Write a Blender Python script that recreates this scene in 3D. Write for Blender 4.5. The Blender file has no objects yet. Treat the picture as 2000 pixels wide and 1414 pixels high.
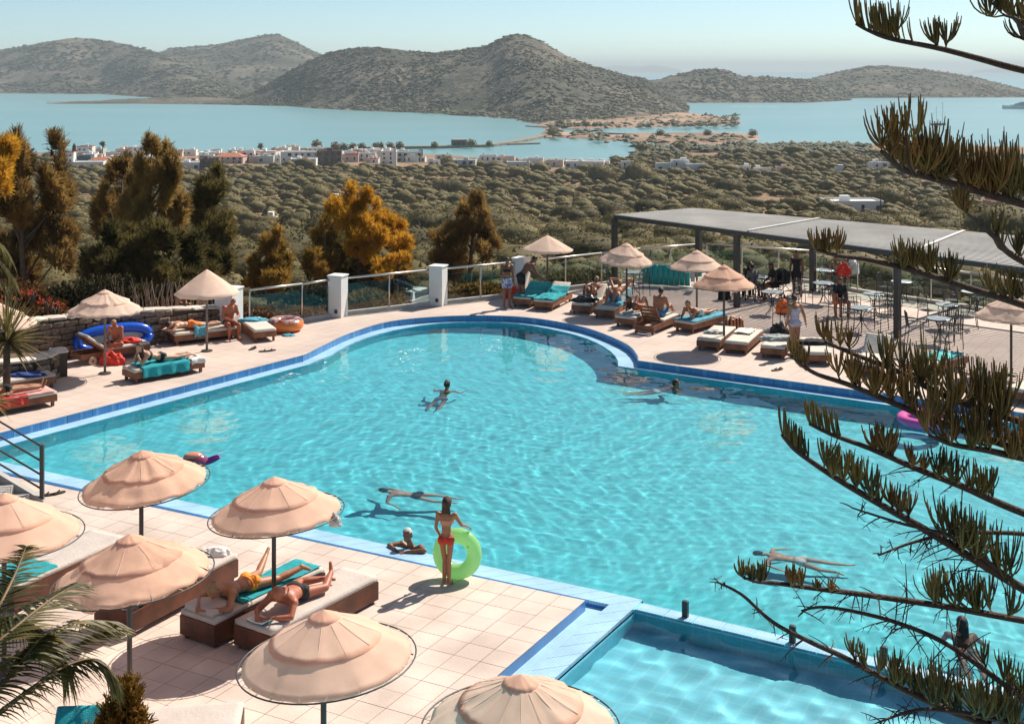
import bpy, bmesh, math, random
import numpy as np
from mathutils import Vector, Matrix, noise as mnoise
from mathutils.geometry import tessellate_polygon
R = math.radians
PI = math.pi
random.seed(7)
RNG = np.random.default_rng(7)
sc = bpy.context.scene
COL = sc.collection

# ------------------------------------------------------------------ camera
FPX, HY, CZ = 2500.0, 136.0, 8.0          # focal length in photo pixels, horizon row, eye height above the deck
camd = bpy.data.cameras.new('camera')
cam = bpy.data.objects.new('camera', camd)
COL.objects.link(cam)
cam.location = (0, 0, CZ)
cam.rotation_euler = (PI / 2, 0, 0)
camd.sensor_width = 36.0
camd.lens = 36.0 * FPX / 2000.0
camd.shift_y = -(707.0 - HY) / 2000.0
camd.clip_start = 0.1
camd.clip_end = 200000.0
sc.camera = cam

# ------------------------------------------------------------------ sky and sun
SUN_DIR = Vector((0.69, 0.72, 1.0)).normalized()
SUN_EL = math.asin(SUN_DIR.z)
world = bpy.data.worlds.new('World')
sc.world = world
world.use_nodes = True
wn = world.node_tree
bg = wn.nodes['Background']
sky = wn.nodes.new('ShaderNodeTexSky')
sky.sky_type = 'NISHITA'
sky.sun_disc = False
sky.sun_elevation = SUN_EL
sky.sun_rotation = math.atan2(SUN_DIR.x, SUN_DIR.y)
sky.altitude = 60
sky.air_density = 0.5
sky.dust_density = 0.4
sky.ozone_density = 3.0
tint = wn.nodes.new('ShaderNodeMix'); tint.data_type = 'RGBA'; tint.blend_type = 'MULTIPLY'; tint.inputs[0].default_value = 1.0
tint.inputs[7].default_value = (0.90, 0.935, 0.78, 1)
wn.links.new(sky.outputs[0], tint.inputs[6])
wn.links.new(tint.outputs[2], bg.inputs[0])
bg.inputs[1].default_value = 0.1
sund = bpy.data.lights.new('sun', 'SUN')
sund.energy = 4.4
sund.angle = R(0.5)
sund.color = (1.0, 0.91, 0.79)
sund.cycles.is_caustics_light = True
sun = bpy.data.objects.new('sun', sund)
COL.objects.link(sun)
sun.rotation_euler = (-SUN_DIR).to_track_quat('-Z', 'Y').to_euler()
sun.location = (30, 30, 60)
sc.view_settings.view_transform = 'Standard'
sc.view_settings.look = 'None'
sc.view_settings.exposure = 0.68
sc.view_settings.gamma = 1.0
sc.view_settings.use_curve_mapping = False
cy = sc.cycles
cy.use_denoising = True
cy.max_bounces = 10
cy.diffuse_bounces = 3
cy.glossy_bounces = 3
cy.transmission_bounces = 6
cy.transparent_max_bounces = 12
cy.volume_bounces = 0
cy.sample_clamp_indirect = 6.0
cy.caustics_refractive = True
cy.caustics_reflective = False

# ------------------------------------------------------------------ helpers
def G(px, py, z=0.0):
    """world point at height z that the photo shows at pixel (px, py)"""
    d = FPX * (CZ - z) / (py - HY)
    return Vector(((px - 1000.0) * d / FPX, d, z))

def P(px, py, d):
    return Vector(((px - 1000.0) * d / FPX, d, CZ - (py - HY) * d / FPX))

def srgb(r, g, b):
    def c(v):
        v /= 255.0
        return v / 12.92 if v <= 0.04045 else ((v + 0.055) / 1.055) ** 2.4
    return (c(r), c(g), c(b))

MATS = {}
def mat(name, col, rough=0.6, var=0.0, scale=6.0, bump=0.0, bscale=None, col2=None, metal=0.0, coords='Object',
        transl=0.0, spec=0.5, detail=4.0, objvar=0.0, sat=0.0):
    """procedural material: base colour varied by noise (and per object), optional bump and translucency"""
    if name in MATS:
        return MATS[name]
    m = bpy.data.materials.new(name)
    m.use_nodes = True
    nt = m.node_tree
    N, L = nt.nodes, nt.links
    b = N['Principled BSDF']
    b.inputs['Roughness'].default_value = rough
    b.inputs['Metallic'].default_value = metal
    b.inputs['Specular IOR Level'].default_value = spec
    b.inputs['Base Color'].default_value = (*col, 1)
    out = None
    tc = N.new('ShaderNodeTexCoord')
    if var > 0 or col2 is not None:
        nz = N.new('ShaderNodeTexNoise')
        nz.inputs['Scale'].default_value = scale
        nz.inputs['Detail'].default_value = detail
        L.new(tc.outputs[coords], nz.inputs['Vector'])
        rp = N.new('ShaderNodeValToRGB')
        c2 = col2 if col2 is not None else tuple(min(1, c * (1 + var)) for c in col)
        c1 = col if col2 is not None else tuple(c * (1 - var) for c in col)
        rp.color_ramp.elements[0].position = 0.34
        rp.color_ramp.elements[1].position = 0.66
        rp.color_ramp.elements[0].color = (*c1, 1)
        rp.color_ramp.elements[1].color = (*c2, 1)
        L.new(nz.outputs['Fac'], rp.inputs['Fac'])
        out = rp.outputs['Color']
    if objvar > 0:
        oi = N.new('ShaderNodeObjectInfo')
        hs = N.new('ShaderNodeHueSaturation')
        mr = N.new('ShaderNodeMapRange')
        mr.inputs['To Min'].default_value = 1 - objvar
        mr.inputs['To Max'].default_value = 1 + objvar
        L.new(oi.outputs['Random'], mr.inputs['Value'])
        L.new(mr.outputs[0], hs.inputs['Value'])
        if out is None:
            hs.inputs['Color'].default_value = (*col, 1)
        else:
            L.new(out, hs.inputs['Color'])
        out = hs.outputs['Color']
    if out is not None:
        L.new(out, b.inputs['Base Color'])
    if bump > 0:
        nb = N.new('ShaderNodeTexNoise')
        nb.inputs['Scale'].default_value = bscale or scale * 4
        nb.inputs['Detail'].default_value = 5
        L.new(tc.outputs[coords], nb.inputs['Vector'])
        bp = N.new('ShaderNodeBump')
        bp.inputs['Strength'].default_value = min(1.0, bump)
        bp.inputs['Distance'].default_value = 0.02 * max(1.0, bump)
        L.new(nb.outputs['Fac'], bp.inputs['Height'])
        L.new(bp.outputs[0], b.inputs['Normal'])
    if transl > 0:
        tr = N.new('ShaderNodeBsdfTranslucent')
        if out is not None:
            L.new(out, tr.inputs['Color'])
        else:
            tr.inputs['Color'].default_value = (*col, 1)
        mx = N.new('ShaderNodeMixShader')
        mx.inputs[0].default_value = transl
        L.new(b.outputs[0], mx.inputs[1])
        L.new(tr.outputs[0], mx.inputs[2])
        L.new(mx.outputs[0], N['Material Output'].inputs['Surface'])
    MATS[name] = m
    return m

def tag(o, label=None, cat=None, group=None, kind=None):
    if label: o['label'] = label
    if cat: o['category'] = cat
    if group: o['group'] = group
    if kind: o['kind'] = kind
    return o

def link(name, me, material=None, parent=None, smooth=False):
    if material is not None and not me.materials:
        me.materials.append(material)
    if smooth:
        me.shade_smooth()
    o = bpy.data.objects.new(name, me)
    COL.objects.link(o)
    if parent is not None:
        o.parent = parent
    return o

def empty(name, loc=(0, 0, 0), rz=0.0, label=None, cat=None, group=None):
    o = bpy.data.objects.new(name, None)
    o.empty_display_size = 0.2
    COL.objects.link(o)
    o.location = loc
    o.rotation_euler = (0, 0, rz)
    return tag(o, label, cat, group)

def copy_tree(o, parent=None, **kw):
    c = o.copy()
    COL.objects.link(c)
    c.parent = parent
    for ch in o.children:
        copy_tree(ch, c)
    if kw:
        tag(c, **kw)
    return c

class MB:
    """collects shapes into one mesh"""
    def __init__(s):
        s.v = []; s.f = []
    def add(s, vs, fs):
        n = len(s.v)
        s.v.extend([tuple(v) for v in vs])
        s.f.extend([tuple(i + n for i in f) for f in fs])
        return s
    def box(s, c, d, rz=0.0, M=None):
        x, y, z = d[0] / 2, d[1] / 2, d[2] / 2
        vs = [Vector(p) for p in ((-x,-y,-z),(x,-y,-z),(x,y,-z),(-x,y,-z),(-x,-y,z),(x,-y,z),(x,y,z),(-x,y,z))]
        if rz:
            m = Matrix.Rotation(rz, 3, 'Z'); vs = [m @ v for v in vs]
        if M is not None:
            vs = [M @ v for v in vs]
        c = Vector(c)
        return s.add([v + c for v in vs], [(0,3,2,1),(4,5,6,7),(0,1,5,4),(1,2,6,5),(2,3,7,6),(3,0,4,7)])
    def bar(s, a, b, w, h=None):
        """square bar from a to b"""
        a, b = Vector(a), Vector(b)
        h = h or w
        d = (b - a)
        q = d.to_track_quat('X', 'Z').to_matrix()
        return s.box((a + b) / 2, (d.length, w, h), M=q)
    def tube(s, pts, rad, n=8, cap=True):
        """tapered tube along a path"""
        pts = [Vector(p) for p in pts]
        if not hasattr(rad, '__len__'):
            rad = [rad] * len(pts)
        base = len(s.v)
        up = Vector((0, 0, 1))
        prev = None
        for i, p in enumerate(pts):
            t = (pts[min(i + 1, len(pts) - 1)] - pts[max(i - 1, 0)]).normalized()
            if prev is None:
                a = t.cross(up if abs(t.z) < 0.9 else Vector((1, 0, 0))).normalized()
            else:
                a = (prev - t * prev.dot(t))
                a = a.normalized() if a.length > 1e-6 else t.orthogonal().normalized()
            prev = a
            b = t.cross(a)
            for k in range(n):
                an = 2 * PI * k / n
                s.v.append(tuple(p + (a * math.cos(an) + b * math.sin(an)) * rad[i]))
        for i in range(len(pts) - 1):
            for k in range(n):
                k2 = (k + 1) % n
                s.f.append((base + i*n + k, base + i*n + k2, base + (i+1)*n + k2, base + (i+1)*n + k))
        if cap:
            s.f.append(tuple(base + k for k in range(n))[::-1])
            s.f.append(tuple(base + (len(pts) - 1)*n + k for k in range(n)))
        return s
    def ring(s, c, r, t, n=32, m=10, M=None, sq=1.0):
        """torus"""
        c = Vector(c); base = len(s.v)
        for i in range(n):
            a = 2*PI*i/n
            for j in range(m):
                b = 2*PI*j/m
                v = Vector(((r + t*math.cos(b))*math.cos(a), (r + t*math.cos(b))*math.sin(a), t*sq*math.sin(b)))
                if M is not None: v = M @ v
                s.v.append(tuple(c + v))
        for i in range(n):
            for j in range(m):
                i2, j2 = (i+1) % n, (j+1) % m
                s.f.append((base+i*m+j, base+i2*m+j, base+i2*m+j2, base+i*m+j2))
        return s
    def lathe(s, prof, n=24, c=(0, 0, 0), close=True):
        base = len(s.v)
        for r, z in prof:
            for k in range(n):
                a = 2*PI*k/n
                s.v.append((c[0]+r*math.cos(a), c[1]+r*math.sin(a), c[2]+z))
        for i in range(len(prof)-1):
            for k in range(n):
                k2 = (k+1) % n
                s.f.append((base+i*n+k, base+i*n+k2, base+(i+1)*n+k2, base+(i+1)*n+k))
        if close:
            s.f.append(tuple(base+k for k in range(n))[::-1])
            s.f.append(tuple(base+(len(prof)-1)*n+k for k in range(n)))
        return s
    def ell(s, c, rad, M=None, n=12, m=8):
        """ellipsoid"""
        c = Vector(c); base = len(s.v)
        vs = [Vector((0,0,-1))]
        for j in range(1, m):
            b = -PI/2 + PI*j/m
            for k in range(n):
                a = 2*PI*k/n
                vs.append(Vector((math.cos(b)*math.cos(a), math.cos(b)*math.sin(a), math.sin(b))))
        vs.append(Vector((0,0,1)))
        for v in vs:
            v = Vector((v.x*rad[0], v.y*rad[1], v.z*rad[2]))
            if M is not None: v = M @ v
            s.v.append(tuple(c+v))
        for k in range(n):
            s.f.append((base, base+1+(k+1) % n, base+1+k))
        for j in range(m-2):
            for k in range(n):
                k2 = (k+1) % n
                s.f.append((base+1+j*n+k, base+1+j*n+k2, base+1+(j+1)*n+k2, base+1+(j+1)*n+k))
        e = base+1+(m-1)*n
        for k in range(n):
            s.f.append((base+1+(m-2)*n+k, base+1+(m-2)*n+(k+1) % n, e))
        return s
    def poly(s, pts, z0, z1):
        """vertical prism over a plan polygon"""
        n = len(pts); base = len(s.v)
        for z in (z0, z1):
            s.v.extend([(p[0], p[1], z) for p in pts])
        s.f.append(tuple(base+i for i in range(n))[::-1])
        s.f.append(tuple(base+n+i for i in range(n)))
        for i in range(n):
            j = (i+1) % n
            s.f.append((base+i, base+j, base+n+j, base+n+i))
        return s
    def mesh(s, name='mesh', fix=False):
        me = bpy.data.meshes.new(name)
        me.from_pydata(s.v, [], s.f)
        if fix:
            bm = bmesh.new(); bm.from_mesh(me)
            bmesh.ops.recalc_face_normals(bm, faces=bm.faces)
            bm.to_mesh(me); bm.free()
        me.update()
        return me
    def build(s, name, material, parent=None, smooth=False, fix=False, bevel=0.0):
        me = s.mesh(name, fix)
        if bevel > 0:
            bm = bmesh.new(); bm.from_mesh(me)
            bmesh.ops.bevel(bm, geom=bm.edges[:], offset=bevel, segments=2, profile=0.6, affect='EDGES')
            bm.to_mesh(me); bm.free()
        return link(name, me, material, parent, smooth)

def np_mesh(name, v, f, smooth=False):
    """fast mesh from numpy arrays; faces all of one size"""
    me = bpy.data.meshes.new(name)
    v = np.asarray(v, dtype=np.float32); f = np.asarray(f, dtype=np.int32)
    k = f.shape[1]
    me.vertices.add(len(v)); me.vertices.foreach_set('co', v.ravel())
    me.loops.add(f.size); me.loops.foreach_set('vertex_index', f.ravel())
    me.polygons.add(len(f))
    me.polygons.foreach_set('loop_start', np.arange(0, f.size, k, dtype=np.int32))
    if smooth:
        me.polygons.foreach_set('use_smooth', np.ones(len(f), dtype=bool))
    me.update(calc_edges=True)
    return me

def interp(x, pts):
    xs = [p[0] for p in pts]; ys = [p[1] for p in pts]
    return np.interp(x, xs, ys)

def vnoise(x, y, s, o=4, seed=0.0):
    """fractal noise on arrays"""
    out = np.zeros(np.shape(x))
    it = np.nditer([x, y, out], op_flags=[['readonly'], ['readonly'], ['writeonly']])
    for a, b, c in it:
        c[...] = mnoise.fractal(Vector((float(a)*s+seed, float(b)*s-seed, seed)), 1.0, 2.1, o)
    return out

def sheet(loops, z, name, material, kind='structure', parent=None):
    """flat sheet bounded by the first loop with the other loops as holes"""
    vl = [[Vector((p[0], p[1], 0)) for p in lp] for lp in loops]
    tris = tessellate_polygon(vl)
    flat = [v for lp in vl for v in lp]
    me = bpy.data.meshes.new(name)
    fs = []
    for t in tris:
        a, b, c = (flat[i] for i in t)
        if (b - a).cross(c - a).z < 0: t = (t[0], t[2], t[1])
        fs.append(t)
    me.from_pydata([(v.x, v.y, z) for v in flat], [], fs)
    o = link(name, me, material, parent)
    if kind: o['kind'] = kind
    return o

# ------------------------------------------------------------------ sea, hills, valley
SEA = -57.0
def sea_material():
    m = bpy.data.materials.new('sea_water'); m.use_nodes = True
    N, L = m.node_tree.nodes, m.node_tree.links
    b = N['Principled BSDF']
    b.inputs['Roughness'].default_value = 0.28
    b.inputs['IOR'].default_value = 1.33
    tc = N.new('ShaderNodeTexCoord')
    mp = N.new('ShaderNodeMapping'); mp.inputs['Scale'].default_value = (0.0025, 0.006, 1)
    nz = N.new('ShaderNodeTexNoise'); nz.inputs['Scale'].default_value = 1.0; nz.inputs['Detail'].default_value = 5
    L.new(tc.outputs['Object'], mp.inputs['Vector']); L.new(mp.outputs[0], nz.inputs['Vector'])
    rp = N.new('ShaderNodeValToRGB')
    rp.color_ramp.elements[0].position = 0.35; rp.color_ramp.elements[1].position = 0.7
    rp.color_ramp.elements[0].color = (0.16, 0.33, 0.34, 1)
    rp.color_ramp.elements[1].color = (0.21, 0.37, 0.38, 1)
    L.new(nz.outputs[0], rp.inputs[0]); L.new(rp.outputs[0], b.inputs['Base Color'])
    n2 = N.new('ShaderNodeTexNoise'); n2.inputs['Scale'].default_value = 0.12; n2.inputs['Detail'].default_value = 6
    L.new(tc.outputs['Object'], n2.inputs['Vector'])
    bp = N.new('ShaderNodeBump'); bp.inputs['Strength'].default_value = 0.5; bp.inputs['Distance'].default_value = 0.6
    L.new(n2.outputs[0], bp.inputs['Height']); L.new(bp.outputs[0], b.inputs['Normal'])
    return m

SZ = 30000.0
sea = np_mesh('sea', [(-SZ, -SZ, SEA), (SZ, -SZ, SEA), (SZ, SZ, SEA), (-SZ, SZ, SEA)], [(0, 1, 2, 3)])
tag(link('sea', sea, sea_material()), kind='structure')

def land_material(name, stops, scale, fine, bump=1.0):
    """rocky scrub land: earth colours mixed by two noises"""
    m = bpy.data.materials.new(name); m.use_nodes = True
    N, L = m.node_tree.nodes, m.node_tree.links
    b = N['Principled BSDF']; b.inputs['Roughness'].default_value = 0.95; b.inputs['Specular IOR Level'].default_value = 0.1
    tc = N.new('ShaderNodeTexCoord')
    n1 = N.new('ShaderNodeTexNoise'); n1.inputs['Scale'].default_value = scale; n1.inputs['Detail'].default_value = 8
    n1.inputs['Roughness'].default_value = 0.65
    n2 = N.new('ShaderNodeTexNoise'); n2.inputs['Scale'].default_value = fine; n2.inputs['Detail'].default_value = 6
    n2.inputs['Roughness'].default_value = 0.7
    for n in (n1, n2): L.new(tc.outputs['Object'], n.inputs['Vector'])
    ad = N.new('ShaderNodeMath'); ad.operation = 'MULTIPLY_ADD'; ad.inputs[1].default_value = 0.55
    mu = N.new('ShaderNodeMath'); mu.operation = 'MULTIPLY'; mu.inputs[1].default_value = 0.45
    L.new(n2.outputs[0], mu.inputs[0]); L.new(n1.outputs[0], ad.inputs[0]); L.new(mu.outputs[0], ad.inputs[2])
    rp = N.new('ShaderNodeValToRGB')
    el = rp.color_ramp.elements
    el[0].position, el[1].position = stops[0][0], stops[-1][0]
    el[0].color, el[1].color = (*stops[0][1], 1), (*stops[-1][1], 1)
    for p, c in stops[1:-1]:
        e = el.new(p); e.color = (*c, 1)
    L.new(ad.outputs[0], rp.inputs[0]); L.new(rp.outputs[0], b.inputs['Base Color'])
    bp = N.new('ShaderNodeBump'); bp.inputs['Strength'].default_value = bump; bp.inputs['Distance'].default_value = 0.6 / fine
    L.new(n2.outputs[0], bp.inputs['Height']); L.new(bp.outputs[0], b.inputs['Normal'])
    return m

M_HILL = land_material('hill_scrub', [(0.36, (0.045, 0.052, 0.038)), (0.47, (0.09, 0.088, 0.066)), (0.55, (0.17, 0.15, 0.115)), (0.66, (0.34, 0.27, 0.205))], 0.006, 0.09)
M_EARTH = land_material('dry_earth', [(0.34, (0.16, 0.13, 0.07)), (0.46, (0.27, 0.19, 0.12)), (0.56, (0.38, 0.25, 0.17)), (0.66, (0.50, 0.34, 0.25))], 0.02, 0.35)
M_FLAT = land_material('pink_earth', [(0.36, (0.14, 0.13, 0.08)), (0.45, (0.30, 0.22, 0.15)), (0.54, (0.46, 0.31, 0.23)), (0.66, (0.55, 0.40, 0.31))], 0.015, 0.2)

HILLS = []   # for scattering scrub
def hill(name, sil, shore, dr, seed, x0=None, x1=None, nc=150, nr=42, amp=0.10, ez=1.25):
    x0 = sil[0][0] if x0 is None else x0; x1 = sil[-1][0] if x1 is None else x1
    xs = np.linspace(x0, x1, nc)
    ysil = interp(xs, sil)
    ysh = interp(xs, shore)
    rid = interp(xs, dr) if isinstance(dr, list) else np.full(nc, float(dr))
    db = FPX * (CZ - SEA) / (ysh - HY)
    zr = CZ - (ysil - HY) * rid / FPX
    t = np.linspace(-0.06, 1.0, nr)
    t2 = np.linspace(0.0, 1.0, nr // 2)[1:]
    D = db[None, :] + (rid - db)[None, :] * t[:, None]
    Hh = np.maximum(zr - SEA, 1.0)
    tt = np.clip(t, 0, 1)[:, None]
    e = 0.5 * tt ** ez + 0.5 * (tt * tt * (3 - 2 * tt))
    Z = SEA + Hh[None, :] * e
    Z[t < 0] = SEA - 3.0
    Db = rid[None, :] + (Hh * 3.0 + 60)[None, :] * t2[:, None]
    Zb = SEA - 4 + (Hh + 4)[None, :] * (1 - t2[:, None]) ** 1.2
    D = np.vstack([D, Db]); Z = np.vstack([Z, Zb])
    X = (xs[None, :] - 1000) * D / FPX
    nz = vnoise(X, D, 0.006, 5, seed)
    T = np.concatenate([np.clip(t, 0, 1), 1 - t2])[:, None]
    w = np.sin(PI * T) ** 0.8
    Z = Z + nz * amp * Hh[None, :] * w
    # small bumps on the crest
    Z[nr - 1] += vnoise(X[nr - 1], D[nr - 1], 0.03, 3, seed) * 1.2
    Zl = CZ - (interp(xs, sil)[None, :] - HY + 1.0) * D / FPX   # sight line just under the crest
    Z[:nr - 1] = np.minimum(Z[:nr - 1], Zl[:nr - 1])
    v = np.stack([X, D, Z], -1).reshape(-1, 3)
    i = np.arange(D.size).reshape(D.shape)
    f = np.stack([i[:-1, :-1], i[:-1, 1:], i[1:, 1:], i[1:, :-1]], -1).reshape(-1, 4)
    o = link(name, np_mesh(name, v, f, True), M_HILL)
    tag(o, kind='structure')
    HILLS.append((X[:nr], D[:nr], Z[:nr], np.clip(t, 0, 1)))
    return o

hill('hill_behind', [(250, 140), (300, 108), (330, 95), (420, 88), (470, 78), (520, 68), (545, 68), (580, 83), (625, 107), (680, 130), (760, 160), (800, 170)],
     [(250, 184), (800, 190)], 4500, 3.1)
hill('hill_left', [(-500, 140), (-200, 112), (0, 99), (60, 88), (130, 76), (150, 74), (180, 76), (230, 84), (300, 100), (340, 116), (400, 142), (470, 172), (540, 192), (600, 200)],
     [(-500, 182), (0, 183), (200, 185), (260, 189), (350, 196), (420, 203), (600, 205)], [(-500, 4200), (200, 4200), (420, 3400), (600, 2800)], 11.7, nc=190)
hill('hill_main', [(380, 201), (440, 196), (500, 178), (540, 155), (590, 125), (640, 103), (690, 94), (740, 92), (800, 100), (840, 104), (900, 98), (950, 90), (985, 72),
                   (1005, 67), (1030, 69), (1060, 82), (1110, 112), (1160, 130), (1220, 147), (1260, 154), (1290, 170), (1330, 196), (1345, 208)],
     [(380, 204), (430, 205), (560, 208), (620, 213), (700, 217), (800, 221), (880, 226), (960, 231), (1020, 239), (1070, 246), (1200, 246), (1300, 238), (1345, 222)],
     [(380, 2600), (700, 2500), (1100, 2300), (1345, 2200)], 21.3, nc=260, nr=60, ez=1.5)
hill('hill_right', [(1180, 190), (1240, 162), (1290, 155), (1310, 149), (1360, 137), (1400, 135), (1420, 138), (1450, 150), (1500, 150), (1540, 153), (1580, 155), (1620, 170), (1660, 193)],
     [(1180, 203), (1330, 202), (1580, 201.5), (1660, 197)], 2900, 31.9, nc=130)
hill('hill_far_right', [(1480, 186), (1540, 165), (1590, 152), (1640, 140), (1690, 130), (1730, 128), (1790, 134), (1850, 142), (1900, 150), (1950, 163), (2000, 175), (2060, 186), (2120, 190)],
     [(1480, 194), (1650, 193), (1750, 192), (2120, 191)], 3500, 41.2, nc=150)
hill('headland_spit', [(90, 201.5), (160, 198), (260, 193), (380, 190), (440, 192), (560, 200)], [(90, 203.5), (260, 203.3), (430, 205), (560, 208)], 2520, 5.5, nc=80, nr=16)
hill('island_distant', [(1150, 137), (1180, 131), (1205, 128), (1235, 131), (1260, 130), (1275, 127), (1300, 131), (1330, 137)], [(1150, 142.5), (1330, 142.5)], 27000, 6.5, nc=50, nr=10)
hill('island_distant', [(1900, 138), (1985, 131), (2050, 126), (2150, 131)], [(1900, 142.5), (2150, 142.5)], 27500, 8.5, nc=40, nr=10)

def lowland(name, loop, h, seed, material):
    """low flat land given by its shoreline in photo pixels, edges dipping under the sea"""
    lp = [G(x, y, SEA) for x, y in loop]
    n = len(lp); c = sum(lp, Vector()) / n
    vs, fs = [], []
    rings = [(1.03, -1.0), (1.0, 0.15), (0.93, h * 0.7), (0.75, h), (0.4, h * 1.1)]
    for k, z in rings:
        for p in lp:
            q = c + (p - c) * k
            vs.append((q.x, q.y, SEA + z + (mnoise.noise(q * 0.03) * h * 0.3 if z > 0.2 else 0)))
    vs.append((c.x, c.y, SEA + h * 1.1))
    for r in range(len(rings) - 1):
        for i in range(n):
            j = (i + 1) % n
            fs.append((r*n+i, r*n+j, (r+1)*n+j, (r+1)*n+i))
    for i in range(n):
        fs.append(((len(rings)-1)*n+i, (len(rings)-1)*n+(i+1) % n, len(vs)-1))
    me = bpy.data.meshes.new(name); me.from_pydata(vs, [], fs); me.update()
    bm = bmesh.new(); bm.from_mesh(me); bmesh.ops.recalc_face_normals(bm, faces=bm.faces); bm.to_mesh(me); bm.free()
    return tag(link(name, me, material, smooth=True), kind='structure')

lowland('isthmus', [(1040, 248), (1080, 251), (1160, 251.5), (1230, 250), (1300, 248.5), (1400, 246), (1452, 242), (1440, 236), (1400, 229), (1330, 222), (1200, 222), (1080, 236)], 4.0, 1, M_FLAT)
lowland('sand_spit', [(1060, 268), (1100, 270), (1150, 272), (1230, 277), (1310, 283), (1380, 285), (1430, 284.5), (1485, 272), (1480, 265), (1440, 262.5), (1300, 262), (1200, 262.5), (1130, 262.5), (1085, 260)], 2.2, 2, M_FLAT)
lowland('beach_neck', [(1050, 268), (1075, 269.5), (1092, 264), (1098, 252), (1092, 244), (1070, 244), (1066, 255), (1058, 263)], 1.6, 3, M_FLAT)

def causeway():
    mb = MB()
    pts = [(560, 296), (640, 293.5), (740, 291.5), (850, 290), (955, 287), (985, 283), (1020, 277), (1062, 268)]
    w = [G(x, y, SEA) for x, y in pts]
    for a, b in zip(w[:-1], w[1:]):
        mb.bar(a + Vector((0, 0, 0.5)), b + Vector((0, 0, 0.5)), 9.0, 3.2)
    tag(mb.build('causeway_road', mat('causeway_stone', (0.24, 0.21, 0.17), 0.9, 0.3, 0.2)), kind='structure')
    mb = MB(); a, b = G(990, 283.5, SEA), G(1052, 281.5, SEA); mb.bar(a, b, 6, 2.4)
    tag(mb.build('breakwater', MATS['causeway_stone']), kind='structure')
    mb = MB(); a, b = G(1030, 247.5, SEA), G(1070, 250, SEA); mb.bar(a, b, 6, 2.4)
    tag(mb.build('breakwater', MATS['causeway_stone']), kind='structure')
causeway()

# the valley between the terrace and the sea
SHORE = [(-900, 300), (0, 300), (300, 300), (600, 297), (750, 300), (880, 305), (960, 312), (1100, 313), (1200, 315), (1240, 303), (1290, 288), (1400, 284), (1500, 281), (1700, 285), (2000, 288), (2900, 288)]
PROF = [(0, -3.0), (47, -3.0), (60, -5.2), (85, -8.6), (120, -13.2), (180, -20.0), (250, -26.5), (350, -34.0), (450, -40.5), (600, -48.0), (760, -53.0), (850, -55.0), (950, -56.6), (1000, -57.4), (1100, -60)]
def valley_z(x, d):
    """ground height at world (x, d)"""
    px = 1000 + FPX * x / np.maximum(d, 1.0)
    ds = FPX * (CZ - SEA) / (interp(px, SHORE) - HY)
    return interp(d * (965.0 / ds) ** np.clip((d - 400) / 400, 0, 1), PROF)
def valley():
    ds = np.concatenate([np.linspace(-30, 44, 8), np.geomspace(47, 1250, 110)])
    us = np.linspace(-1500, 3400, 150)
    Dm = np.repeat(ds[:, None], len(us), 1)
    Xm = (us[None, :] - 1000) * np.maximum(Dm, 60) / FPX
    Z = valley_z(Xm, np.maximum(Dm, 0))
    nz = vnoise(Xm, Dm, 0.02, 4, 2.0)
    Z = Z + np.where(Dm > 60, nz * 0.9 * np.clip((900 - Dm) / 400, 0.1, 1), 0)
    v = np.stack([Xm, Dm, Z], -1).reshape(-1, 3)
    i = np.arange(Dm.size).reshape(Dm.shape)
    f = np.stack([i[:-1, :-1], i[:-1, 1:], i[1:, 1:], i[1:, :-1]], -1).reshape(-1, 4)
    tag(link('valley_ground', np_mesh('valley_ground', v, f, True), M_EARTH), kind='structure')
valley()

# ------------------------------------------------------------------ terrace and pools
ZN = -0.11       # the near deck lies a little lower than the far terrace
ZL = -0.18       # tiled overflow ledge
ZW = -0.205      # pool water
ZS = -0.265       # small pool water
def xy(v): return (v.x, v.y)
def catmull(pts, per=6):
    out = []
    for i in range(len(pts) - 1):
        p0, p1, p2, p3 = pts[max(i-1, 0)], pts[i], pts[i+1], pts[min(i+2, len(pts)-1)]
        for k in range(per):
            t = k / per
            out.append(0.5 * ((2*p1) + (p2-p0)*t + (2*p0-5*p1+4*p2-p3)*t*t + (-p0+3*p1-3*p2+p3)*t**3))
    out.append(pts[-1])
    return out
def isect(a, b, c, d):
    """plan intersection of lines ab and cd"""
    r, s = b - a, d - c
    t = ((c - a).x * s.y - (c - a).y * s.x) / (r.x * s.y - r.y * s.x)
    return a + r * t

# deck edge on the far side of the pool
fe_a, fe_b = G(0, 845), G(590, 694)
curve = [G(*p) for p in [(597, 692), (635, 673), (680, 652), (740, 632.5), (800, 622.6), (890, 616.6), (980, 616.6), (1050, 622), (1125, 635), (1175, 650), (1225, 672.5), (1244, 692), (1247, 704)]]
fe_c, fe_d = G(1247, 704), G(1675, 762)
right_far = fe_c + (fe_d - fe_c) * 2.95
# water edge on the far side
we_a, we_b = G(123, 840, ZL), G(600, 712.5, ZL)
wcurve = [G(x, y, ZL) for x, y in [(632, 703), (680, 673.5), (740, 652), (800, 639.5), (860, 631), (950, 628.6), (1025, 633.5), (1100, 648), (1150, 662.5), (1187, 682), (1205, 700), (1207.5, 715)]]
we_c, we_d = G(1207.5, 715, ZL), G(1740, 791.6, ZL)
wright_far = we_c + (we_d - we_c) * 2.05
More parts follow.
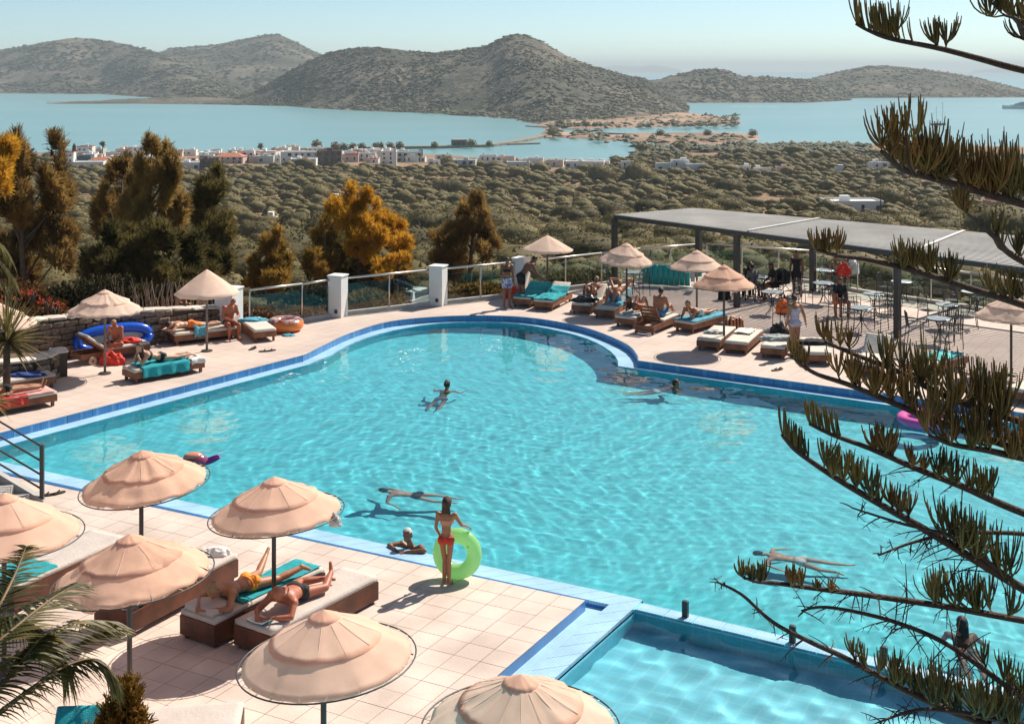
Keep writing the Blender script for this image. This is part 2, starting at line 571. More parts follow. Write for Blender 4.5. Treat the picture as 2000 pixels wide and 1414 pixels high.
# near side: deck edge, ledge and the corner with the small pool
nd_a, nd_b = G(155, 959, ZN), G(1143.5, 1172, ZN)
nw_a, nw_b = G(84, 919, ZL), G(1256, 1171, ZL)
ld_a, ld_b = G(403, 1007.5, ZL), G(1190, 1180, ZL)       # deck side of the near ledge
lo_b = G(1079, 1328, ZL); lo_end = nw_b + (lo_b - nw_b).normalized() * 12     # small pool side of the corner ledge
li_b = G(1028, 1318, ZL); li_end = ld_b + (li_b - ld_b).normalized() * 12
nd_c = G(965, 1324, ZN); nd_end = nd_b + (nd_c - nd_b).normalized() * 12
wl = isect(we_a, we_b, nw_a, nw_b)                       # left corner of the water
fl_ = isect(fe_a, fe_b, nd_a, nd_b)
ll_ = isect(fe_a, fe_b, ld_a, ld_b)
wr_far = G(1256, 1177, ZL); wr_dir = (G(1649, 1269, ZL) - wr_far).normalized()
wn_near = G(1239.5, 1189, ZL)
wr_end = wr_far + wr_dir * 10.5
wn_end = wn_near + wr_dir * 10.8
cv, wcv = catmull(curve), catmull(wcurve)
deck_far_edge = [fl_, fe_b] + cv + [right_far]
water_far_edge = [wl, we_b] + wcv + [wright_far]

def tile_mat(name, c1, c2, grout, size, rough=0.35, bump=0.2):
    """small square mosaic tiles"""
    m = bpy.data.materials.new(name); m.use_nodes = True
    N, L = m.node_tree.nodes, m.node_tree.links
    b = N['Principled BSDF']; b.inputs['Roughness'].default_value = rough
    tc = N.new('ShaderNodeTexCoord')
    mp = N.new('ShaderNodeMapping'); mp.inputs['Rotation'].default_value = (0, 0, math.atan2(nw_b.y - nw_a.y, nw_b.x - nw_a.x) * -1)
    L.new(tc.outputs['Object'], mp.inputs['Vector'])
    br = N.new('ShaderNodeTexBrick'); br.offset = 0.0
    br.inputs['Color1'].default_value = (*c1, 1); br.inputs['Color2'].default_value = (*c2, 1); br.inputs['Mortar'].default_value = (*grout, 1)
    br.inputs['Scale'].default_value = 1.0
    br.inputs['Mortar Size'].default_value = size * 0.07
    br.inputs['Brick Width'].default_value = size; br.inputs['Row Height'].default_value = size
    L.new(mp.outputs[0], br.inputs['Vector'])
    nz = N.new('ShaderNodeTexNoise'); nz.inputs['Scale'].default_value = 1.7; nz.inputs['Detail'].default_value = 5
    L.new(tc.outputs['Object'], nz.inputs['Vector'])
    hs = N.new('ShaderNodeHueSaturation')
    mr = N.new('ShaderNodeMapRange'); mr.inputs['From Min'].default_value = 0.3; mr.inputs['From Max'].default_value = 0.7
    mr.inputs['To Min'].default_value = 0.86; mr.inputs['To Max'].default_value = 1.12
    L.new(nz.outputs[0], mr.inputs[0]); L.new(mr.outputs[0], hs.inputs['Value'])
    L.new(br.outputs['Color'], hs.inputs['Color']); L.new(hs.outputs[0], b.inputs['Base Color'])
    bp = N.new('ShaderNodeBump'); bp.inputs['Strength'].default_value = bump; bp.inputs['Distance'].default_value = 0.004; bp.invert = True
    L.new(br.outputs['Fac'], bp.inputs['Height']); L.new(bp.outputs[0], b.inputs['Normal'])
    return m

M_LEDGE = tile_mat('light_blue_mosaic', (0.31, 0.56, 0.76), (0.35, 0.60, 0.80), (0.55, 0.70, 0.82), 0.05)
M_RISER = tile_mat('dark_blue_mosaic', (0.05, 0.20, 0.46), (0.06, 0.23, 0.50), (0.14, 0.32, 0.54), 0.05)
M_BASIN = tile_mat('pool_mosaic', (0.085, 0.62, 0.73), (0.095, 0.65, 0.76), (0.13, 0.68, 0.77), 0.25, 0.5, 0.0)
M_SMALL = tile_mat('small_pool_mosaic', (0.20, 0.72, 0.90), (0.21, 0.74, 0.92), (0.26, 0.78, 0.93), 0.25, 0.5, 0.0)
M_GROUT = mat('pale_grout', (0.62, 0.68, 0.70), 0.8)
def deck_material(name, base, joint, lines=True):
    m = bpy.data.materials.new(name); m.use_nodes = True
    N, L = m.node_tree.nodes, m.node_tree.links
    b = N['Principled BSDF']; b.inputs['Roughness'].default_value = 0.75; b.inputs['Specular IOR Level'].default_value = 0.3
    tc = N.new('ShaderNodeTexCoord')
    n1 = N.new('ShaderNodeTexNoise'); n1.inputs['Scale'].default_value = 0.5; n1.inputs['Detail'].default_value = 9; n1.inputs['Roughness'].default_value = 0.62
    L.new(tc.outputs['Object'], n1.inputs['Vector'])
    rp = N.new('ShaderNodeValToRGB'); rp.color_ramp.elements[0].position = 0.3; rp.color_ramp.elements[1].position = 0.65
    rp.color_ramp.elements[0].color = (*[c * 0.80 for c in base], 1); rp.color_ramp.elements[1].color = (*[c * 1.06 for c in base], 1)
    L.new(n1.outputs[0], rp.inputs[0])
    out = rp.outputs[0]
    if lines:
        mp = N.new('ShaderNodeMapping'); mp.inputs['Rotation'].default_value = (0, 0, -math.atan2(fe_d.y - fe_c.y, fe_d.x - fe_c.x))
        L.new(tc.outputs['Object'], mp.inputs['Vector'])
        br = N.new('ShaderNodeTexBrick'); br.offset = 0.0
        br.inputs['Color1'].default_value = (1, 1, 1, 1); br.inputs['Color2'].default_value = (0.93, 0.93, 0.94, 1); br.inputs['Mortar'].default_value = (*joint, 1)
        br.inputs['Scale'].default_value = 1.0; br.inputs['Mortar Size'].default_value = 0.008
        br.inputs['Brick Width'].default_value = 0.42; br.inputs['Row Height'].default_value = 0.42
        L.new(mp.outputs[0], br.inputs['Vector'])
        mx = N.new('ShaderNodeMix'); mx.data_type = 'RGBA'; mx.blend_type = 'MULTIPLY'; mx.inputs[0].default_value = 1.0
        L.new(out, mx.inputs[6]); L.new(br.outputs['Color'], mx.inputs[7])
        out = mx.outputs[2]
    L.new(out, b.inputs['Base Color'])
    return m
M_DECK = deck_material('terrace_paving', (0.62, 0.505, 0.44), (0.72, 0.66, 0.62))
M_TILE = mat('paving_tile', (0.62, 0.505, 0.44), 0.72, 0.15, 1.1, 0.25, 30.0, coords='Object', objvar=0.06, spec=0.3)
M_JOINT = mat('paving_joint', (0.40, 0.31, 0.26), 0.9)

fence_pts = [Vector(((x - 1000) * d / FPX, d, 0)) for x, d in
             [(440, 38.9), (470, 39.3), (590, 40.6), (660, 41.6), (856, 43.6), (1018, 45.3), (1175, 47.4), (1250, 48.6), (1380, 50.0), (1594, 47.9), (1675, 46.0), (1896, 42.8), (2000, 41.2), (2300, 37.5)]]
outer = [(-26, 20), (-20, 30)] + [xy(G(60, 712)), xy(G(300, 672)), xy(G(440, 648))] + [(p.x, p.y + 0.35) for p in fence_pts] + [(30, 34), (30, 10)]
pool_hole = [xy(p) for p in deck_far_edge]
far_loop = outer + [(right_far.x + 1, right_far.y - 1)] + pool_hole[::-1] + [(fl_.x - 4, fl_.y - 3)]
sheet([far_loop], 0.0, 'terrace', M_DECK)
mb = MB()          # outer face of the terrace slab
o2 = [(-26, 20), (-20, 30)] + [xy(G(60, 712)), xy(G(300, 672)), xy(G(440, 648))] + [(p.x, p.y + 0.35) for p in fence_pts] + [(30, 34)]
for a, b in zip(o2[:-1], o2[1:]):
    mb.add([(*a, -0.002), (*b, -0.002), (*b, -9), (*a, -9)], [(0, 1, 2, 3)])
tag(mb.build('terrace_retaining_wall', mat('rough_concrete', (0.42, 0.38, 0.33), 0.9, 0.2, 1.0)), kind='structure')

def band(name, pa, za, pb, zb, material, flip=False, kind='structure'):
    """strip between two equally long polylines"""
    n = len(pa)
    vs = [(p.x, p.y, za) for p in pa] + [(p.x, p.y, zb) for p in pb]
    fs = [(i, i+1, n+i+1, n+i) for i in range(n-1)]
    if flip: fs = [f[::-1] for f in fs]
    me = bpy.data.meshes.new(name); me.from_pydata(vs, [], fs); me.update()
    o = link(name, me, material)
    if kind: o['kind'] = kind
    return o
def resample(pts, n):
    pts = [Vector((p.x, p.y, 0)) for p in pts]
    d = [0.0]
    for a, b in zip(pts[:-1], pts[1:]): d.append(d[-1] + (b - a).length)
    t = np.linspace(0, d[-1], n)
    xs = np.interp(t, d, [p.x for p in pts]); ys = np.interp(t, d, [p.y for p in pts])
    return [Vector((x, y, 0)) for x, y in zip(xs, ys)]

# dark blue riser below the terrace edge, each tile slab a piece of its own
riser = empty('pool_edge_riser'); riser['kind'] = 'structure'
rs = resample([fl_, fe_b], 17) + resample(cv, 29)[1:] + resample([cv[-1], fe_d, right_far], 24)[1:]
for a, b in zip(rs[:-1], rs[1:]):
    d = (b - a).normalized(); n_ = Vector((d.y, -d.x, 0))
    g = d * 0.006
    q = MB(); a2, b2 = a + g, b - g
    q.add([(a2.x, a2.y, -0.004), (b2.x, b2.y, -0.004), (b2.x, b2.y, ZL), (a2.x, a2.y, ZL),
           (a2.x + n_.x*.02, a2.y + n_.y*.02, -0.004), (b2.x + n_.x*.02, b2.y + n_.y*.02, -0.004), (b2.x + n_.x*.02, b2.y + n_.y*.02, ZL), (a2.x + n_.x*.02, a2.y + n_.y*.02, ZL)],
          [(4, 5, 6, 7), (0, 1, 5, 4), (0, 4, 7, 3), (1, 2, 6, 5)])
    q.build('tile', M_RISER, riser)
band('riser_backing', rs, -0.006, rs, ZL - 0.1, mat('riser_joint', (0.16, 0.28, 0.42), 0.8))

# light blue ledge on the far side: one sloping mosaic band in slabs
ledge = empty('pool_ledge'); ledge['kind'] = 'structure'
def ledge_slabs(pa, pb, z, gap=0.012, t=0.05, material=None, parent=ledge):
    for i in range(len(pa) - 1):
        a, b, c, d = pa[i], pa[i+1], pb[i+1], pb[i]
        ea = (b - a).normalized() * gap / 2; eb = (c - d).normalized() * gap / 2
        MB().poly([xy(a + ea), xy(b - ea), xy(c - eb), xy(d + eb)], z - t, z).build('tile', material or M_LEDGE, parent, fix=True)
lin = resample([ll_, fe_b], 12) + resample(cv, 26)[1:] + resample([cv[-1], fe_d, right_far], 18)[1:]
lou = resample([wl, we_b], 12) + resample(wcv, 26)[1:] + resample([wcv[-1], we_d, wright_far], 18)[1:]
ledge_slabs(lin, lou, ZL)
band('ledge_bed', lin, ZL - 0.004, lou, ZL - 0.004, M_GROUT, True)
# near ledge with its joints
npa, npb = resample([ll_, ld_b], 44), resample([wl, nw_b], 44)
ledge_slabs(npb[:], npa[:], ZL)
band('ledge_bed', npa, ZL - 0.004, npb, ZL - 0.004, M_GROUT)
ca, cb = resample([ld_b, li_end], 30), resample([nw_b, lo_end], 30)
ledge_slabs(cb, ca, ZL)
band('ledge_bed', ca, ZL - 0.004, cb, ZL - 0.004, M_GROUT)
# drainage channel between the near deck and the ledge
ch_b = isect(nd_a, nd_b, li_b, ld_b)
gut = [xy(fl_), xy(nd_b), xy(nd_end), xy(li_end), xy(ld_b), xy(ll_)]
sheet([gut], ZL - 0.09, 'drain_channel', M_LEDGE)
mb = MB()
for a, b in ((ld_a, ld_b), (ll_, ld_a), (ld_b, li_end)):
    mb.add([(a.x, a.y, ZL - .05), (b.x, b.y, ZL - .05), (b.x, b.y, ZL - .1), (a.x, a.y, ZL - .1)], [(0, 1, 2, 3)])
for a, b in ((fl_, nd_b), (nd_b, nd_end)):
    mb.add([(a.x, a.y, ZN - .002), (b.x, b.y, ZN - .002), (b.x, b.y, ZL - .1), (a.x, a.y, ZL - .1)], [(0, 1, 2, 3)])
tag(mb.build('channel_side', M_RISER), kind='structure')

# wall between the two pools
weir = empty('pool_dividing_wall'); weir['kind'] = 'structure'
wa_, wb_ = resample([wr_far, wr_end], 24), resample([wn_near, wn_end], 24)
ledge_slabs(wb_, wa_, ZL, t=0.04, parent=weir)
mb = MB().poly([xy(p) for p in (wn_near + wr_dir * -0.2, wn_end, wr_end, wr_far + wr_dir * -0.2)], -2.0, ZL - 0.012)
mb.build('core', M_SMALL, weir, fix=True)

# basins
main_loop = water_far_edge + [wr_end, wr_far, nw_b]
def basin(name, loop, zf, ztop, material):
    mb = MB()
    for a, b in zip(loop, loop[1:] + loop[:1]):
        mb.add([(a.x, a.y, ztop), (b.x, b.y, ztop), (b.x, b.y, zf), (a.x, a.y, zf)], [(0, 1, 2, 3)])
    w = tag(mb.build(name + '_wall', material), kind='structure')
    f = sheet([[xy(p) for p in loop]], zf, name + '_floor', material)
    for o in (w, f): o.cycles.is_caustics_receiver = True
basin('pool', main_loop, -1.15, ZL - 0.01, M_BASIN)
small_loop = [wn_near, wn_end, wn_end + Vector((0, -8, 0)), lo_end + Vector((0.6, -2, 0)), lo_end]
basin('small_pool', small_loop, -0.74, ZL - 0.055, M_SMALL)

def water_material(name, tint):
    m = bpy.data.materials.new(name); m.use_nodes = True
    b = m.node_tree.nodes['Principled BSDF']
    b.inputs['Base Color'].default_value = (*tint, 1)
    b.inputs['Transmission Weight'].default_value = 1.0
    b.inputs['IOR'].default_value = 1.33
    b.inputs['Roughness'].default_value = 0.0
    return m
def inside(px, py, loop):
    r = np.zeros(px.shape, bool)
    n = len(loop)
    for i in range(n):
        a, b = loop[i], loop[(i+1) % n]
        c = ((a.y > py) != (b.y > py)) & (px < (b.x - a.x) * (py - a.y) / (b.y - a.y + 1e-12) + a.x)
        r ^= c
    return r
def water(name, loop, z, step, waves, material, pad=0.02):
    """rippled surface clipped to the pool outline (edge vertices pushed under the ledge)"""
    xs = [p.x for p in loop]; ys = [p.y for p in loop]
    X, Y = np.meshgrid(np.arange(min(xs) - step, min(max(xs), 16) + step, step), np.arange(max(min(ys), 11.5) - step, max(ys) + step, step))
    ins = inside(X, Y, loop)
    g = ins.copy()
    g[1:] |= ins[:-1]; g[:-1] |= ins[1:]; g[:, 1:] |= ins[:, :-1]; g[:, :-1] |= ins[:, 1:]
    Z = np.full(X.shape, z)
    wx = X + 0.35 * np.sin(0.7 * Y + 1.0) ; wy = Y + 0.35 * np.sin(0.8 * X)
    for a, b, p, h in waves:
        Z += h * np.sin(a * wx + b * wy + p)
    amp = 0.8 + 0.35 * np.sin(0.31 * X + 1.7) * np.sin(0.27 * Y + 0.4)
    Z = z + (Z - z) * amp
    idx = np.full(X.shape, -1); idx[g] = np.arange(g.sum())
    q = g[:-1, :-1] & g[1:, :-1] & g[:-1, 1:] & g[1:, 1:]
    f = np.stack([idx[:-1, :-1][q], idx[:-1, 1:][q], idx[1:, 1:][q], idx[1:, :-1][q]], -1)
    v = np.stack([X[g], Y[g], Z[g]], -1)
    # snap the border cells onto the outline so that nothing pokes over the ledge
    bd = ~ins[g]
    la = np.array([(p.x, p.y) for p in loop]); lb = np.roll(la, -1, 0)
    pts = v[bd, :2]
    best = np.full(len(pts), 1e9); bp = pts.copy()
    for a, b in zip(la, lb):
        d = b - a; L2 = (d * d).sum() + 1e-12
        t = np.clip(((pts - a) * d).sum(1) / L2, 0, 1)
        c = a + t[:, None] * d
        dd = ((pts - c) ** 2).sum(1)
        k = dd < best
        best[k] = dd[k]; bp[k] = c[k]
    v[bd, :2] = bp
    o = link(name, np_mesh(name, v, f, True), material)
    o['kind'] = 'structure'
    o.cycles.is_caustics_caster = True
    return o
def waveset(n, l0, l1, h, seed, cut=0.0):
    r = np.random.default_rng(seed); out = []
    for _ in range(n):
        L_ = math.exp(r.uniform(math.log(l0), math.log(l1))); a = r.uniform(0, 2 * PI)
        out.append((math.cos(a) * 2 * PI / L_, math.sin(a) * 2 * PI / L_, r.uniform(0, 6.28), h * L_))
    return out
water('pool_water', main_loop, ZW, 0.045, waveset(64, 0.16, 1.4, 0.00095, 5), water_material('pool_water', (0.86, 1.0, 1.0)))
water('small_pool_water', small_loop, ZS, 0.045, waveset(44, 0.3, 1.0, 0.0042, 9), water_material('small_pool_water', (0.9, 1.0, 1.0)))

# near deck: bed, then one slab per tile
near_loop = [xy(fl_ + Vector((-6, 1, 0))), xy(fl_), xy(nd_b), xy(nd_end), (nd_end.x - 2, 6), (-24, 6), (-24, 18)]
near = sheet([near_loop], ZN - 0.016, 'near_deck', M_JOINT)
e1 = (nd_b - nd_a); e1.z = 0; e1.normalize()
e2 = Vector((e1.y, -e1.x, 0))
TS = 0.42
tl = []
nl = [Vector((a, b, 0)) for a, b in near_loop]
def clip_poly(poly, a, b):
    """keep the part of a plan polygon right of line ab"""
    d = b - a; out = []
    def s(p): return d.x * (p.y - a.y) - d.y * (p.x - a.x)
    for i, p in enumerate(poly):
        q = poly[(i+1) % len(poly)]
        sp, sq = s(p), s(q)
        if sp <= 0: out.append(p)
        if (sp < 0 < sq) or (sq < 0 < sp):
            out.append(p + (q - p) * (sp / (sp - sq)))
    return out
o0 = Vector((nd_b.x, nd_b.y, 0))
for i in range(-46, 14):
    for j in range(0, 34):
        c0 = o0 + e1 * (i * TS) + e2 * (j * TS)
        g = 0.0045
        quad = [c0 + e1*g + e2*g, c0 + e1*(TS-g) + e2*g, c0 + e1*(TS-g) + e2*(TS-g), c0 + e1*g + e2*(TS-g)]
        quad = clip_poly(quad, Vector((nd_b.x, nd_b.y, 0)), Vector((nd_end.x, nd_end.y, 0)))
        if len(quad) < 3: continue
        c = sum(quad, Vector()) / len(quad)
        if c.y < 8 or c.y > 27 or c.x < -20: continue
        px = 1000 + FPX * c.x / c.y; py = HY + FPX * (CZ - ZN) / c.y
        vis = -20 < px < 1200 and 900 < py < 1425
        tl.append((0 if vis else 1, c.y, quad, c, len(quad)))
tl.sort(key=lambda t: (t[0], t[1]))
full = None
mb = MB(); cnt = 0
for vis, _, quad, c, n in tl:
    dz = random.uniform(-0.0015, 0.0015)
    if vis == 0 and cnt < 300:
        MB().poly([xy(p) for p in quad], ZN - 0.016, ZN + dz).build('tile', M_TILE, near, fix=True); cnt += 1
    else:
        mb.poly([xy(p) for p in quad], ZN - 0.016, ZN + dz)
r_ = mb.build('tile_field', M_TILE, near, fix=True); r_['kind'] = 'stuff'

# ------------------------------------------------------------------ wall, fence, pergola, stairs
M_WHITE = mat('white_render', (0.72, 0.72, 0.70), 0.8, 0.06, 2.0, 0.2, 20)
M_STEEL = mat('brushed_steel', (0.62, 0.60, 0.56), 0.35, metal=0.7)
M_DARKMETAL = mat('dark_grey_metal', (0.05, 0.05, 0.05), 0.45, 0.15, 3.0, metal=0.3)
M_STONE = mat('wall_stone', (0.11, 0.078, 0.06), 0.9, 0.35, 3.0, 0.9, 12.0, col2=(0.25, 0.185, 0.14), objvar=0.35)
M_CAP = mat('pale_cap_stone', (0.62, 0.55, 0.47), 0.85, 0.15, 2.0, 0.6, 12.0, objvar=0.12)
M_MORTAR = mat('dark_mortar', (0.09, 0.07, 0.055), 0.95)
def glass_material(name, tint, ior=1.5):
    """thin pane: clear with a tint, mirror-like at grazing angles"""
    m = bpy.data.materials.new(name); m.use_nodes = True
    N, L = m.node_tree.nodes, m.node_tree.links
    N.remove(N['Principled BSDF'])
    tr = N.new('ShaderNodeBsdfTransparent'); tr.inputs[0].default_value = (*tint, 1)
    gl = N.new('ShaderNodeBsdfGlossy'); gl.inputs['Roughness'].default_value = 0.02
    lw = N.new('ShaderNodeLayerWeight'); lw.inputs[0].default_value = 0.5
    pw = N.new('ShaderNodeMath'); pw.operation = 'POWER'; pw.inputs[1].default_value = 5.0
    fr = N.new('ShaderNodeMath'); fr.operation = 'MULTIPLY_ADD'; fr.inputs[1].default_value = 0.9; fr.inputs[2].default_value = ((ior - 1) / (ior + 1)) ** 2
    L.new(lw.outputs['Facing'], pw.inputs[0]); L.new(pw.outputs[0], fr.inputs[0])
    mx = N.new('ShaderNodeMixShader')
    L.new(fr.outputs[0], mx.inputs[0]); L.new(tr.outputs[0], mx.inputs[1]); L.new(gl.outputs[0], mx.inputs[2])
    L.new(mx.outputs[0], N['Material Output'].inputs['Surface'])
    return m
M_GLASS = glass_material('fence_glass', (0.80, 0.90, 0.885))
M_CLEAR = glass_material('clear_glass', (0.93, 0.985, 0.98), 1.35)

def irregular_stone(w, h, d, jit=0.018):
    """rough block with knocked-off corners"""
    mb = MB().box((0, 0, 0), (w, d, h))
    me = mb.mesh('stone')
    bm = bmesh.new(); bm.from_mesh(me)
    bmesh.ops.bevel(bm, geom=bm.edges[:], offset=min(w, h) * 0.14, segments=1, affect='EDGES')
    for v in bm.verts:
        v.co += Vector((random.uniform(-1, 1), random.uniform(-1, 1), random.uniform(-1, 1))) * jit
    bm.to_mesh(me); bm.free()
    return me
STONES = {}
def stone_mesh(kind):
    k = (kind, random.randrange(7))
    if k not in STONES:
        STONES[k] = irregular_stone(1.0, 1.0, 1.0, 0.05)
        STONES[k].materials.append(M_CAP if kind == 'cap' else M_STONE)
    return STONES[k]

def stone_wall(name, path, heights, label, thick=0.4, course=0.17, cap=True):
    root = empty(name, (0, 0, 0), label=label, cat='wall')
    core = MB()
    for k in range(len(path) - 1):
        a, b = path[k], path[k+1]
        h0, h1 = heights[k], heights[k+1]
        d = (b - a); ln = d.length; d.normalize(); n_ = Vector((-d.y, d.x, 0))
        if n_.y > 0: n_ = -n_
        rz = math.atan2(d.y, d.x)
        bk = -n_ * thick
        core.add([a, b, b + bk, a + bk, a + Vector((0, 0, h0)), b + Vector((0, 0, h1)), b + bk + Vector((0, 0, h1)), a + bk + Vector((0, 0, h0))],
                 [(0, 3, 2, 1), (4, 5, 6, 7), (0, 1, 5, 4), (1, 2, 6, 5), (2, 3, 7, 6), (3, 0, 4, 7)])
        z = 0.0; row = 0
        while z < max(h0, h1) - 0.08:
            ch = course * random.uniform(0.8, 1.25)
            s = -random.uniform(0, 0.2)
            while s < ln:
                w = random.uniform(0.22, 0.5)
                sm = s + w / 2
                top = h0 + (h1 - h0) * min(max(sm / ln, 0), 1)
                if z + ch * 0.7 < top and 0 <= sm <= ln:
                    o = link('stone', stone_mesh('stone'), None, root)
                    o.location = a + d * sm + n_ * (0.02 + random.uniform(-0.02, 0.02)) + Vector((0, 0, z + ch / 2))
                    o.scale = (w * 0.95, 0.16, min(ch, top - z) * 0.93)
                    o.rotation_euler = (0, random.uniform(-.04, .04), rz)
                s += w
            z += ch; row += 1
        if cap:
            s = 0.0
            while s < ln:
                w = min(random.uniform(0.45, 0.8), ln - s + 0.05)
                sm = s + w / 2
                o = link('cap_stone', stone_mesh('cap'), None, root)
                o.location = a + d * sm - n_ * (thick / 2 - 0.03) + Vector((0, 0, h0 + (h1 - h0) * sm / ln + 0.035))
                o.scale = (w * 0.985, thick + 0.12, 0.08)
                o.rotation_euler = (0, -math.atan2(h1 - h0, ln), rz)
                s += w
    core.build('mortar', M_MORTAR, root, fix=True)
    return root
stone_wall('stone_wall', [G(-60, 732), G(60, 712), G(190, 690), G(300, 672), G(438, 649)], [1.2, 1.15, 1.05, 0.95, 0.72], 'long dark stone wall with pale cap stones behind the left loungers')
pc = G(25, 742)
arc = [pc + Vector((math.cos(t) * 1.05, math.sin(t) * 0.95, 0)) for t in np.linspace(-2.4, 0.75, 7)]
stone_wall('stone_planter', arc[::-1], [0.62] * 7, 'low curved stone planter holding the yucca', thick=0.3, course=0.15)
mb = MB().lathe([(0.95, 0.02), (0.9, 0.5), (0.01, 0.55)], 20, (pc.x, pc.y, 0), close=False)
tag(mb.build('planter_soil', mat('soil', (0.12, 0.08, 0.05), 0.95, 0.3, 5)), kind='structure')
mb = MB(); mb.tube([G(70, 673, 0.35) + Vector((0, -.12, 0)), G(190, 655, 0.35) + Vector((0, -.14, 0)), G(320, 638, 0.3) + Vector((0, -.12, 0))], 0.06, 8)
tag(mb.build('drain_pipe', M_WHITE), 'pale pipe running along the foot of the stone wall', 'pipe')

# pillars
def pillar(px, d, w, h, label):
    o = empty('white_pillar', ((px - 1000) * d / FPX, d, 0), rz=R(-20 if px < 900 else -28), label=label, cat='pillar')
    MB().box((0, 0, h / 2), (w, w, h)).build('shaft', M_WHITE, o, bevel=0.012)
    MB().box((0, 0, h + 0.03), (w + 0.05, w + 0.05, 0.05)).build('cap', M_WHITE, o, bevel=0.01)
    MB().box((0.06, -w / 2 - 0.02, 0.2), (0.1, 0.05, 0.12)).build('lamp', M_DARKMETAL, o, bevel=0.01)
    return o
pillar(447, 39.0, 0.62, 1.32, 'wide white pillar where the glass fence meets the stone wall')
pillar(660, 41.5, 0.48, 1.30, 'white fence pillar to the left of the white car')
pillar(856, 43.5, 0.48, 1.30, 'white fence pillar to the right of the white car')
pillar(1018, 45.3, 0.48, 1.30, 'white fence pillar behind the bending man')

def glass_fence(i0, i1, label, h=1.2, step=1.45, trim=0.27):
    """steel rail and posts with a pane in each bay"""
    root = empty('glass_fence', fence_pts[i0], label=label, cat='fence', group='glass fences round the terrace')
    o0_ = fence_pts[i0]
    rail = MB(); foot = MB()
    for k in range(i0, i1):
        a, b = fence_pts[k] - o0_, fence_pts[k+1] - o0_
        d = (b - a); ln = d.length; u = d.normalized()
        ta = trim if k == i0 else 0.0; tb = trim if k == i1 - 1 else 0.0
        a2, b2 = a + u * ta, b - u * tb
        up = Vector((0, 0, h))
        rail.tube([a2 + up, b2 + up], 0.036, 8)
        foot.bar(a2 + Vector((0, 0, 0.06)), b2 + Vector((0, 0, 0.06)), 0.16, 0.12)
        L2 = (b2 - a2).length
        n = max(1, round(L2 / step))
        for j in range(n + 1):
            p = a2 + u * (L2 * j / n)
            if j < n or k == i1 - 1:
                MB().tube([p + Vector((0, 0, 0.1)), p + Vector((0, 0, h - 0.02))], 0.024, 8).build('post', M_STEEL, root, True)
            if j < n:
                q = a2 + u * (L2 * (j + 1) / n)
                MB().bar(p + u * 0.06 + Vector((0, 0, 0.58)), q - u * 0.06 + Vector((0, 0, 0.58)), 0.012, 0.86).build('pane', M_GLASS, root)
    rail.build('rail', M_STEEL, root, True)
    foot.build('kerb', mat('pale_concrete', (0.55, 0.50, 0.45), 0.85, 0.1, 3), root)
    return root
glass_fence(1, 3, 'glass fence with steel rail left of the first white pillar', trim=0.3)
glass_fence(3, 4, 'glass fence in front of the white car between two pillars', trim=0.3)
glass_fence(4, 5, 'glass fence between the bending man and the pillar right of the car', trim=0.3)
glass_fence(5, 8, 'glass fence behind the left end of the pergola and teal loungers', trim=0.3)
glass_fence(8, 13, 'glass fence running along the back of the pergola', trim=0.0)

# pergola
def V2(x, y, z=0): return Vector((x, y, z))
def pergola():
    root = empty('pergola', (3.82, 47.7, 0), label='long dark pergola with a slatted grey roof over the cafe tables', cat='pergola')
    o_ = Vector((3.82, 47.7, 0))
    n0, n1 = V2(3.82, 47.7), V2(16.3, 32.2)
    f0, f1 = V2(6.97, 49.8), V2(19.6, 38.6)
    zt = 2.56
    near_posts = [V2(3.82, 47.7), V2(7.57, 43.1), V2(11.5, 38.2), V2(15.4, 33.35)]
    M_ = M_DARKMETAL
    for p in near_posts:
        q = p - o_
        MB().box((q.x, q.y, zt / 2 - 0.05), (0.17, 0.17, zt - 0.1), rz=R(-50)).build('post', M_, root)
    fp = [f0 + (f1 - f0) * t for t in (0.02, 0.31, 0.62, 0.93)]
    for p in fp:
        q = p - o_
        MB().box((q.x, q.y, zt / 2 - 0.05), (0.19, 0.19, zt - 0.1), rz=R(-42)).build('post', M_, root)
    def beam(a, b, z, w, h, nm='beam'):
        MB().bar(a - o_ + Vector((0, 0, z)), b - o_ + Vector((0, 0, z)), w, h).build(nm, M_, root)
    beam(n0, n1, zt - 0.06, 0.12, 0.13); beam(f0, f1, zt - 0.06, 0.12, 0.13)
    beam(n0 + V2(.05, .03), f0 - V2(.05, .03), zt - 0.06, 0.12, 0.13)
    for p, q in zip(near_posts[1:], fp[1:]):
        u = (q - p).normalized() * 0.07
        beam(p + u, q - u, zt - 0.07, 0.1, 0.12, 'cross_beam')
    slat = mat('roof_slat', (0.50, 0.48, 0.45), 0.6, 0.15, 0.6)
    ns = 26
    ts = [0.0] + [0.325, 0.64] + [1.0]
    for k in range(3):
        mb = MB()
        for i in range(ns + 1):
            s = i / ns
            a = n0 + (f0 - n0) * s; b = n1 + (f1 - n1) * s
            p, q = a + (b - a) * (ts[k] + 0.002), a + (b - a) * (ts[k+1] - 0.002)
            mb.bar(p - o_ + Vector((0, 0, zt + 0.035)), q - o_ + Vector((0, 0, zt + 0.035)), 0.075, 0.03)
        o = mb.build('slats', slat, root); o['kind'] = 'stuff'
        for t in (ts[k],) if k else ():
            a = n0 + (n1 - n0) * t; b = f0 + (f1 - f0) * t
            MB().bar(a - o_ + Vector((0, 0, zt + 0.085)), b - o_ + Vector((0, 0, zt + 0.085)), 0.1, 0.03).build('seam_plate', mat('seam_plate', (0.72, 0.7, 0.66), 0.5), root)
pergola()

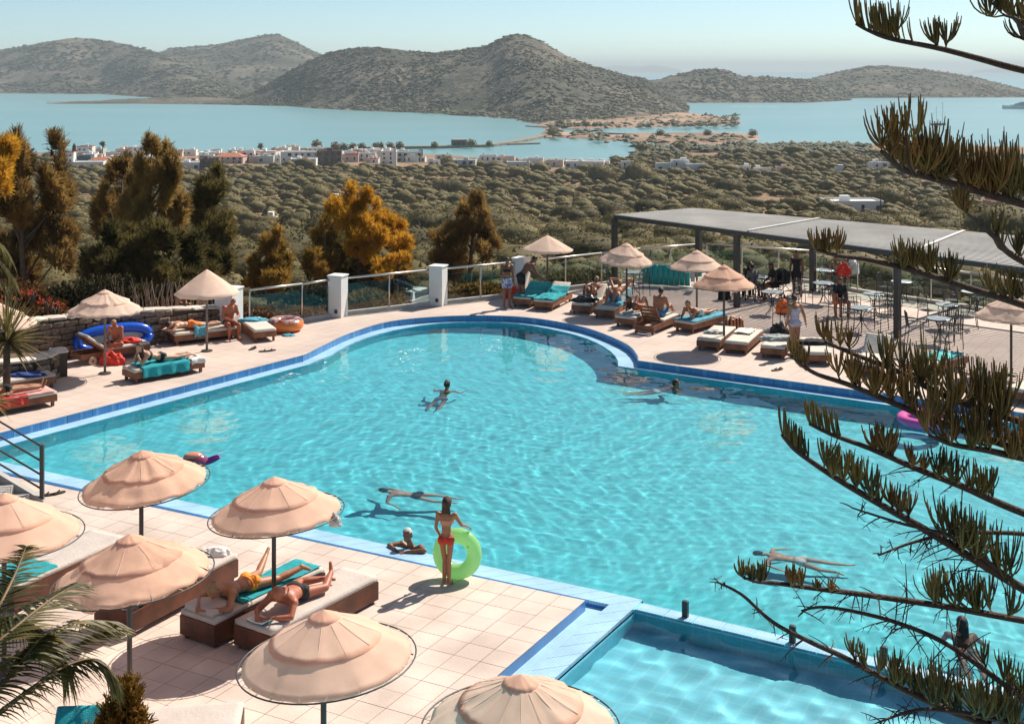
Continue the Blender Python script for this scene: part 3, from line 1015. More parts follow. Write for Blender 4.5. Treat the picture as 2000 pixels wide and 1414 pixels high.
# glass screen on the wall between the pools
gs = empty('pool_glass_screen', wr_far, label='clear frameless glass screen on the wall between the two pools', cat='glass screen')
mid = (wr_far + wn_near) / 2 - wr_far + Vector((-0.03, 0.02, 0))
for k, (t0, t1) in enumerate(((0.05, 2.95), (3.0, 5.9), (5.95, 8.9))):
    a, b = mid + wr_dir * t0, mid + wr_dir * t1
    MB().bar(a + Vector((0, 0, 0.25)), b + Vector((0, 0, 0.25)), 0.014, 0.40).build('pane', M_CLEAR, gs)
    for s in ((t0 + 0.75, t1 - 0.5)):
        p = mid + wr_dir * s
        MB().box((p.x, p.y, 0.12), (0.09, 0.07, 0.24), rz=math.atan2(wr_dir.y, wr_dir.x)).build('clamp', M_DARKMETAL, gs, bevel=0.008)

# stairs with railing coming down at the left
st = empty('deck_stairs', G(82, 978, ZN), label='concrete stairs with a dark metal railing descending to the near deck', cat='stairs')
M_CONC = mat('stair_concrete', (0.40, 0.38, 0.36), 0.85, 0.1, 3.0, 0.3, 30)
for i in range(9):
    MB().box((-0.35 - 0.29 * i, -0.72, 0.085 * (i + 1)), (0.29, 1.3, 0.17 * (i + 1) - 0.004 * i)).build('step', M_CONC, st)
mb = MB()
prof = [(0.05, 0.0), (0.05, 0.02), (-2.9, 1.78), (-2.9, 1.45), (-0.55, 0.0)]
mb.add([(x, 0.10, z) for x, z in prof] + [(x, -0.06, z) for x, z in prof], [(0, 1, 2, 3, 4), (9, 8, 7, 6, 5)] + [(i, 5 + i, 5 + (i+1) % 5, (i+1) % 5) for i in range(5)])
mb.build('stringer', M_CONC, st, fix=True)
for k, z in enumerate((1.02, 0.74, 0.48, 0.22)):
    MB().tube([(0, 0, z), (-2.9, 0, z + 1.72)], 0.02, 8).build('rail', M_DARKMETAL, st, True)
for i in range(3):
    MB().box((-1.35 * i, 0, 0.52 + 0.8 * i), (0.07, 0.07, 1.06)).build('railing_post', M_DARKMETAL, st)

# ------------------------------------------------------------------ umbrellas
def fabric(name, col, var=0.08, transl=0.28, scale=3.0):
    return mat(name, col, 0.9, var, scale, 0.08, 40.0, transl=transl, spec=0.1, objvar=0.06)
M_PEACH = fabric('peach_canvas', (0.94, 0.62, 0.475), transl=0.42)
M_PALE = fabric('pale_canvas', (0.93, 0.71, 0.58), transl=0.42)
M_WORN = fabric('worn_canvas', (0.92, 0.59, 0.44), 0.11, 0.42, 4.0)
M_SEAM = mat('canvas_seam', (0.78, 0.54, 0.41), 0.9)
M_POLE = mat('umbrella_pole', (0.06, 0.055, 0.05), 0.45, metal=0.2)
M_POLEW = mat('weathered_pole', (0.20, 0.16, 0.14), 0.7, 0.2, 6.0)
M_CORD = mat('cord', (0.7, 0.62, 0.52), 0.9)

def tier(r0, z0, r1, z1, ng, sag, wr, seed, thick=0.012, nr=7, per=6, flare=0.0):
    """one canopy tier: cloth sagging between the seams, with creases"""
    n = ng * per; vs = []; fs = []
    rnd = random.Random(seed)
    ph = [rnd.uniform(0, 6.28) for _ in range(4)]
    amp = [rnd.uniform(0.3, 1.3) for _ in range(ng)]
    for i in range(nr + 1):
        t = i / nr
        for k in range(n):
            a = 2 * PI * k / n
            g = k % per / per
            s = math.sin(PI * g) ** 1.0 * sag * (0.25 + t)
            w = wr * t * (math.sin(7 * a + ph[0] + 2 * t) + 0.6 * math.sin(13 * a + ph[1]) + 0.5 * math.sin(23 * a + ph[2] + 5 * t)) * amp[k // per]
            w += (0.010 + wr * 1.6) * t * mnoise.noise(Vector((3 * math.cos(a) * (0.3 + t), 3 * math.sin(a) * (0.3 + t), seed)))
            r = r0 + (r1 - r0) * t - s * 0.25 - abs(w) * 0.3
            z = z0 + (z1 - z0) * (t + flare * t * (1 - t)) - s * 0.35 + w
            vs.append((r * math.cos(a), r * math.sin(a), z))
    for i in range(nr):
        for k in range(n):
            k2 = (k + 1) % n
            fs.append((i*n+k, (i+1)*n+k, (i+1)*n+k2, i*n+k2))
    # turned-in hem
    for k in range(n):
        x, y, z = vs[nr*n+k]; vs.append((x * 0.985, y * 0.985, z - 0.03))
    for k in range(n):
        k2 = (k + 1) % n
        fs.append((nr*n+k, (nr+1)*n+k, (nr+1)*n+k2, nr*n+k2))
    me = bpy.data.meshes.new('tier'); me.from_pydata(vs, [], fs); me.update()
    return me

UMB_N = [0]
def umbrella(px, d, zap, r, label, zbase, style='peach', tilt=(0, 0), ng=12, drop=0.56, plain=False, hoop=True, wr=0.006, lace=True, pole='dark', rot=0.0):
    """two-tier canvas umbrella; origin at the pole foot"""
    UMB_N[0] += 1
    seed = UMB_N[0] * 17
    root = empty('umbrella', ((px - 1000) * d / FPX, d, zbase), label=label, cat='umbrella', group='canvas umbrellas round the pool')
    h = zap - zbase
    M_ = {'peach': M_PEACH, 'pale': M_PALE, 'worn': M_WORN}[style]
    MB().tube([(0, 0, 0), (0, 0, h - 0.06)], 0.033, 10).build('pole', M_POLE if pole == 'dark' else M_POLEW, root, True)
    MB().lathe([(0.16, 0), (0.16, 0.03), (0.05, 0.05)], 16).build('base_plate', M_POLE, root)
    can = empty('canopy', (0, 0, h)); can.parent = root
    can.rotation_euler = (R(tilt[0]), R(tilt[1]), rot)
    fr = r * 0.955
    if plain:
        link('cloth', tier(0.02, 0.0, fr, -drop, ng, 0.03, wr, seed, nr=9, flare=-0.1), M_, can, True)
    else:
        link('upper_tier', tier(0.05, -0.03, 0.64 * r, -drop * 0.58, ng, 0.02, wr, seed, flare=0.12), M_, can, True)
        link('lower_tier', tier(0.57 * r, -drop * 0.555, fr, -drop, ng, 0.025, wr * 1.6, seed + 1), M_, can, True)
        link('cap', tier(0.005, 0.0, 0.185 * r, -drop * 0.165, ng, 0.0, wr * 0.3, seed + 2, nr=4), M_, can, True)
    for k in range(ng):
        a = 2 * PI * k / ng
        c, s = math.cos(a), math.sin(a)
        pts = [(0.05 + (0.64 * r - 0.05) * t, -0.03 + (0.03 - drop * 0.58) * (t + 0.12 * t * (1 - t))) for t in (0.26, 0.45, 0.7, 0.95)] if not plain else [(0.05, -0.02), (0.5 * r, -drop * 0.5), (0.94 * r, -drop * 0.985)]
        MB().tube([(q * c, q * s, z + 0.001) for q, z in pts], 0.003, 4).build('seam', M_SEAM, can)
    if hoop:
        MB().ring((0, 0, -drop - 0.02), r, 0.009, 56, 6).build('hoop', M_POLE, can, True)
        if lace:
            mb = MB()
            for k in range(36):
                a = 2 * PI * (k + random.uniform(-.2, .2)) / 36
                b = a + random.uniform(-.05, .05)
                mb.tube([(fr * 0.985 * math.cos(a), fr * 0.985 * math.sin(a), -drop + 0.004), (r * math.cos(b), r * math.sin(b), -drop - 0.02)], 0.004, 3)
            mb.build('lacing', M_CORD, can)['kind'] = 'stuff'
    for k in range(6):        # ribs under the cloth
        a = 2 * PI * k / 6
        MB().tube([(0, 0, -0.07), (0.97 * r * math.cos(a), 0.97 * r * math.sin(a), -drop - 0.03)], 0.008, 5).build('rib', M_POLE, can)
    return root

umbrella(205, 33.67, 2.22, 0.99, 'pale two-tier umbrella over the lounger with the blue dinghy', 0, 'pale', wr=0.014, pole='worn', ng=16)
umbrella(404, 36.36, 2.32, 0.96, 'plain pale umbrella beside the seated bald man', 0, 'pale', plain=True, ng=6, drop=0.66, hoop=False, wr=0.012, pole='worn', rot=0.52)
umbrella(1069, 45.0, 2.17, 0.96, 'pale umbrella over the two teal loungers', 0, 'pale', plain=True, ng=8, drop=0.5, hoop=False)
umbrella(1224, 42.0, 2.32, 0.92, 'pale umbrella to the left of the teal air mattress', 0, 'pale', drop=0.62, tilt=(4, 3), wr=0.012)
umbrella(1361, 41.9, 2.1, 0.93, 'peach umbrella standing behind another, right of the teal air mattress', 0, 'pale', drop=0.58, ng=8, pole='worn')
umbrella(1414, 36.8, 2.40, 0.92, 'worn peach umbrella beside the row of white loungers', 0, 'worn', drop=0.6, ng=8, wr=0.014)
umbrella(1975, 33.5, 2.14, 0.95, 'peach umbrella at the right edge below the pergola', 0, 'pale', drop=0.6, wr=0.012)
umbrella(-6, 31.5, 2.28, 0.98, 'white umbrella cut by the left edge behind the yucca', 0, 'pale', drop=0.56)
umbrella(276, 19.08, 2.33, 0.95, 'two-tier peach umbrella nearest the stair railing', ZN, 'worn', wr=0.010, tilt=(3, -5), drop=0.50, ng=14)
umbrella(535, 18.63, 2.08, 0.98, 'two-tier peach umbrella over the woman in the orange bikini', ZN, 'peach', drop=0.52, tilt=(0, -4), wr=0.003)
umbrella(8, 17.2, 2.32, 1.03, 'peach umbrella cut by the left edge of the near deck', ZN, 'peach', drop=0.56, wr=0.006, ng=8)
umbrella(253, 16.0, 2.20, 0.99, 'creased peach umbrella behind the palm fronds', ZN, 'worn', drop=0.52, tilt=(0, -5), wr=0.016, ng=8)
umbrella(632, 13.95, 2.12, 0.97, 'large smooth peach umbrella in front of the reading man', ZN, 'peach', drop=0.53, tilt=(0, -4), wr=0.003)
umbrella(1017, 12.6, 2.05, 0.98, 'peach umbrella at the bottom edge by the small pool', ZN, 'peach', drop=0.50, wr=0.008, ng=16)
umbrella(345, 11.65, 2.02, 0.95, 'peach umbrella top just showing at the bottom left edge', ZN, 'peach', drop=0.5)

# ------------------------------------------------------------------ loungers
M_WOOD = mat('teak', (0.20, 0.075, 0.032), 0.55, 0.3, 4.0, 0.2, 30, objvar=0.12)
M_WOODD = mat('dark_teak', (0.11, 0.034, 0.016), 0.5, 0.35, 4.0, 0.2, 30)
M_MATT = mat('cream_mattress', (0.60, 0.55, 0.48), 0.85, 0.06, 3.0, 0.4, 18)
M_MATTG = mat('grey_mattress', (0.52, 0.46, 0.42), 0.85, 0.06, 3.0, 0.4, 18)
M_TEAL = mat('teal_towel', (0.015, 0.33, 0.38), 0.95, 0.12, 14.0, 0.8, 90)
M_BLUE = mat('blue_towel', (0.10, 0.36, 0.48), 0.95, 0.2, 9.0, 0.8, 90)
def cushion(l, w, t, seed=0, cr=0.006):
    """soft slab with rounded edges and faint creases"""
    nx, ny = 20, 9
    bm = bmesh.new()
    bmesh.ops.create_cube(bm, size=1.0)
    for v in bm.verts: v.co = Vector((v.co.x * l, v.co.y * w, v.co.z * t))
    bmesh.ops.subdivide_edges(bm, edges=[e for e in bm.edges if abs((e.verts[0].co - e.verts[1].co).x) > 0.01], cuts=nx, use_grid_fill=True)
    bmesh.ops.subdivide_edges(bm, edges=[e for e in bm.edges if abs((e.verts[0].co - e.verts[1].co).y) > 0.01], cuts=ny, use_grid_fill=True)
    for v in bm.verts:
        ex = max(0, abs(v.co.x) - (l / 2 - 0.03)) / 0.03; ey = max(0, abs(v.co.y) - (w / 2 - 0.03)) / 0.03
        e = min(1, math.hypot(ex, ey))
        v.co.z *= (1 - 0.22 * e * e)
        if v.co.z > 0:
            v.co.z += cr * mnoise.noise(Vector((v.co.x * 4 + seed, v.co.y * 5, seed)))
    me = bpy.data.meshes.new('cushion'); bm.to_mesh(me); bm.free()
    me.shade_smooth()
    return me

def lounger(foot, head, label, z=0.0, back=0.0, mattress='cream', wood='teak', wheels=False, h=0.27, width=0.68, group='wooden sun loungers', L_=2.0, pillow=False, backmat=True):
    """wooden lounger from its foot end to its head end (ground points)"""
    a, b = Vector((foot.x, foot.y, z)), Vector((head.x, head.y, z))
    c = (a + b) / 2; d = b - a
    root = empty('sun_lounger', c, math.atan2(d.y, d.x), label=label, cat='sun lounger', group=group)
    Mw = {'teak': M_WOOD, 'dark': M_WOODD}[wood]
    Mm = {'cream': M_MATT, 'grey': M_MATTG}.get(mattress, M_MATT)
    l, w = L_, width
    bd = 0.15 if h < 0.31 else 0.27
    for s in (-1, 1):
        MB().box((0, s * (w / 2 - 0.0175), h - bd / 2), (l - 0.072, 0.035, bd)).build('side_board', Mw, root)
        MB().box((s * (l / 2 - 0.0175), 0, h - bd / 2), (0.035, w, bd)).build('end_board', Mw, root)
    for sx in (-1, 1):
        if wheels and sx == 1: continue
        for sy in (-1, 1):
            MB().box((sx * (l / 2 - 0.09), sy * (w / 2 - 0.07), (h - bd) / 2 + 0.02), (0.07, 0.06, h - bd + 0.04)).build('leg', Mw, root)
    if wheels:
        for sy in (-1, 1):
            q = Matrix.Rotation(PI / 2, 3, 'X')
            wh = empty('wheel', (l / 2 - 0.32, sy * (w / 2 + 0.03), 0.1)); wh.parent = root
            t = MB().lathe([(0.11, -0.02), (0.11, 0.02)], 20); t.v = [tuple(q @ Vector(v)) for v in t.v]; t.build('rim', mat('pale_wood', (0.55, 0.42, 0.32), 0.7, 0.1, 5), wh)
            t = MB().lathe([(0.03, -0.03), (0.03, 0.03)], 12); t.v = [tuple(q @ Vector(v)) for v in t.v]; t.build('hub', M_WOODD, wh)
    hinge = 0.28 if back else l / 2
    ns = 11
    bl = l / 2 - hinge - 0.02
    for i in range(int((hinge + l / 2) / 0.13)):
        x = -l / 2 + 0.1 + i * 0.13
        if x < hinge - 0.05:
            MB().box((x, 0, h - 0.03), (0.07, w - 0.08, 0.022)).build('slat', Mw, root)
    if back:
        br = empty('backrest', (hinge, 0, h - 0.01)); br.parent = root
        br.rotation_euler = (0, -R(back), 0)
        for i in range(5):
            MB().box((0.07 + i * 0.145, 0, 0.0), (0.11, w - 0.1, 0.02)).build('slat', Mw, br)
        for s in (-1, 1):
            MB().box((bl / 2, s * (w / 2 - 0.07), -0.025), (bl, 0.04, 0.03)).build('rail', Mw, br)
        if backmat and mattress != 'none':
            o = link('cushion', cushion(bl, w - 0.04, 0.085, 3), Mm, br); o.location = (bl / 2 + 0.01, 0, 0.058)
    if mattress != 'none':
        ml = hinge + l / 2
        o = link('mattress', cushion(ml - 0.02, w - 0.02, 0.09, random.random() * 9), Mm, root)
        o.location = (-l / 2 + ml / 2, 0, h + 0.045)
    if pillow:
        o = link('head_cushion', cushion(0.42, w - 0.14, 0.1, 2), Mm, root); o.location = (l / 2 - 0.24, 0, h + 0.13)
    return root

def towel(lg, x0, x1, material, label, y0=-0.36, y1=0.36, dl=0.0, dr=0.0, top=0.375, seed=0, amp=0.012, group=None, back=None, cat='towel', name='towel', skew=0.0):
    """cloth lying on a lounger, hanging over its sides by dl (right) and dr (left)"""
    nx, ny = 26, 30
    s = np.linspace(y0 - dl, y1 + dr, ny)
    vs = []; fs = []
    hinge, ba = (0.28, R(back)) if back else (9, 0)
    for i in range(nx):
        x = x0 + (x1 - x0) * i / (nx - 1)
        for y in s:
            yy = min(max(y, y0), y1); fall = abs(y - yy)
            n_ = mnoise.fractal(Vector((x * 3.2 + seed, y * 4 + seed * 2, seed)), 1, 2, 3)
            fold = math.sin(x * 16 + seed + 1.5 * mnoise.noise(Vector((x * 3, seed, y)))) * 0.5 + 0.5
            px_, pz = x + skew * y, top + abs(n_) * amp * 1.6 + max(0, fold - 0.55) * amp
            py = yy + math.copysign(0.012 + 0.05 * fold * min(1, fall * 5), y - yy) * (1 if fall > 0 else 0)
            pz -= fall
            if px_ > hinge:
                u = px_ - hinge; zz = pz - top
                px_ = hinge + u * math.cos(ba) - zz * math.sin(ba); pz = top + u * math.sin(ba) + zz * math.cos(ba)
            vs.append((px_, py, pz))
    for i in range(nx - 1):
        for j in range(ny - 1):
            fs.append((i*ny+j, (i+1)*ny+j, (i+1)*ny+j+1, i*ny+j+1))
    me = bpy.data.meshes.new(name); me.from_pydata(vs, [], fs); me.update(); me.shade_smooth()
    o = link(name, me, material)
    md = o.modifiers.new('thickness', 'SOLIDIFY'); md.thickness = 0.012
    o.location = lg.location; o.rotation_euler = lg.rotation_euler
    tag(o, label, cat, group)
    return o
def crumple(loc, rad, material, label, seed=0, cat='towel', name='towel', rz=0.0, h=0.12):
    """loose heap of cloth"""
    bm = bmesh.new(); bmesh.ops.create_icosphere(bm, subdivisions=4, radius=1.0)
    for v in bm.verts:
        n_ = mnoise.fractal(v.co * 2.1 + Vector((seed, 0, 0)), 1, 2, 4)
        r = 1 + 0.35 * n_
        v.co = Vector((v.co.x * rad[0] * r, v.co.y * rad[1] * r, max(-0.02, v.co.z * h * r * (1.2 if v.co.z > 0 else 0.2))))
    me = bpy.data.meshes.new(name); bm.to_mesh(me); bm.free(); me.shade_smooth()
    o = link(name, me, material); o.location = loc; o.rotation_euler = (0, 0, rz)
    return tag(o, label, cat)

def ends(p, q, z=0.0): return G(*p, z), G(*q, z)
LG = {}
f_, h_ = ends((285, 690), (145, 712)); LG['dinghy'] = lounger(f_, h_, 'wheeled lounger with raised back beside the blue dinghy', back=38, wheels=True, mattress='cream', h=0.3)
f_, h_ = ends((394, 721), (243, 747)); LG['prone'] = lounger(f_, h_, 'lounger under the woman in black beside the pool edge')
f_, h_ = ends((470, 656), (325, 673)); LG['wall'] = lounger(f_, h_, 'lounger against the stone wall under the bald man')
f_, h_ = ends((522, 671), (482, 641)); LG['endon'] = lounger(f_, h_, 'lounger seen end-on next to the doughnut float', h=0.29)
dv = (LG['prone'].matrix_basis.to_3x3() @ Vector((-1, 0, 0)))
p_ = G(103, 787); LG['legs'] = lounger(p_, p_ - dv * 2.05, 'lounger with sunbathing legs at the left edge')
p_ = G(101, 752); LG['legs2'] = lounger(p_, p_ - dv * 2.05, 'lounger with a blue cloth behind the sunbathing legs', mattress='grey')
dv = (G(1066, 577) - G(1018, 600)).normalized()
p_ = G(1019, 601); LG['teal1'] = lounger(p_, p_ + dv * 2.0, 'left one of the two teal covered loungers', back=20)
p_ = G(1061, 607); LG['teal2'] = lounger(p_, p_ + dv * 2.0, 'right one of the two teal covered loungers', back=28)
p_ = G(1135, 614); LG['dark'] = lounger(p_, p_ + dv * 2.0, 'lounger with a black float on its foot end', back=34)
dv2 = (G(1225, 597) - G(1180, 623)).normalized()
p_ = G(1180, 623); LG['rec'] = lounger(p_, p_ + dv2 * 2.0, 'cream lounger under the person reclining with arms raised', back=34)
f_, h_ = ends((1272, 620), (1221, 640)); LG['hid'] = lounger(f_, h_, 'lounger half hidden left of the raised wooden backrest')
f_, h_ = ends((1315, 629), (1250, 656)); LG['raised'] = lounger(f_, h_, 'lounger with its wooden backrest raised towards the pool', back=52, backmat=False)
f_, h_ = ends((1406, 630), (1331, 651)); LG['bluet'] = lounger(f_, h_, 'lounger covered by a blue towel under a prone person')
dv3 = (G(1420, 655) - G(1383, 685)).normalized()
p_ = G(1383, 686); LG['w1'] = lounger(p_, p_ + dv3 * 2.0, 'white lounger beside the worn umbrella pole, leftmost of its row')
p_ = G(1437, 692); LG['w2'] = lounger(p_, p_ + dv3 * 2.0, 'white lounger with a folded white towel, second of its row')
dv4 = (G(1531, 668) - G(1508, 701)).normalized()
p_ = G(1509, 701); LG['w3'] = lounger(p_, p_ + dv4 * 2.0, 'white lounger with grey clothes beside the woman in the swimsuit')
p_ = G(1600, 714); LG['w4'] = lounger(p_, p_ + Vector((0.1, 1, 0)).normalized() * 2.0, 'white lounger with a black shirt, half behind the branch')
p_ = G(1690, 735); LG['w5'] = lounger(p_, p_ + Vector((0.45, 0.9, 0)).normalized() * 2.0, 'lounger with raised back behind the conifer tips', back=40)
p_ = G(1790, 735); LG['w6'] = lounger(p_, p_ + Vector((0.75, 0.65, 0)).normalized() * 2.0, 'lounger with a turquoise towel hidden behind the conifer', mattress='cream')
p_ = G(1985, 788); LG['w7'] = lounger(p_, p_ + Vector((0.8, 0.6, 0)).normalized() * 2.0, 'pale lounger at the right edge of the terrace')
dn = Vector((0.555, 0.832, 0))
f_ = G(603, 1150, ZN); LG['orange'] = lounger(f_, f_ - dn * 2.3, 'dark wooden lounger under the woman in the orange bikini', z=ZN, wood='dark', mattress='grey', h=0.33, L_=2.3, width=0.70, pillow=True)
f_ = G(704, 1166, ZN); LG['read'] = lounger(f_, f_ - dn * 2.3, 'dark wooden lounger under the man reading', z=ZN, wood='dark', mattress='grey', h=0.32, L_=2.3, width=0.72)
f_ = G(430, 1128, ZN); LG['open'] = lounger(f_, f_ - Vector((0.47, 0.88, 0)) * 2.3, 'dark lounger with its back frame raised beside the palm', z=ZN, wood='dark', mattress='grey', h=0.36, L_=2.3, width=0.74, back=24)
f_ = G(215, 1090, ZN); LG['leftn'] = lounger(f_, f_ - Vector((0.47, 0.88, 0)) * 2.3, 'grey cushioned lounger under the leftmost near umbrella', z=ZN, wood='dark', mattress='grey', h=0.34, L_=2.3, width=0.8)
f_ = G(470, 1412, ZN + 0.4); LG['front'] = lounger(f_ + Vector((0, 0.1, 0)), f_ + Vector((-2.0, -0.15, 0)), 'grey lounger lying crosswise at the bottom edge', z=ZN, wood='dark', mattress='grey', h=0.34, width=0.8)
f_ = G(178, 1440, ZN + 0.5); LG['tealn'] = lounger(f_ + Vector((0.15, -1.8, 0)), f_ + Vector((0, 0.15, 0)), 'lounger with a teal covered backrest behind the small cypress', z=ZN, wood='dark', back=45, mattress='grey')

towel(LG['prone'], -0.55, 0.78, M_TEAL, 'teal towel hanging over the side of the lounger under the woman in black', dl=0.0, dr=0.27, seed=2, amp=0.02)
towel(LG['prone'], -1.0, -0.6, mat('white_print_towel', (0.72, 0.62, 0.58), 0.95, 0.2, 8, col2=(0.75, 0.72, 0.7)), 'white printed towel under the feet of the woman in black', dl=0.05, dr=0.12, seed=6, amp=0.03)
towel(LG['wall'], 0.05, 0.42, M_BLUE, 'crumpled blue towel draped over the lounger by the wall', dl=0.05, dr=0.3, top=0.44, seed=9, amp=0.09)
towel(LG['teal1'], -1.01, 0.9, M_TEAL, 'teal towel spread on the left one of the paired loungers', dl=0.03, dr=0.06, seed=11, back=20, amp=0.03)
towel(LG['teal2'], -1.01, 0.7, M_TEAL, 'teal towel spread on the right one of the paired loungers', dl=0.05, dr=0.03, seed=14, back=28, amp=0.05)
towel(LG['rec'], -0.6, 0.9, M_BLUE, 'blue towel under the person reclining with arms raised', dl=0.06, dr=0.0, seed=17, back=34, y0=-0.33, y1=0.2)
towel(LG['bluet'], -0.98, 0.98, M_BLUE, 'blue towel under the prone person near the worn umbrella', dl=0.04, dr=0.05, seed=19, amp=0.02)
towel(LG['orange'], -1.1, 0.55, M_TEAL, 'teal towel under the woman in the orange bikini', y0=-0.22, y1=0.3, top=0.435, seed=23, amp=0.015)
towel(LG['leftn'], 0.3, 1.1, M_TEAL, 'teal towel on the lounger under the leftmost near umbrella', dl=0.1, dr=0.05, top=0.445, seed=29)
towel(LG['tealn'], 0.0, 0.98, M_TEAL, 'teal towel over the backrest behind the small cypress', dl=0.05, dr=0.05, top=0.40, seed=31, back=45)
towel(LG['legs'], -0.95, 0.9, mat('pink_towel', (0.62, 0.33, 0.30), 0.95, 0.1, 9), 'pink towel under the sunbathing legs', dl=0.0, dr=0.02, seed=33)
towel(LG['legs'], -0.3, 0.6, mat('red_towel', (0.50, 0.05, 0.04), 0.95, 0.15, 9), 'red towel hanging from the lounger at the left edge', y0=0.2, y1=0.35, dr=0.22, top=0.385, seed=35)
towel(LG['w2'], 0.0, 0.75, mat('white_towel', (0.74, 0.70, 0.65), 0.95, 0.05, 9), 'folded white towel on the second white lounger', y0=-0.2, y1=0.3, top=0.40, seed=38, amp=0.03)
towel(LG['w6'], -0.4, 0.7, mat('turquoise_towel', (0.10, 0.50, 0.52), 0.95, 0.2, 9), 'turquoise towel on the lounger behind the conifer', seed=41, amp=0.04)

def on(lg, x, y, z=0.37):
    return lg.matrix_basis @ Vector((x, y, z))
M_GREYC = mat('grey_cloth', (0.22, 0.25, 0.26), 0.95, 0.4, 12, col2=(0.5, 0.52, 0.5))
M_BLACKC = mat('black_cloth', (0.015, 0.015, 0.018), 0.9, 0.3, 9)
M_ORANGE = mat('orange_cloth', (0.75, 0.16, 0.03), 0.85, 0.15, 9)
M_RED = mat('red_fabric', (0.62, 0.035, 0.02), 0.7, 0.15, 8)
M_NAVY = mat('navy_cloth', (0.02, 0.05, 0.22), 0.9, 0.2, 9)
crumple(on(LG['w1'], -0.2, 0.02), (0.28, 0.2), M_GREYC, 'grey clothes heaped on the leftmost white lounger', 1, 'clothes', 'clothes_heap', h=0.07)
crumple(on(LG['w3'], -0.1, 0.0), (0.5, 0.27), M_GREYC, 'grey and white clothes heaped on the third white lounger', 2, 'clothes', 'clothes_heap', h=0.1)
crumple(on(LG['w3'], 0.72, 0.05), (0.25, 0.25), M_BLACKC, 'black bag on the head end of the third white lounger', 8, 'bag', 'bag', h=0.25)
crumple(on(LG['w4'], 0.1, 0.0), (0.5, 0.26), M_BLACKC, 'black shirt heaped on the white lounger behind the branch', 3, 'clothes', 'clothes_heap', h=0.1)
crumple(on(LG['endon'], 0.45, 0.0), (0.42, 0.26), M_BLUE, 'blue towel heaped on the lounger next to the doughnut float', 4, h=0.08)
crumple(on(LG['dinghy'], -0.55, 0.05), (0.34, 0.24), M_RED, 'red towel heaped on the lounger beside the dinghy', 5, h=0.12)
crumple(on(LG['dinghy'], -0.2, -0.1), (0.35, 0.16), M_GREYC, 'grey towel lying next to the seated man by the dinghy', 15, h=0.05)
crumple(on(LG['legs2'], -0.35, 0.1), (0.5, 0.2), M_NAVY, 'navy cloth heaped on the grey lounger at the left', 6, h=0.06)
crumple(G(218, 712), (0.32, 0.16), M_RED, 'red beach bag standing beside the umbrella pole', 7, 'bag', 'beach_bag', h=0.28)
crumple(G(563, 656), (0.2, 0.14), M_BLUE, 'small blue cloth dropped beside the doughnut float', 9, h=0.05)
crumple(on(LG['open'], -0.98, 0.1, 0.45), (0.2, 0.13), mat('white_cloth', (0.75, 0.74, 0.72), 0.9), 'white cap lying on the dark lounger', 10, 'cap', 'cap', h=0.1)
crumple(on(LG['dark'], -0.55, 0.0), (0.42, 0.33), mat('black_vinyl', (0.012, 0.012, 0.014), 0.25), 'black inflatable float lying on a lounger', 11, 'float', 'pool_float', h=0.16)
crumple(on(LG['hid'], 0.65, 0.1), (0.3, 0.25), M_GREYC, 'grey towel on the half hidden lounger', 12, h=0.07)
crumple(G(1480, 665), (0.2, 0.14), mat('coral_cloth', (0.6, 0.2, 0.12), 0.9, 0.2, 8), 'coral beach bag behind the second white lounger', 13, 'bag', 'beach_bag', h=0.3)
crumple(G(1000, 582) , (0.25, 0.2), M_RED, 'red bag on the ground beside the standing woman', 16, 'bag', 'bag', h=0.32)

def striped(name, c1, c2, n=14):
    m = bpy.data.materials.new(name); m.use_nodes = True
    N, L = m.node_tree.nodes, m.node_tree.links
    tc = N.new('ShaderNodeTexCoord'); w = N.new('ShaderNodeTexWave'); w.inputs['Scale'].default_value = n; w.inputs['Distortion'].default_value = 1.0
    rp = N.new('ShaderNodeValToRGB'); rp.color_ramp.interpolation = 'CONSTANT'; rp.color_ramp.elements[1].position = 0.5
    rp.color_ramp.elements[0].color = (*c1, 1); rp.color_ramp.elements[1].color = (*c2, 1)
    L.new(tc.outputs['Object'], w.inputs[0]); L.new(w.outputs[1], rp.inputs[0]); L.new(rp.outputs[0], N['Principled BSDF'].inputs['Base Color'])
    return m
crumple(G(1434, 642), (0.3, 0.15), striped('striped_canvas', (0.55, 0.18, 0.05), (0.05, 0.03, 0.03), 3), 'orange striped beach bag beside the blue towel lounger', 21, 'bag', 'beach_bag', h=0.3)

# ------------------------------------------------------------------ floats
def vinyl(name, col, rough=0.2, transl=0.0): return mat(name, col, rough, 0.03, 3, transl=transl)
# blue dinghy leaning behind the first lounger
dg = empty('inflatable_dinghy', G(222, 689) + Vector((0, 0.0, 0.40)), R(18), label='blue inflatable dinghy leaning on the stone wall', cat='dinghy')
mb = MB(); pts = []
for i in range(40):
    a = 2 * PI * i / 40
    pts.append((1.02 * math.copysign(abs(math.cos(a)) ** 0.75, math.cos(a)), 0.0, 0.28 * math.copysign(abs(math.sin(a)) ** 0.8, math.sin(a))))
mb.tube(pts + [pts[0]], 0.14, 12); mb.build('tube', vinyl('blue_vinyl', (0.01, 0.09, 0.55)), dg, True)
MB().box((0, 0.06, 0), (1.75, 0.04, 0.42)).build('floor', vinyl('pale_vinyl', (0.45, 0.5, 0.5)), dg)
dg.rotation_euler = (R(-16), 0, R(38))
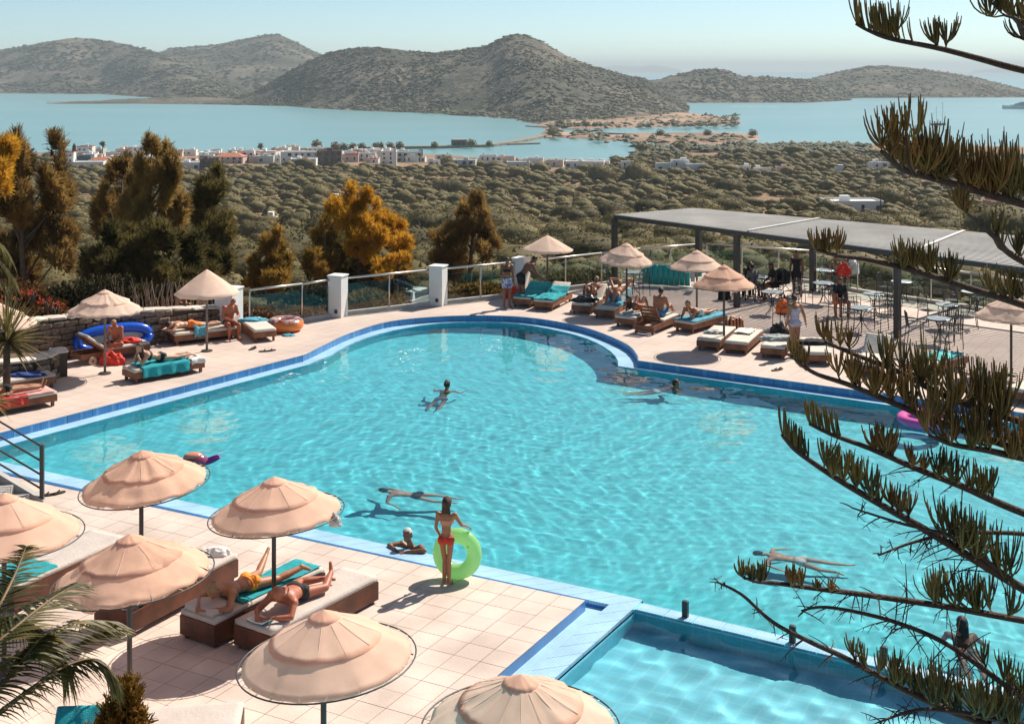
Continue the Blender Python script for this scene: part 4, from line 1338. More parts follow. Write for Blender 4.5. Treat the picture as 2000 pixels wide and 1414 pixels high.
# doughnut float
dn_ = empty('doughnut_float', G(557, 646), label='orange doughnut swim ring with brown icing by the glass fence', cat='swim ring')
MB().ring((0, 0, 0.2), 0.37, 0.2, 40, 16, sq=0.95).build('ring', vinyl('orange_vinyl', (0.75, 0.20, 0.04)), dn_, True)
mb = MB()
for i in range(48):
    a = 2 * PI * i / 48
    lim = 1.55 + 0.45 * math.sin(5 * a) + 0.25 * math.sin(9 * a + 1)
    for j in range(9):
        b = PI / 2 + (j / 8 - 0.5) * 2 * (lim * 0.62)
        mb.v.append(((0.37 + 0.207 * math.cos(b)) * math.cos(a), (0.37 + 0.207 * math.cos(b)) * math.sin(a), 0.2 + 0.2 * math.sin(b)))
for i in range(48):
    for j in range(8):
        i2 = (i + 1) % 48
        mb.f.append((i*9+j, i2*9+j, i2*9+j+1, i*9+j+1))
mb.build('icing', mat('brown_icing', (0.20, 0.03, 0.02), 0.25, 0.1, 6, col2=(0.55, 0.42, 0.38)), dn_, True)
# green ring held by the girl
gr_loc = G(893, 1131, ZN)
M_GREENV = mat('green_vinyl', (0.52, 0.82, 0.45), 0.25, transl=0.6)
gr = empty('swim_ring', gr_loc + Vector((0, 0.03, 0.40)), label='pale green swim ring held upright by the girl', cat='swim ring')
MB().ring((0, 0, 0), 0.28, 0.12, 44, 14).build('ring', M_GREENV, gr, True)
MB().tube([(0.2, 0.14, 0.09), (0.21, 0.15, 0.135)], 0.012, 8).build('valve', M_GREENV, gr)
gr.rotation_euler = (R(84), 0, R(-12))
# teal air mattress leaning below the pergola
am = empty('air_mattress', G(1303, 561), R(-14), label='teal inflatable air mattress leaning on its side under the pergola', cat='air mattress')
M_AM = vinyl('teal_vinyl', (0.03, 0.42, 0.40), 0.25)
for i in range(9):
    MB().tube([(-0.82 + i * 0.195, 0.0, 0.08), (-0.82 + i * 0.195, 0.06, 0.80)], [0.098, 0.098], 10).build('chamber', M_AM, am, True)
MB().tube([(0.96, 0, 0.06), (0.96, 0.06, 0.82)], 0.12, 10).build('pillow', M_AM, am, True)
for i in range(6):
    for j in range(3):
        MB().lathe([(0.045, -0.01), (0.045, 0.01)], 12).build('dimple', mat('teal_dark', (0.01, 0.16, 0.2), 0.4), am)
        o = am.children[-1]; o.location = (-0.72 + i * 0.195, -0.085 + 0.015 * j, 0.2 + j * 0.22); o.rotation_euler = (PI / 2, 0, 0)
MB().box((0.95, -0.12, 0.45), (0.15, 0.01, 0.4)).build('label_patch', mat('pale_patch', (0.6, 0.62, 0.6), 0.5), am)
# pink float in the pool at right and bright float behind the near umbrella
pf = empty('pink_float', G(1805, 826, ZW), label='pink inflatable float at the far right of the pool', cat='float')
MB().ring((0, 0, 0.09), 0.5, 0.13, 32, 10, sq=0.8).build('ring', vinyl('pink_vinyl', (0.75, 0.12, 0.40)), pf, True)
bf = empty('parrot_float', G(380, 915, ZW), R(20), label='colourful small float with fins behind the near umbrella', cat='float')
MB().ell((0, 0, 0.14), (0.28, 0.17, 0.17)).build('body', vinyl('purple_vinyl', (0.30, 0.05, 0.12)), bf, True)
MB().ell((-0.03, 0, 0.26), (0.2, 0.13, 0.08)).build('stripe', vinyl('orange_stripe', (0.7, 0.25, 0.15)), bf, True)
for s in (-1, 1):
    MB().ell((0.33, 0.07 * s, 0.14), (0.2, 0.03, 0.05), M=Matrix.Rotation(R(-18), 3, 'Y')).build('fin', vinyl('violet_vinyl', (0.20, 0.02, 0.2)), bf, True)
# towel hung from the near umbrella
hang = crumple(P(655, 1025, 18.3), (0.09, 0.06), mat('hung_cloth', (0.60, 0.55, 0.50), 0.95, 0.1, 9), 'pale cloth hanging from the umbrella rim above the pool edge', 44, 'towel', 'hanging_cloth', h=0.13)

# flip-flops and sandals
def sandals(p, z, rz, label, col, s=1.0):
    root = empty('sandals', (p.x, p.y, z), rz, label=label, cat='sandals')
    m = mat('sandal_' + str(col), (col, col * 0.8, col * 0.7), 0.8)
    for k, (dx, dy, r_) in enumerate(((0, 0, 0), (0.16 * s, 0.05, 0.5))):
        MB().poly([(dx + (0.13 * math.cos(t)) * s * math.cos(r_) - 0.05 * s * math.sin(t) * math.sin(r_), dy + 0.13 * s * math.cos(t) * math.sin(r_) + 0.05 * s * math.sin(t) * math.cos(r_)) for t in np.linspace(0, 2 * PI, 14, endpoint=False)], 0.002, 0.028).build('sole', m, root)
        MB().tube([(dx - 0.01, dy - 0.05 * s, 0.02), (dx + 0.03, dy, 0.07), (dx - 0.01, dy + 0.05 * s, 0.02)], 0.012, 6).build('strap', m, root)
    return root
sandals(G(92, 968, ZN), ZN, 0.3, 'dark flip-flops beside the stair railing', 0.03, 1.2)
sandals(G(516, 687), 0, 0.2, 'black sandals left in front of the end-on lounger', 0.02, 1.2)
sandals(G(1515, 724), 0, 0.4, 'pair of dark sandals by the pool edge at the right', 0.05, 1.1)
sandals(G(492, 683), 0, 1.0, 'dark shoes under the end-on lounger', 0.03, 1.0)

# ------------------------------------------------------------------ cafe tables and chairs
M_IRON = mat('black_iron', (0.02, 0.025, 0.025), 0.4, metal=0.3)
M_TOP = mat('pale_table_top', (0.50, 0.56, 0.58), 0.35, 0.08, 4)
def make_table(loc, label):
    t = empty('cafe_table', loc, random.uniform(0, 3), label=label, cat='table', group='round cafe tables under the pergola')
    MB().lathe([(0.34, 0.70), (0.355, 0.712), (0.355, 0.728), (0.34, 0.735)], 28).build('table_top', M_TOP, t)
    MB().ring((0, 0, 0.715), 0.357, 0.012, 28, 6).build('edge_band', M_IRON, t, True)
    for k in range(3):
        a = 2 * PI * k / 3
        c, s = math.cos(a), math.sin(a)
        MB().tube([(0.22 * c, 0.22 * s, 0.70), (0.05 * c, 0.05 * s, 0.5), (0.04 * c, 0.04 * s, 0.3), (0.18 * c, 0.18 * s, 0.08), (0.3 * c, 0.3 * s, 0.01)], 0.013, 6).build('leg', M_IRON, t, True)
    MB().ring((0, 0, 0.4), 0.05, 0.01, 12, 6).build('ring', M_IRON, t)
    return t
def make_chair(label):
    c = empty('metal_chair', (0, 0, 0), label=label, cat='chair', group='black metal chairs under the pergola')
    for s in (-1, 1):
        MB().tube([(0.22 * s, 0.22, 0.0), (0.22 * s, 0.2, 0.44)], 0.013, 6).build('leg', M_IRON, c, True)
        MB().tube([(0.22 * s, -0.25, 0.0), (0.22 * s, -0.2, 0.44), (0.21 * s, -0.26, 0.88)], 0.013, 6).build('leg', M_IRON, c, True)
        MB().tube([(0.22 * s, 0.2, 0.44), (0.25 * s, 0.2, 0.64), (0.25 * s, 0.0, 0.66), (0.22 * s, -0.22, 0.66)], 0.012, 6).build('armrest', M_IRON, c, True)
    MB().tube([(-0.21, -0.26, 0.88), (0, -0.275, 0.91), (0.21, -0.26, 0.88)], 0.013, 6).build('top_rail', M_IRON, c, True)
    sm = mat('chair_mesh', (0.08, 0.09, 0.09), 0.6)
    for i in range(8):
        MB().box((0, -0.18 + i * 0.05, 0.44), (0.42, 0.026, 0.012)).build('seat_slat', sm, c)
    for i in range(6):
        MB().box((-0.15 + i * 0.06, -0.237, 0.68), (0.014, 0.012, 0.4), M=Matrix.Rotation(R(8), 3, 'X')).build('back_slat', sm, c)
    return c
TABLES = [(1508, 570, 'beside the stroller'), (1608, 553, 'behind the man in black'), (1610, 528, 'next to the child in red'),
          (1683, 601, 'right of the man in black'), (1707, 574, 'in the middle of the pergola'), (1761, 550, 'behind the third post'),
          (1850, 595, 'right of the third post'), (1834, 622, 'in front of the third post'), (1899, 570, 'far right at the fence'),
          (1483, 541, 'at the second post'), (1236, 532, 'near the air mattress')]
chair0 = None
CH = []
ords = ['first', 'second', 'third']
for k, (x, y, where) in enumerate(TABLES):
    p = G(x, y, 0.72); p.z = 0
    make_table(p, 'small round pale cafe table ' + where)
    n = [1, 2, 2, 2, 3, 2, 3, 3, 2, 1, 2][k]
    a0 = [0.4, 0.9, 2.6, -0.2, 0.7, 0.3, 0.2, 0.8, 1.0, 2.4, 2.8][k]
    for j in range(n):
        a = a0 + 2 * PI * j / max(n, 3) + random.uniform(-.25, .25)
        q = p + Vector((math.cos(a), math.sin(a), 0)) * 0.68
        lb = 'metal chair by the table ' + where + (', ' + ['nearest right', 'on its far side', 'left of it'][j] if n > 1 else '')
        if chair0 is None:
            chair0 = make_chair(lb); o = chair0
        else:
            o = copy_tree(chair0); o['label'] = lb
        o.location = q; o.rotation_euler = (0, 0, a + PI / 2 + random.uniform(-.3, .3))
        CH.append(o)
# red chair with towel, white towel chair
rc = copy_tree(chair0); rc['label'] = 'chair with a red towel over its back'; rc.location = G(1645, 568); rc.rotation_euler = (0, 0, 2.4)
crumple(rc.location + Vector((0.02, -0.05, 0.55)), (0.25, 0.16), M_RED, 'red towel hung over a chair back under the pergola', 51, h=0.36)
wc = copy_tree(chair0); wc['label'] = 'chair with a white towel over its back'; wc.location = G(1662, 562); wc.rotation_euler = (0, 0, 2.8)
crumple(wc.location + Vector((0.02, -0.1, 0.55)), (0.26, 0.14), mat('bright_white_cloth', (0.8, 0.8, 0.8), 0.9), 'white towel hung over a chair back under the pergola', 52, h=0.42)
oc = copy_tree(chair0); oc['label'] = 'chair with an orange bag behind the woman in the swimsuit'; oc.location = G(1528, 640); oc.rotation_euler = (0, 0, 1.9)
crumple(oc.location + Vector((0, 0.0, 0.48)), (0.2, 0.16), M_ORANGE, 'orange bag on a chair behind the woman in the swimsuit', 53, 'bag', 'bag', h=0.32)
crumple(G(1415, 585), (0.22, 0.18), M_BLACKC, 'black backpack on the floor by the second pergola post', 54, 'backpack', 'backpack', h=0.5)
bo = MB().box((0, 0, 0.42), (0.55, 0.5, 0.34)); 
bx_ = empty('cool_box', G(437, 622, 0.3), label='black box standing on the wall beside the wide pillar', cat='box')
bx_.location.z = 0.35
MB().box((0, 0, 0.45), (0.42, 0.3, 0.34)).build('body', M_BLACKC, bx_, bevel=0.02)
MB().box((0, 0, 0.64), (0.44, 0.32, 0.04)).build('lid', M_BLACKC, bx_, bevel=0.01)

# ------------------------------------------------------------------ people
M_SKIN = mat('tanned_skin', (0.36, 0.155, 0.078), 0.5, 0.08, 6.0, 0.1, 40)
M_SKINR = mat('sunburnt_skin', (0.36, 0.115, 0.060), 0.5, 0.1, 6.0, 0.1, 40)
M_SKINP = mat('fair_skin', (0.52, 0.29, 0.19), 0.5, 0.06, 6.0, 0.1, 40)
M_SKIND = mat('dark_tan_skin', (0.22, 0.085, 0.045), 0.5, 0.1, 6.0, 0.1, 40)
M_HAIRB = mat('brown_hair', (0.055, 0.026, 0.014), 0.6, 0.4, 30.0, 0.6, 90)
M_HAIRK = mat('black_hair', (0.014, 0.010, 0.008), 0.5, 0.3, 30.0, 0.6, 90)
M_HAIRW = mat('white_hair', (0.58, 0.55, 0.52), 0.7, 0.1, 30.0, 0.6, 90)
M_HAIRF = mat('fair_hair', (0.34, 0.19, 0.09), 0.6, 0.2, 30.0, 0.6, 90)
M_EYE = mat('eye_dark', (0.02, 0.015, 0.012), 0.2)

def pose(kind, **kw):
    """joint positions of a 1.70 m figure; x right, y forward, z up (lying: x towards the head)"""
    if kind == 'stand':
        J = dict(pel=(0, 0, .93), che=(0, -.01, 1.27), nec=(0, 0, 1.45), hea=(0, .03, 1.59), sL=(-.175, 0, 1.40), sR=(.175, 0, 1.40), eL=(-.23, -.03, 1.11), eR=(.23, -.03, 1.11),
                 wL=(-.23, .05, .88), wR=(.23, .05, .88), hL=(-.09, 0, .90), hR=(.09, 0, .90), kL=(-.10, .02, .48), kR=(.10, .02, .48), aL=(-.10, -.02, .08), aR=(.10, -.02, .08), tL=(-.12, .14, .03), tR=(.12, .14, .03))
    elif kind == 'sit':
        h = kw.pop('h', .42)
        J = dict(pel=(0, 0, h + .10), che=(0, .06, h + .44), nec=(0, .10, h + .61), hea=(0, .15, h + .74), sL=(-.175, .08, h + .56), sR=(.175, .08, h + .56), eL=(-.24, .16, h + .28), eR=(.24, .16, h + .28),
                 wL=(-.13, .36, h + .18), wR=(.13, .36, h + .18), hL=(-.09, .02, h + .08), hR=(.09, .02, h + .08), kL=(-.15, .44, h + .07), kR=(.15, .44, h + .07), aL=(-.15, .42, .08), aR=(.15, .42, .08), tL=(-.17, .58, .03), tR=(.17, .58, .03))
    elif kind == 'prone':
        J = dict(pel=(0, 0, .12), che=(.34, 0, .15), nec=(.53, 0, .21), hea=(.66, 0, .28), sL=(.47, .175, .15), sR=(.47, -.175, .15), eL=(.60, .27, .04), eR=(.60, -.27, .04),
                 wL=(.76, .08, .05), wR=(.76, -.08, .05), hL=(-.05, .09, .11), hR=(-.05, -.09, .11), kL=(-.47, .11, .07), kR=(-.47, -.11, .07), aL=(-.86, .10, .09), aR=(-.86, -.10, .09), tL=(-.99, .12, .03), tR=(-.99, -.12, .03))
    elif kind == 'recline':     # on a lounger with raised back, knees drawn up; x towards the head
        b = R(kw.pop('back', 34)); c, s = math.cos(b), math.sin(b)
        def T(u, y, w=.12): return (.28 + u * c - w * s, y, u * s + w * c)
        J = dict(pel=(.16, 0, .12), che=T(.30, 0), nec=T(.48, 0, .14), hea=T(.60, 0, .20), sL=T(.42, .18), sR=T(.42, -.18), eL=T(.22, .27, .1), eR=T(.22, -.27, .1),
                 wL=(.12, .22, .2), wR=(.12, -.22, .2), hL=(.12, .09, .11), hR=(.12, -.09, .11), kL=(-.20, .12, .40), kR=(-.20, -.12, .40), aL=(-.45, .12, .07), aR=(-.45, -.12, .07), tL=(-.58, .13, .03), tR=(-.58, -.13, .03))
    elif kind == 'supine':
        J = dict(pel=(0, 0, .12), che=(.34, 0, .13), nec=(.53, 0, .13), hea=(.66, 0, .16), sL=(.47, .175, .12), sR=(.47, -.175, .12), eL=(.22, .27, .07), eR=(.22, -.27, .07),
                 wL=(.0, .24, .08), wR=(.0, -.24, .08), hL=(-.05, .09, .11), hR=(-.05, -.09, .11), kL=(-.47, .10, .10), kR=(-.47, -.10, .10), aL=(-.88, .08, .08), aR=(-.88, -.08, .08), tL=(-.94, .10, .20), tR=(-.94, -.10, .20))
    J = {k: Vector(v) for k, v in J.items()}
    for k, v in kw.items(): J[k] = Vector(v)
    return J

def frame(u, r_):
    """orthonormal matrix with columns right, forward, up"""
    u = u.normalized(); r_ = (r_ - u * r_.dot(u)).normalized(); f = u.cross(r_)
    return Matrix((r_, f, u)).transposed()

def person(label, M, J, skin, clothes=(), hair='short', hairmat=None, face=None, hup=None, vox=0.022, fat=1.0, scale=1.0, female=False, fingers=False, group=None, eyes=False, name='person', hs=1.0):
    root = empty(name, (0, 0, 0), label=label, cat='person', group=group)
    root.matrix_world = M @ Matrix.Scale(scale, 4)
    mb = MB(); prims = []
    def cap(a, b, ra, rb, nm):
        a, b = Vector(a), Vector(b)
        d = b - a; n = 5
        t = d.normalized() if d.length > 1e-6 else Vector((0, 0, 1))
        pts_, rad = [], []
        for k in range(4):
            q = k / 4; an = PI / 2 * q
            pts_.append(a - t * ra * math.cos(an)); rad.append(max(ra * math.sin(an), 0.0015))
        pts_.append(a); rad.append(ra); pts_.append(b); rad.append(rb)
        for k in range(3, -1, -1):
            an = PI / 2 * k / 4
            pts_.append(b + t * rb * math.cos(an)); rad.append(max(rb * math.sin(an), 0.0015))
        mb.tube(pts_, rad, 12)
        prims.append((nm, a, b, ra, rb))
    def ell(c, rd, Mx, nm):
        mb.ell(c, rd, Mx, 16, 12)
        ax = Mx @ Vector((0, 0, 1)); h = max(0, rd[2] - min(rd[0], rd[1]))
        r0 = (rd[0] + rd[1]) / 2
        prims.append((nm, c - ax * h, c + ax * h, r0, r0))
    up = J['che'] - J['pel']; right = J['sR'] - J['sL']
    F = frame(up, right)
    Fp = frame(up, (J['hR'] - J['hL']))
    # torso
    sw = 0.155 if female else 0.172
    ell(J['che'] + (J['nec'] - J['che']) * 0.10, (sw * fat, 0.105 * fat, 0.175), F, 'chest')
    ell(J['pel'].lerp(J['che'], 0.5), ((0.118 if female else 0.135) * fat, 0.088 * fat, 0.16), F, 'waist')
    ell(J['pel'] + up.normalized() * 0.015, ((0.162 if female else 0.15) * fat, 0.108 * fat, 0.125), Fp, 'pelvis')
    if female:
        for s in (-1, 1): ell(J['che'] + F @ Vector((s * 0.075, 0.075, -0.02)), (0.06, 0.055, 0.06), F, 'chest')
    cap(J['che'], J['nec'], 0.075, 0.056, 'chest')
    for s in 'LR':
        cap(J['che'] + (J['s' + s] - J['che']) * 0.45, J['s' + s], 0.085 * fat, 0.064 * fat, 'chest')
        cap(J['s' + s], J['e' + s], 0.054 * fat, 0.041 * fat, 'uarm' + s)
        cap(J['e' + s], J['w' + s], 0.042 * fat, 0.028, 'farm' + s)
        cap(J['h' + s], J['k' + s], 0.086 * fat, 0.056 * fat, 'thigh' + s)
        cap(J['k' + s], J['k' + s].lerp(J['a' + s], 0.35), 0.054 * fat, 0.057 * fat, 'calf' + s)
        cap(J['k' + s].lerp(J['a' + s], 0.35), J['a' + s], 0.056 * fat, 0.036, 'calf' + s)
        cap(J['a' + s] + (J['a' + s] - J['t' + s]).normalized() * 0.03, J['t' + s], 0.036, 0.027, 'foot' + s)
        ell(J['h' + s] - Fp @ Vector((0, 0.055, 0.0)), (0.082 * fat, 0.075, 0.085), Fp, 'pelvis')
        # hand
        hd = (J['w' + s] - J['e' + s]).normalized()
        hq = J.get('p' + s)                      # where the hand points, if not along the forearm
        if hq is not None: hd = (hq - J['w' + s]).normalized()
        palm = J['w' + s] + hd * 0.055
        side = hd.cross(Vector((0, 0, 1)))
        side = side.normalized() if side.length > 0.1 else Vector((1, 0, 0))
        nrm = side.cross(hd)
        Fh = Matrix((side, nrm, hd)).transposed()
        ell(palm, (0.038, 0.017, 0.055), Fh, 'hand' + s)
        for q in range(4):
            o_ = side * (-0.029 + q * 0.0195)
            l = (0.062, 0.075, 0.08, 0.064)[q]
            b0 = palm + hd * 0.04 + o_
            if fingers:
                b1 = b0 + hd * l * 0.55 - nrm * 0.006; b2 = b1 + hd * l * 0.45 - nrm * 0.022
                cap(b0, b1, 0.0095, 0.009, 'hand' + s); cap(b1, b2, 0.009, 0.0075, 'hand' + s)
            elif q in (1, 2): cap(b0, b0 + hd * l * 0.9 - nrm * 0.02, 0.014, 0.011, 'hand' + s)
        cap(palm - side * 0.03 - hd * 0.02, palm - side * 0.062 + hd * 0.03, 0.012, 0.009, 'hand' + s)
    # head
    hdv = J['hea'] - J['nec']
    u = (hup or hdv).normalized()
    fc = face or (F @ Vector((0, 1, 0)))
    fc = (fc - u * fc.dot(u)).normalized()
    rt = fc.cross(u)
    H = Matrix((rt, fc, u)).transposed()
    c = J['hea']
    cap(J['nec'], c - u * 0.04, 0.052, 0.05, 'neck')
    ell(c + u * 0.02 * hs, (0.074 * hs, 0.092 * hs, 0.098 * hs), H, 'head')
    ell(c - u * 0.045 * hs + fc * 0.022, (0.055 * hs, 0.062 * hs, 0.07 * hs), H, 'head')
    ell(c - u * 0.022 + fc * 0.094, (0.013, 0.019, 0.026), H, 'face')
    for s in (-1, 1):
        ell(c - u * 0.01 + rt * s * 0.076 - fc * 0.005, (0.012, 0.02, 0.032), H, 'face')
    ell(c + u * 0.028 + fc * 0.08, (0.045, 0.014, 0.012), H, 'face')
    ell(c - u * 0.063 + fc * 0.078, (0.024, 0.012, 0.008), H, 'face')
    me = mb.mesh('body')
    tmp = bpy.data.objects.new('tmp', me); COL.objects.link(tmp)
    md = tmp.modifiers.new('r', 'REMESH'); md.mode = 'VOXEL'; md.voxel_size = vox; md.use_smooth_shade = True
    ms = tmp.modifiers.new('s', 'SMOOTH'); ms.factor = 0.5; ms.iterations = 2 if vox > 0.015 else 3
    dg_ = bpy.context.evaluated_depsgraph_get()
    ev = tmp.evaluated_get(dg_)
    bm_ = bpy.data.meshes.new_from_object(ev)
    bpy.data.objects.remove(tmp)
    bm_.name = 'body'; bm_.materials.clear(); bm_.materials.append(skin); bm_.shade_smooth()
    link('body', bm_, None, root)
    # per-vertex region from the nearest limb
    nv = len(bm_.vertices)
    co = np.empty(nv * 3, np.float32); bm_.vertices.foreach_get('co', co); co = co.reshape(-1, 3)
    no = np.empty(nv * 3, np.float32); bm_.vertices.foreach_get('normal', no); no = no.reshape(-1, 3)
    best = np.full(nv, 1e9); who = np.zeros(nv, int); tt = np.zeros(nv)
    for k, (nm, a, b, ra, rb) in enumerate(prims):
        a, b = np.array(a), np.array(b); d = b - a
        t = np.clip(((co - a) @ d) / ((d * d).sum() + 1e-9), 0, 1)
        dist = np.linalg.norm(co - (a + t[:, None] * d), axis=1) - (ra + (rb - ra) * t)
        m = dist < best; best[m] = dist[m]; who[m] = k; tt[m] = t[m]
    names = np.array([p[0] for p in prims])[who]
    fcs = [tuple(p.vertices) for p in bm_.polygons]
    def shell(nm, sel, m, off):
        idx = {}; vs = []; fs = []
        for f in fcs:
            if all(sel[i] for i in f):
                q = []
                for i in f:
                    if i not in idx:
                        idx[i] = len(vs); vs.append(tuple(co[i] + no[i] * off))
                    q.append(idx[i])
                fs.append(q)
        if not fs: return None
        me2 = bpy.data.meshes.new(nm); me2.from_pydata(vs, [], fs); me2.update(); me2.shade_smooth()
        o = link(nm, me2, m, root)
        sd = o.modifiers.new('thickness', 'SOLIDIFY'); sd.thickness = 0.008; sd.offset = -0.6
        return o
    upn = np.array(up.normalized()); pelv = np.array(J['pel'])
    hgt = (co - pelv) @ upn
    chv = (co - np.array(J['che'])) @ upn
    for item, m in clothes:
        if item == 'shorts':
            sel = (names == 'pelvis') & (hgt < 0.1) | np.isin(names, ['thighL', 'thighR']) & (tt < 0.55)
        elif item == 'trunks':
            sel = (names == 'pelvis') & (hgt < 0.075) | np.isin(names, ['thighL', 'thighR']) & (tt < 0.16)
        elif item == 'bikini_bottom':
            sel = (names == 'pelvis') & (hgt < 0.055) & (hgt > -0.16) | np.isin(names, ['thighL', 'thighR']) & (tt < 0.03)
        elif item == 'bikini_top':
            sel = (names == 'chest') & (np.abs(chv + 0.005) < 0.05)
        elif item == 'swimsuit':
            sel = (names == 'pelvis') | (names == 'waist') | (names == 'chest') & (chv < 0.08) | np.isin(names, ['thighL', 'thighR']) & (tt < 0.05)
        elif item == 'shirt':
            sel = np.isin(names, ['chest', 'waist']) | (names == 'pelvis') & (hgt > -0.05) | np.isin(names, ['uarmL', 'uarmR']) & (tt < 0.7)
        elif item == 'trousers':
            sel = (names == 'pelvis') | np.isin(names, ['thighL', 'thighR', 'calfL', 'calfR'])
        elif item == 'dress':
            sel = np.isin(names, ['chest', 'waist', 'pelvis']) & (chv < 0.13) | np.isin(names, ['thighL', 'thighR']) & (tt < 0.6)
        shell(item, sel, m, 0.009 if item in ('shorts', 'shirt', 'dress', 'trousers') else 0.005)
    Hn = np.array(H)
    loc = (co - np.array(c)) @ Hn / hs
    hm = np.isin(names, ['head', 'face'])
    if hair in ('short', 'long', 'cap', 'bun'):
        sel = hm & ((loc[:, 2] > 0.045 - 0.0) | (loc[:, 1] < -0.015) & (loc[:, 2] > -0.055)) & ~((loc[:, 1] > 0.055) & (loc[:, 2] < 0.075))
        shell('hair' if hair != 'cap' else 'sun_hat', sel, hairmat, 0.012)
    elif hair == 'fringe':       # bald on top
        sel = hm & (loc[:, 2] < 0.045) & (loc[:, 2] > -0.04) & (loc[:, 1] < 0.0)
        shell('hair', sel, hairmat, 0.006)
    if hair == 'long':
        hb = MB()
        for k in range(9):
            s = (k - 4) / 4
            p0 = c + rt * s * 0.06 - fc * (0.075 - 0.02 * s * s) + u * 0.03
            dn_v = Vector((0, 0, -1)) if abs(u.z) > 0.5 else -u
            hb.tube([p0, p0 + dn_v * 0.12 - fc * 0.015, p0 + dn_v * 0.26 + rt * s * 0.012, p0 + dn_v * (0.42 - 0.05 * abs(s))], [0.02, 0.026, 0.024, 0.006], 6)
        hb.build('long_hair', hairmat, root, True)
    if hair == 'bun':
        MB().ell(c - fc * 0.1 + u * 0.05, (0.04, 0.035, 0.04)).build('hair_bun', hairmat, root, True)
    if hair == 'cap':
        MB().box(c + fc * 0.12 + u * 0.055, (0.12, 0.1, 0.01), M=H).build('brim', hairmat, root)
    if eyes:
        for s in (-1, 1):
            MB().ell(c + u * 0.005 + rt * s * 0.031 + fc * 0.083, (0.013, 0.008, 0.007), H).build('eye', M_EYE, root, True)
    return root

def at(px, py, z, yaw):
    """standing place on a surface of height z, turned so that forward (+y) points to yaw degrees"""
    p = G(px, py, z)
    return Matrix.Translation(p) @ Matrix.Rotation(R(yaw), 4, 'Z')
def lie(lg, x=0.0, y=0.0, z=0.39, rz=0.0, flip=False):
    m = Matrix.Translation(lg.location) @ Matrix.Rotation(lg.rotation_euler.z, 4, 'Z') @ Matrix.Translation((x, y, z)) @ Matrix.Rotation(R(rz), 4, 'Z')
    return m
def cm(n, c, r=0.8, **k): return mat(n, c, r, 0.12, 8.0, **k)
C_RED = cm('red_bikini', (0.55, 0.05, 0.03)); C_PEACH = cm('peach_bikini', (0.55, 0.28, 0.18)); C_ORG = cm('orange_bikini', (0.80, 0.27, 0.02))
C_BLK = cm('black_swimwear', (0.012, 0.012, 0.014)); C_FLO = mat('floral_print', (0.02, 0.05, 0.30), 0.8, 0, 16.0, col2=(0.6, 0.6, 0.66)); C_PALE = mat('pale_print', (0.55, 0.42, 0.48), 0.8, 0, 14.0, col2=(0.35, 0.38, 0.5))
C_NAVY = cm('navy_shirt', (0.012, 0.014, 0.025)); C_OS = cm('orange_shorts', (0.80, 0.19, 0.03)); C_BLUES = cm('blue_shorts', (0.06, 0.22, 0.42)); C_WHT = cm('white_swimwear', (0.6, 0.58, 0.55)); C_REDS = cm('red_shirt', (0.6, 0.03, 0.02))

# girl with the swim ring
J = pose('stand', eR=(.27, .12, 1.17), wR=(.30, .34, 1.08), pR=(.36, .42, 1.02), eL=(-.21, -.03, 1.13), wL=(-.17, .10, .95), kL=(-.045, .03, .48), kR=(.055, .0, .48), aL=(-.04, -.03, .08), aR=(.06, -.03, .08), tL=(-.08, .12, .03), tR=(.08, .13, .03))
person('girl in a red bikini holding the green ring, her back turned', at(872, 1143, ZN, -14), J, M_SKIN, [('bikini_bottom', C_RED), ('bikini_top', C_PEACH)], 'long', M_HAIRB, vox=0.011, scale=0.80, fat=0.82, female=True, fingers=True, hs=1.2)
# man leaning on the pool edge
pm = G(790, 1075, ZL)
yaw = math.degrees(math.atan2(e2.y, e2.x)) - 90
J = pose('stand', pel=(0, -.22, -.75), che=(0, -.10, -.30), nec=(0, -.02, -.09), hea=(.02, .04, .08), sL=(-.19, -.05, -.13), sR=(.19, -.05, -.13), eL=(-.36, .10, -.10), eR=(.33, .13, -.12), wL=(-.10, .24, -.12), wR=(.08, .27, -.13),
         pL=(.02, .28, -.14), pR=(-.02, .30, -.14), hL=(-.09, -.22, -.78), hR=(.09, -.22, -.78), kL=(-.12, -.25, -.95), kR=(.12, -.25, -.95), aL=(-.12, -.55, -.88), aR=(.12, -.55, -.88), tL=(-.12, -.65, -.85), tR=(.12, -.65, -.85))
m_ = Matrix.Translation(Vector((pm.x, pm.y, ZL + 0.14)) - e2 * 0.16) @ Matrix.Rotation(R(yaw), 4, 'Z')
pmn = person('white-haired man leaning his folded arms on the pool edge', m_, J, M_SKIND, [], 'short', M_HAIRW, vox=0.012, fingers=True, eyes=True, hup=Vector((0, 0, 1)), face=Vector((-.15, 1, -.1)))
# woman in orange bikini
J = pose('prone', eL=(.66, .34, .05), eR=(.64, -.30, .05), wL=(.86, .12, .06), wR=(.84, -.10, .07), hea=(.67, .02, .24), kL=(-.44, .19, .08), aL=(-.82, .32, .16), tL=(-.92, .36, .10), kR=(-.42, -.20, .08), aR=(-.76, -.38, .20), tR=(-.86, -.42, .27))
person('woman in an orange bikini bottom lying face down on the near lounger', lie(LG['orange'], 0.20, 0.03, 0.425), J, M_SKIN, [('bikini_bottom', C_ORG)], 'bun', M_HAIRF, face=Vector((.7, .25, -.75)), hup=Vector((.75, .1, .65)), vox=0.012, female=True, fingers=True, scale=1.02)
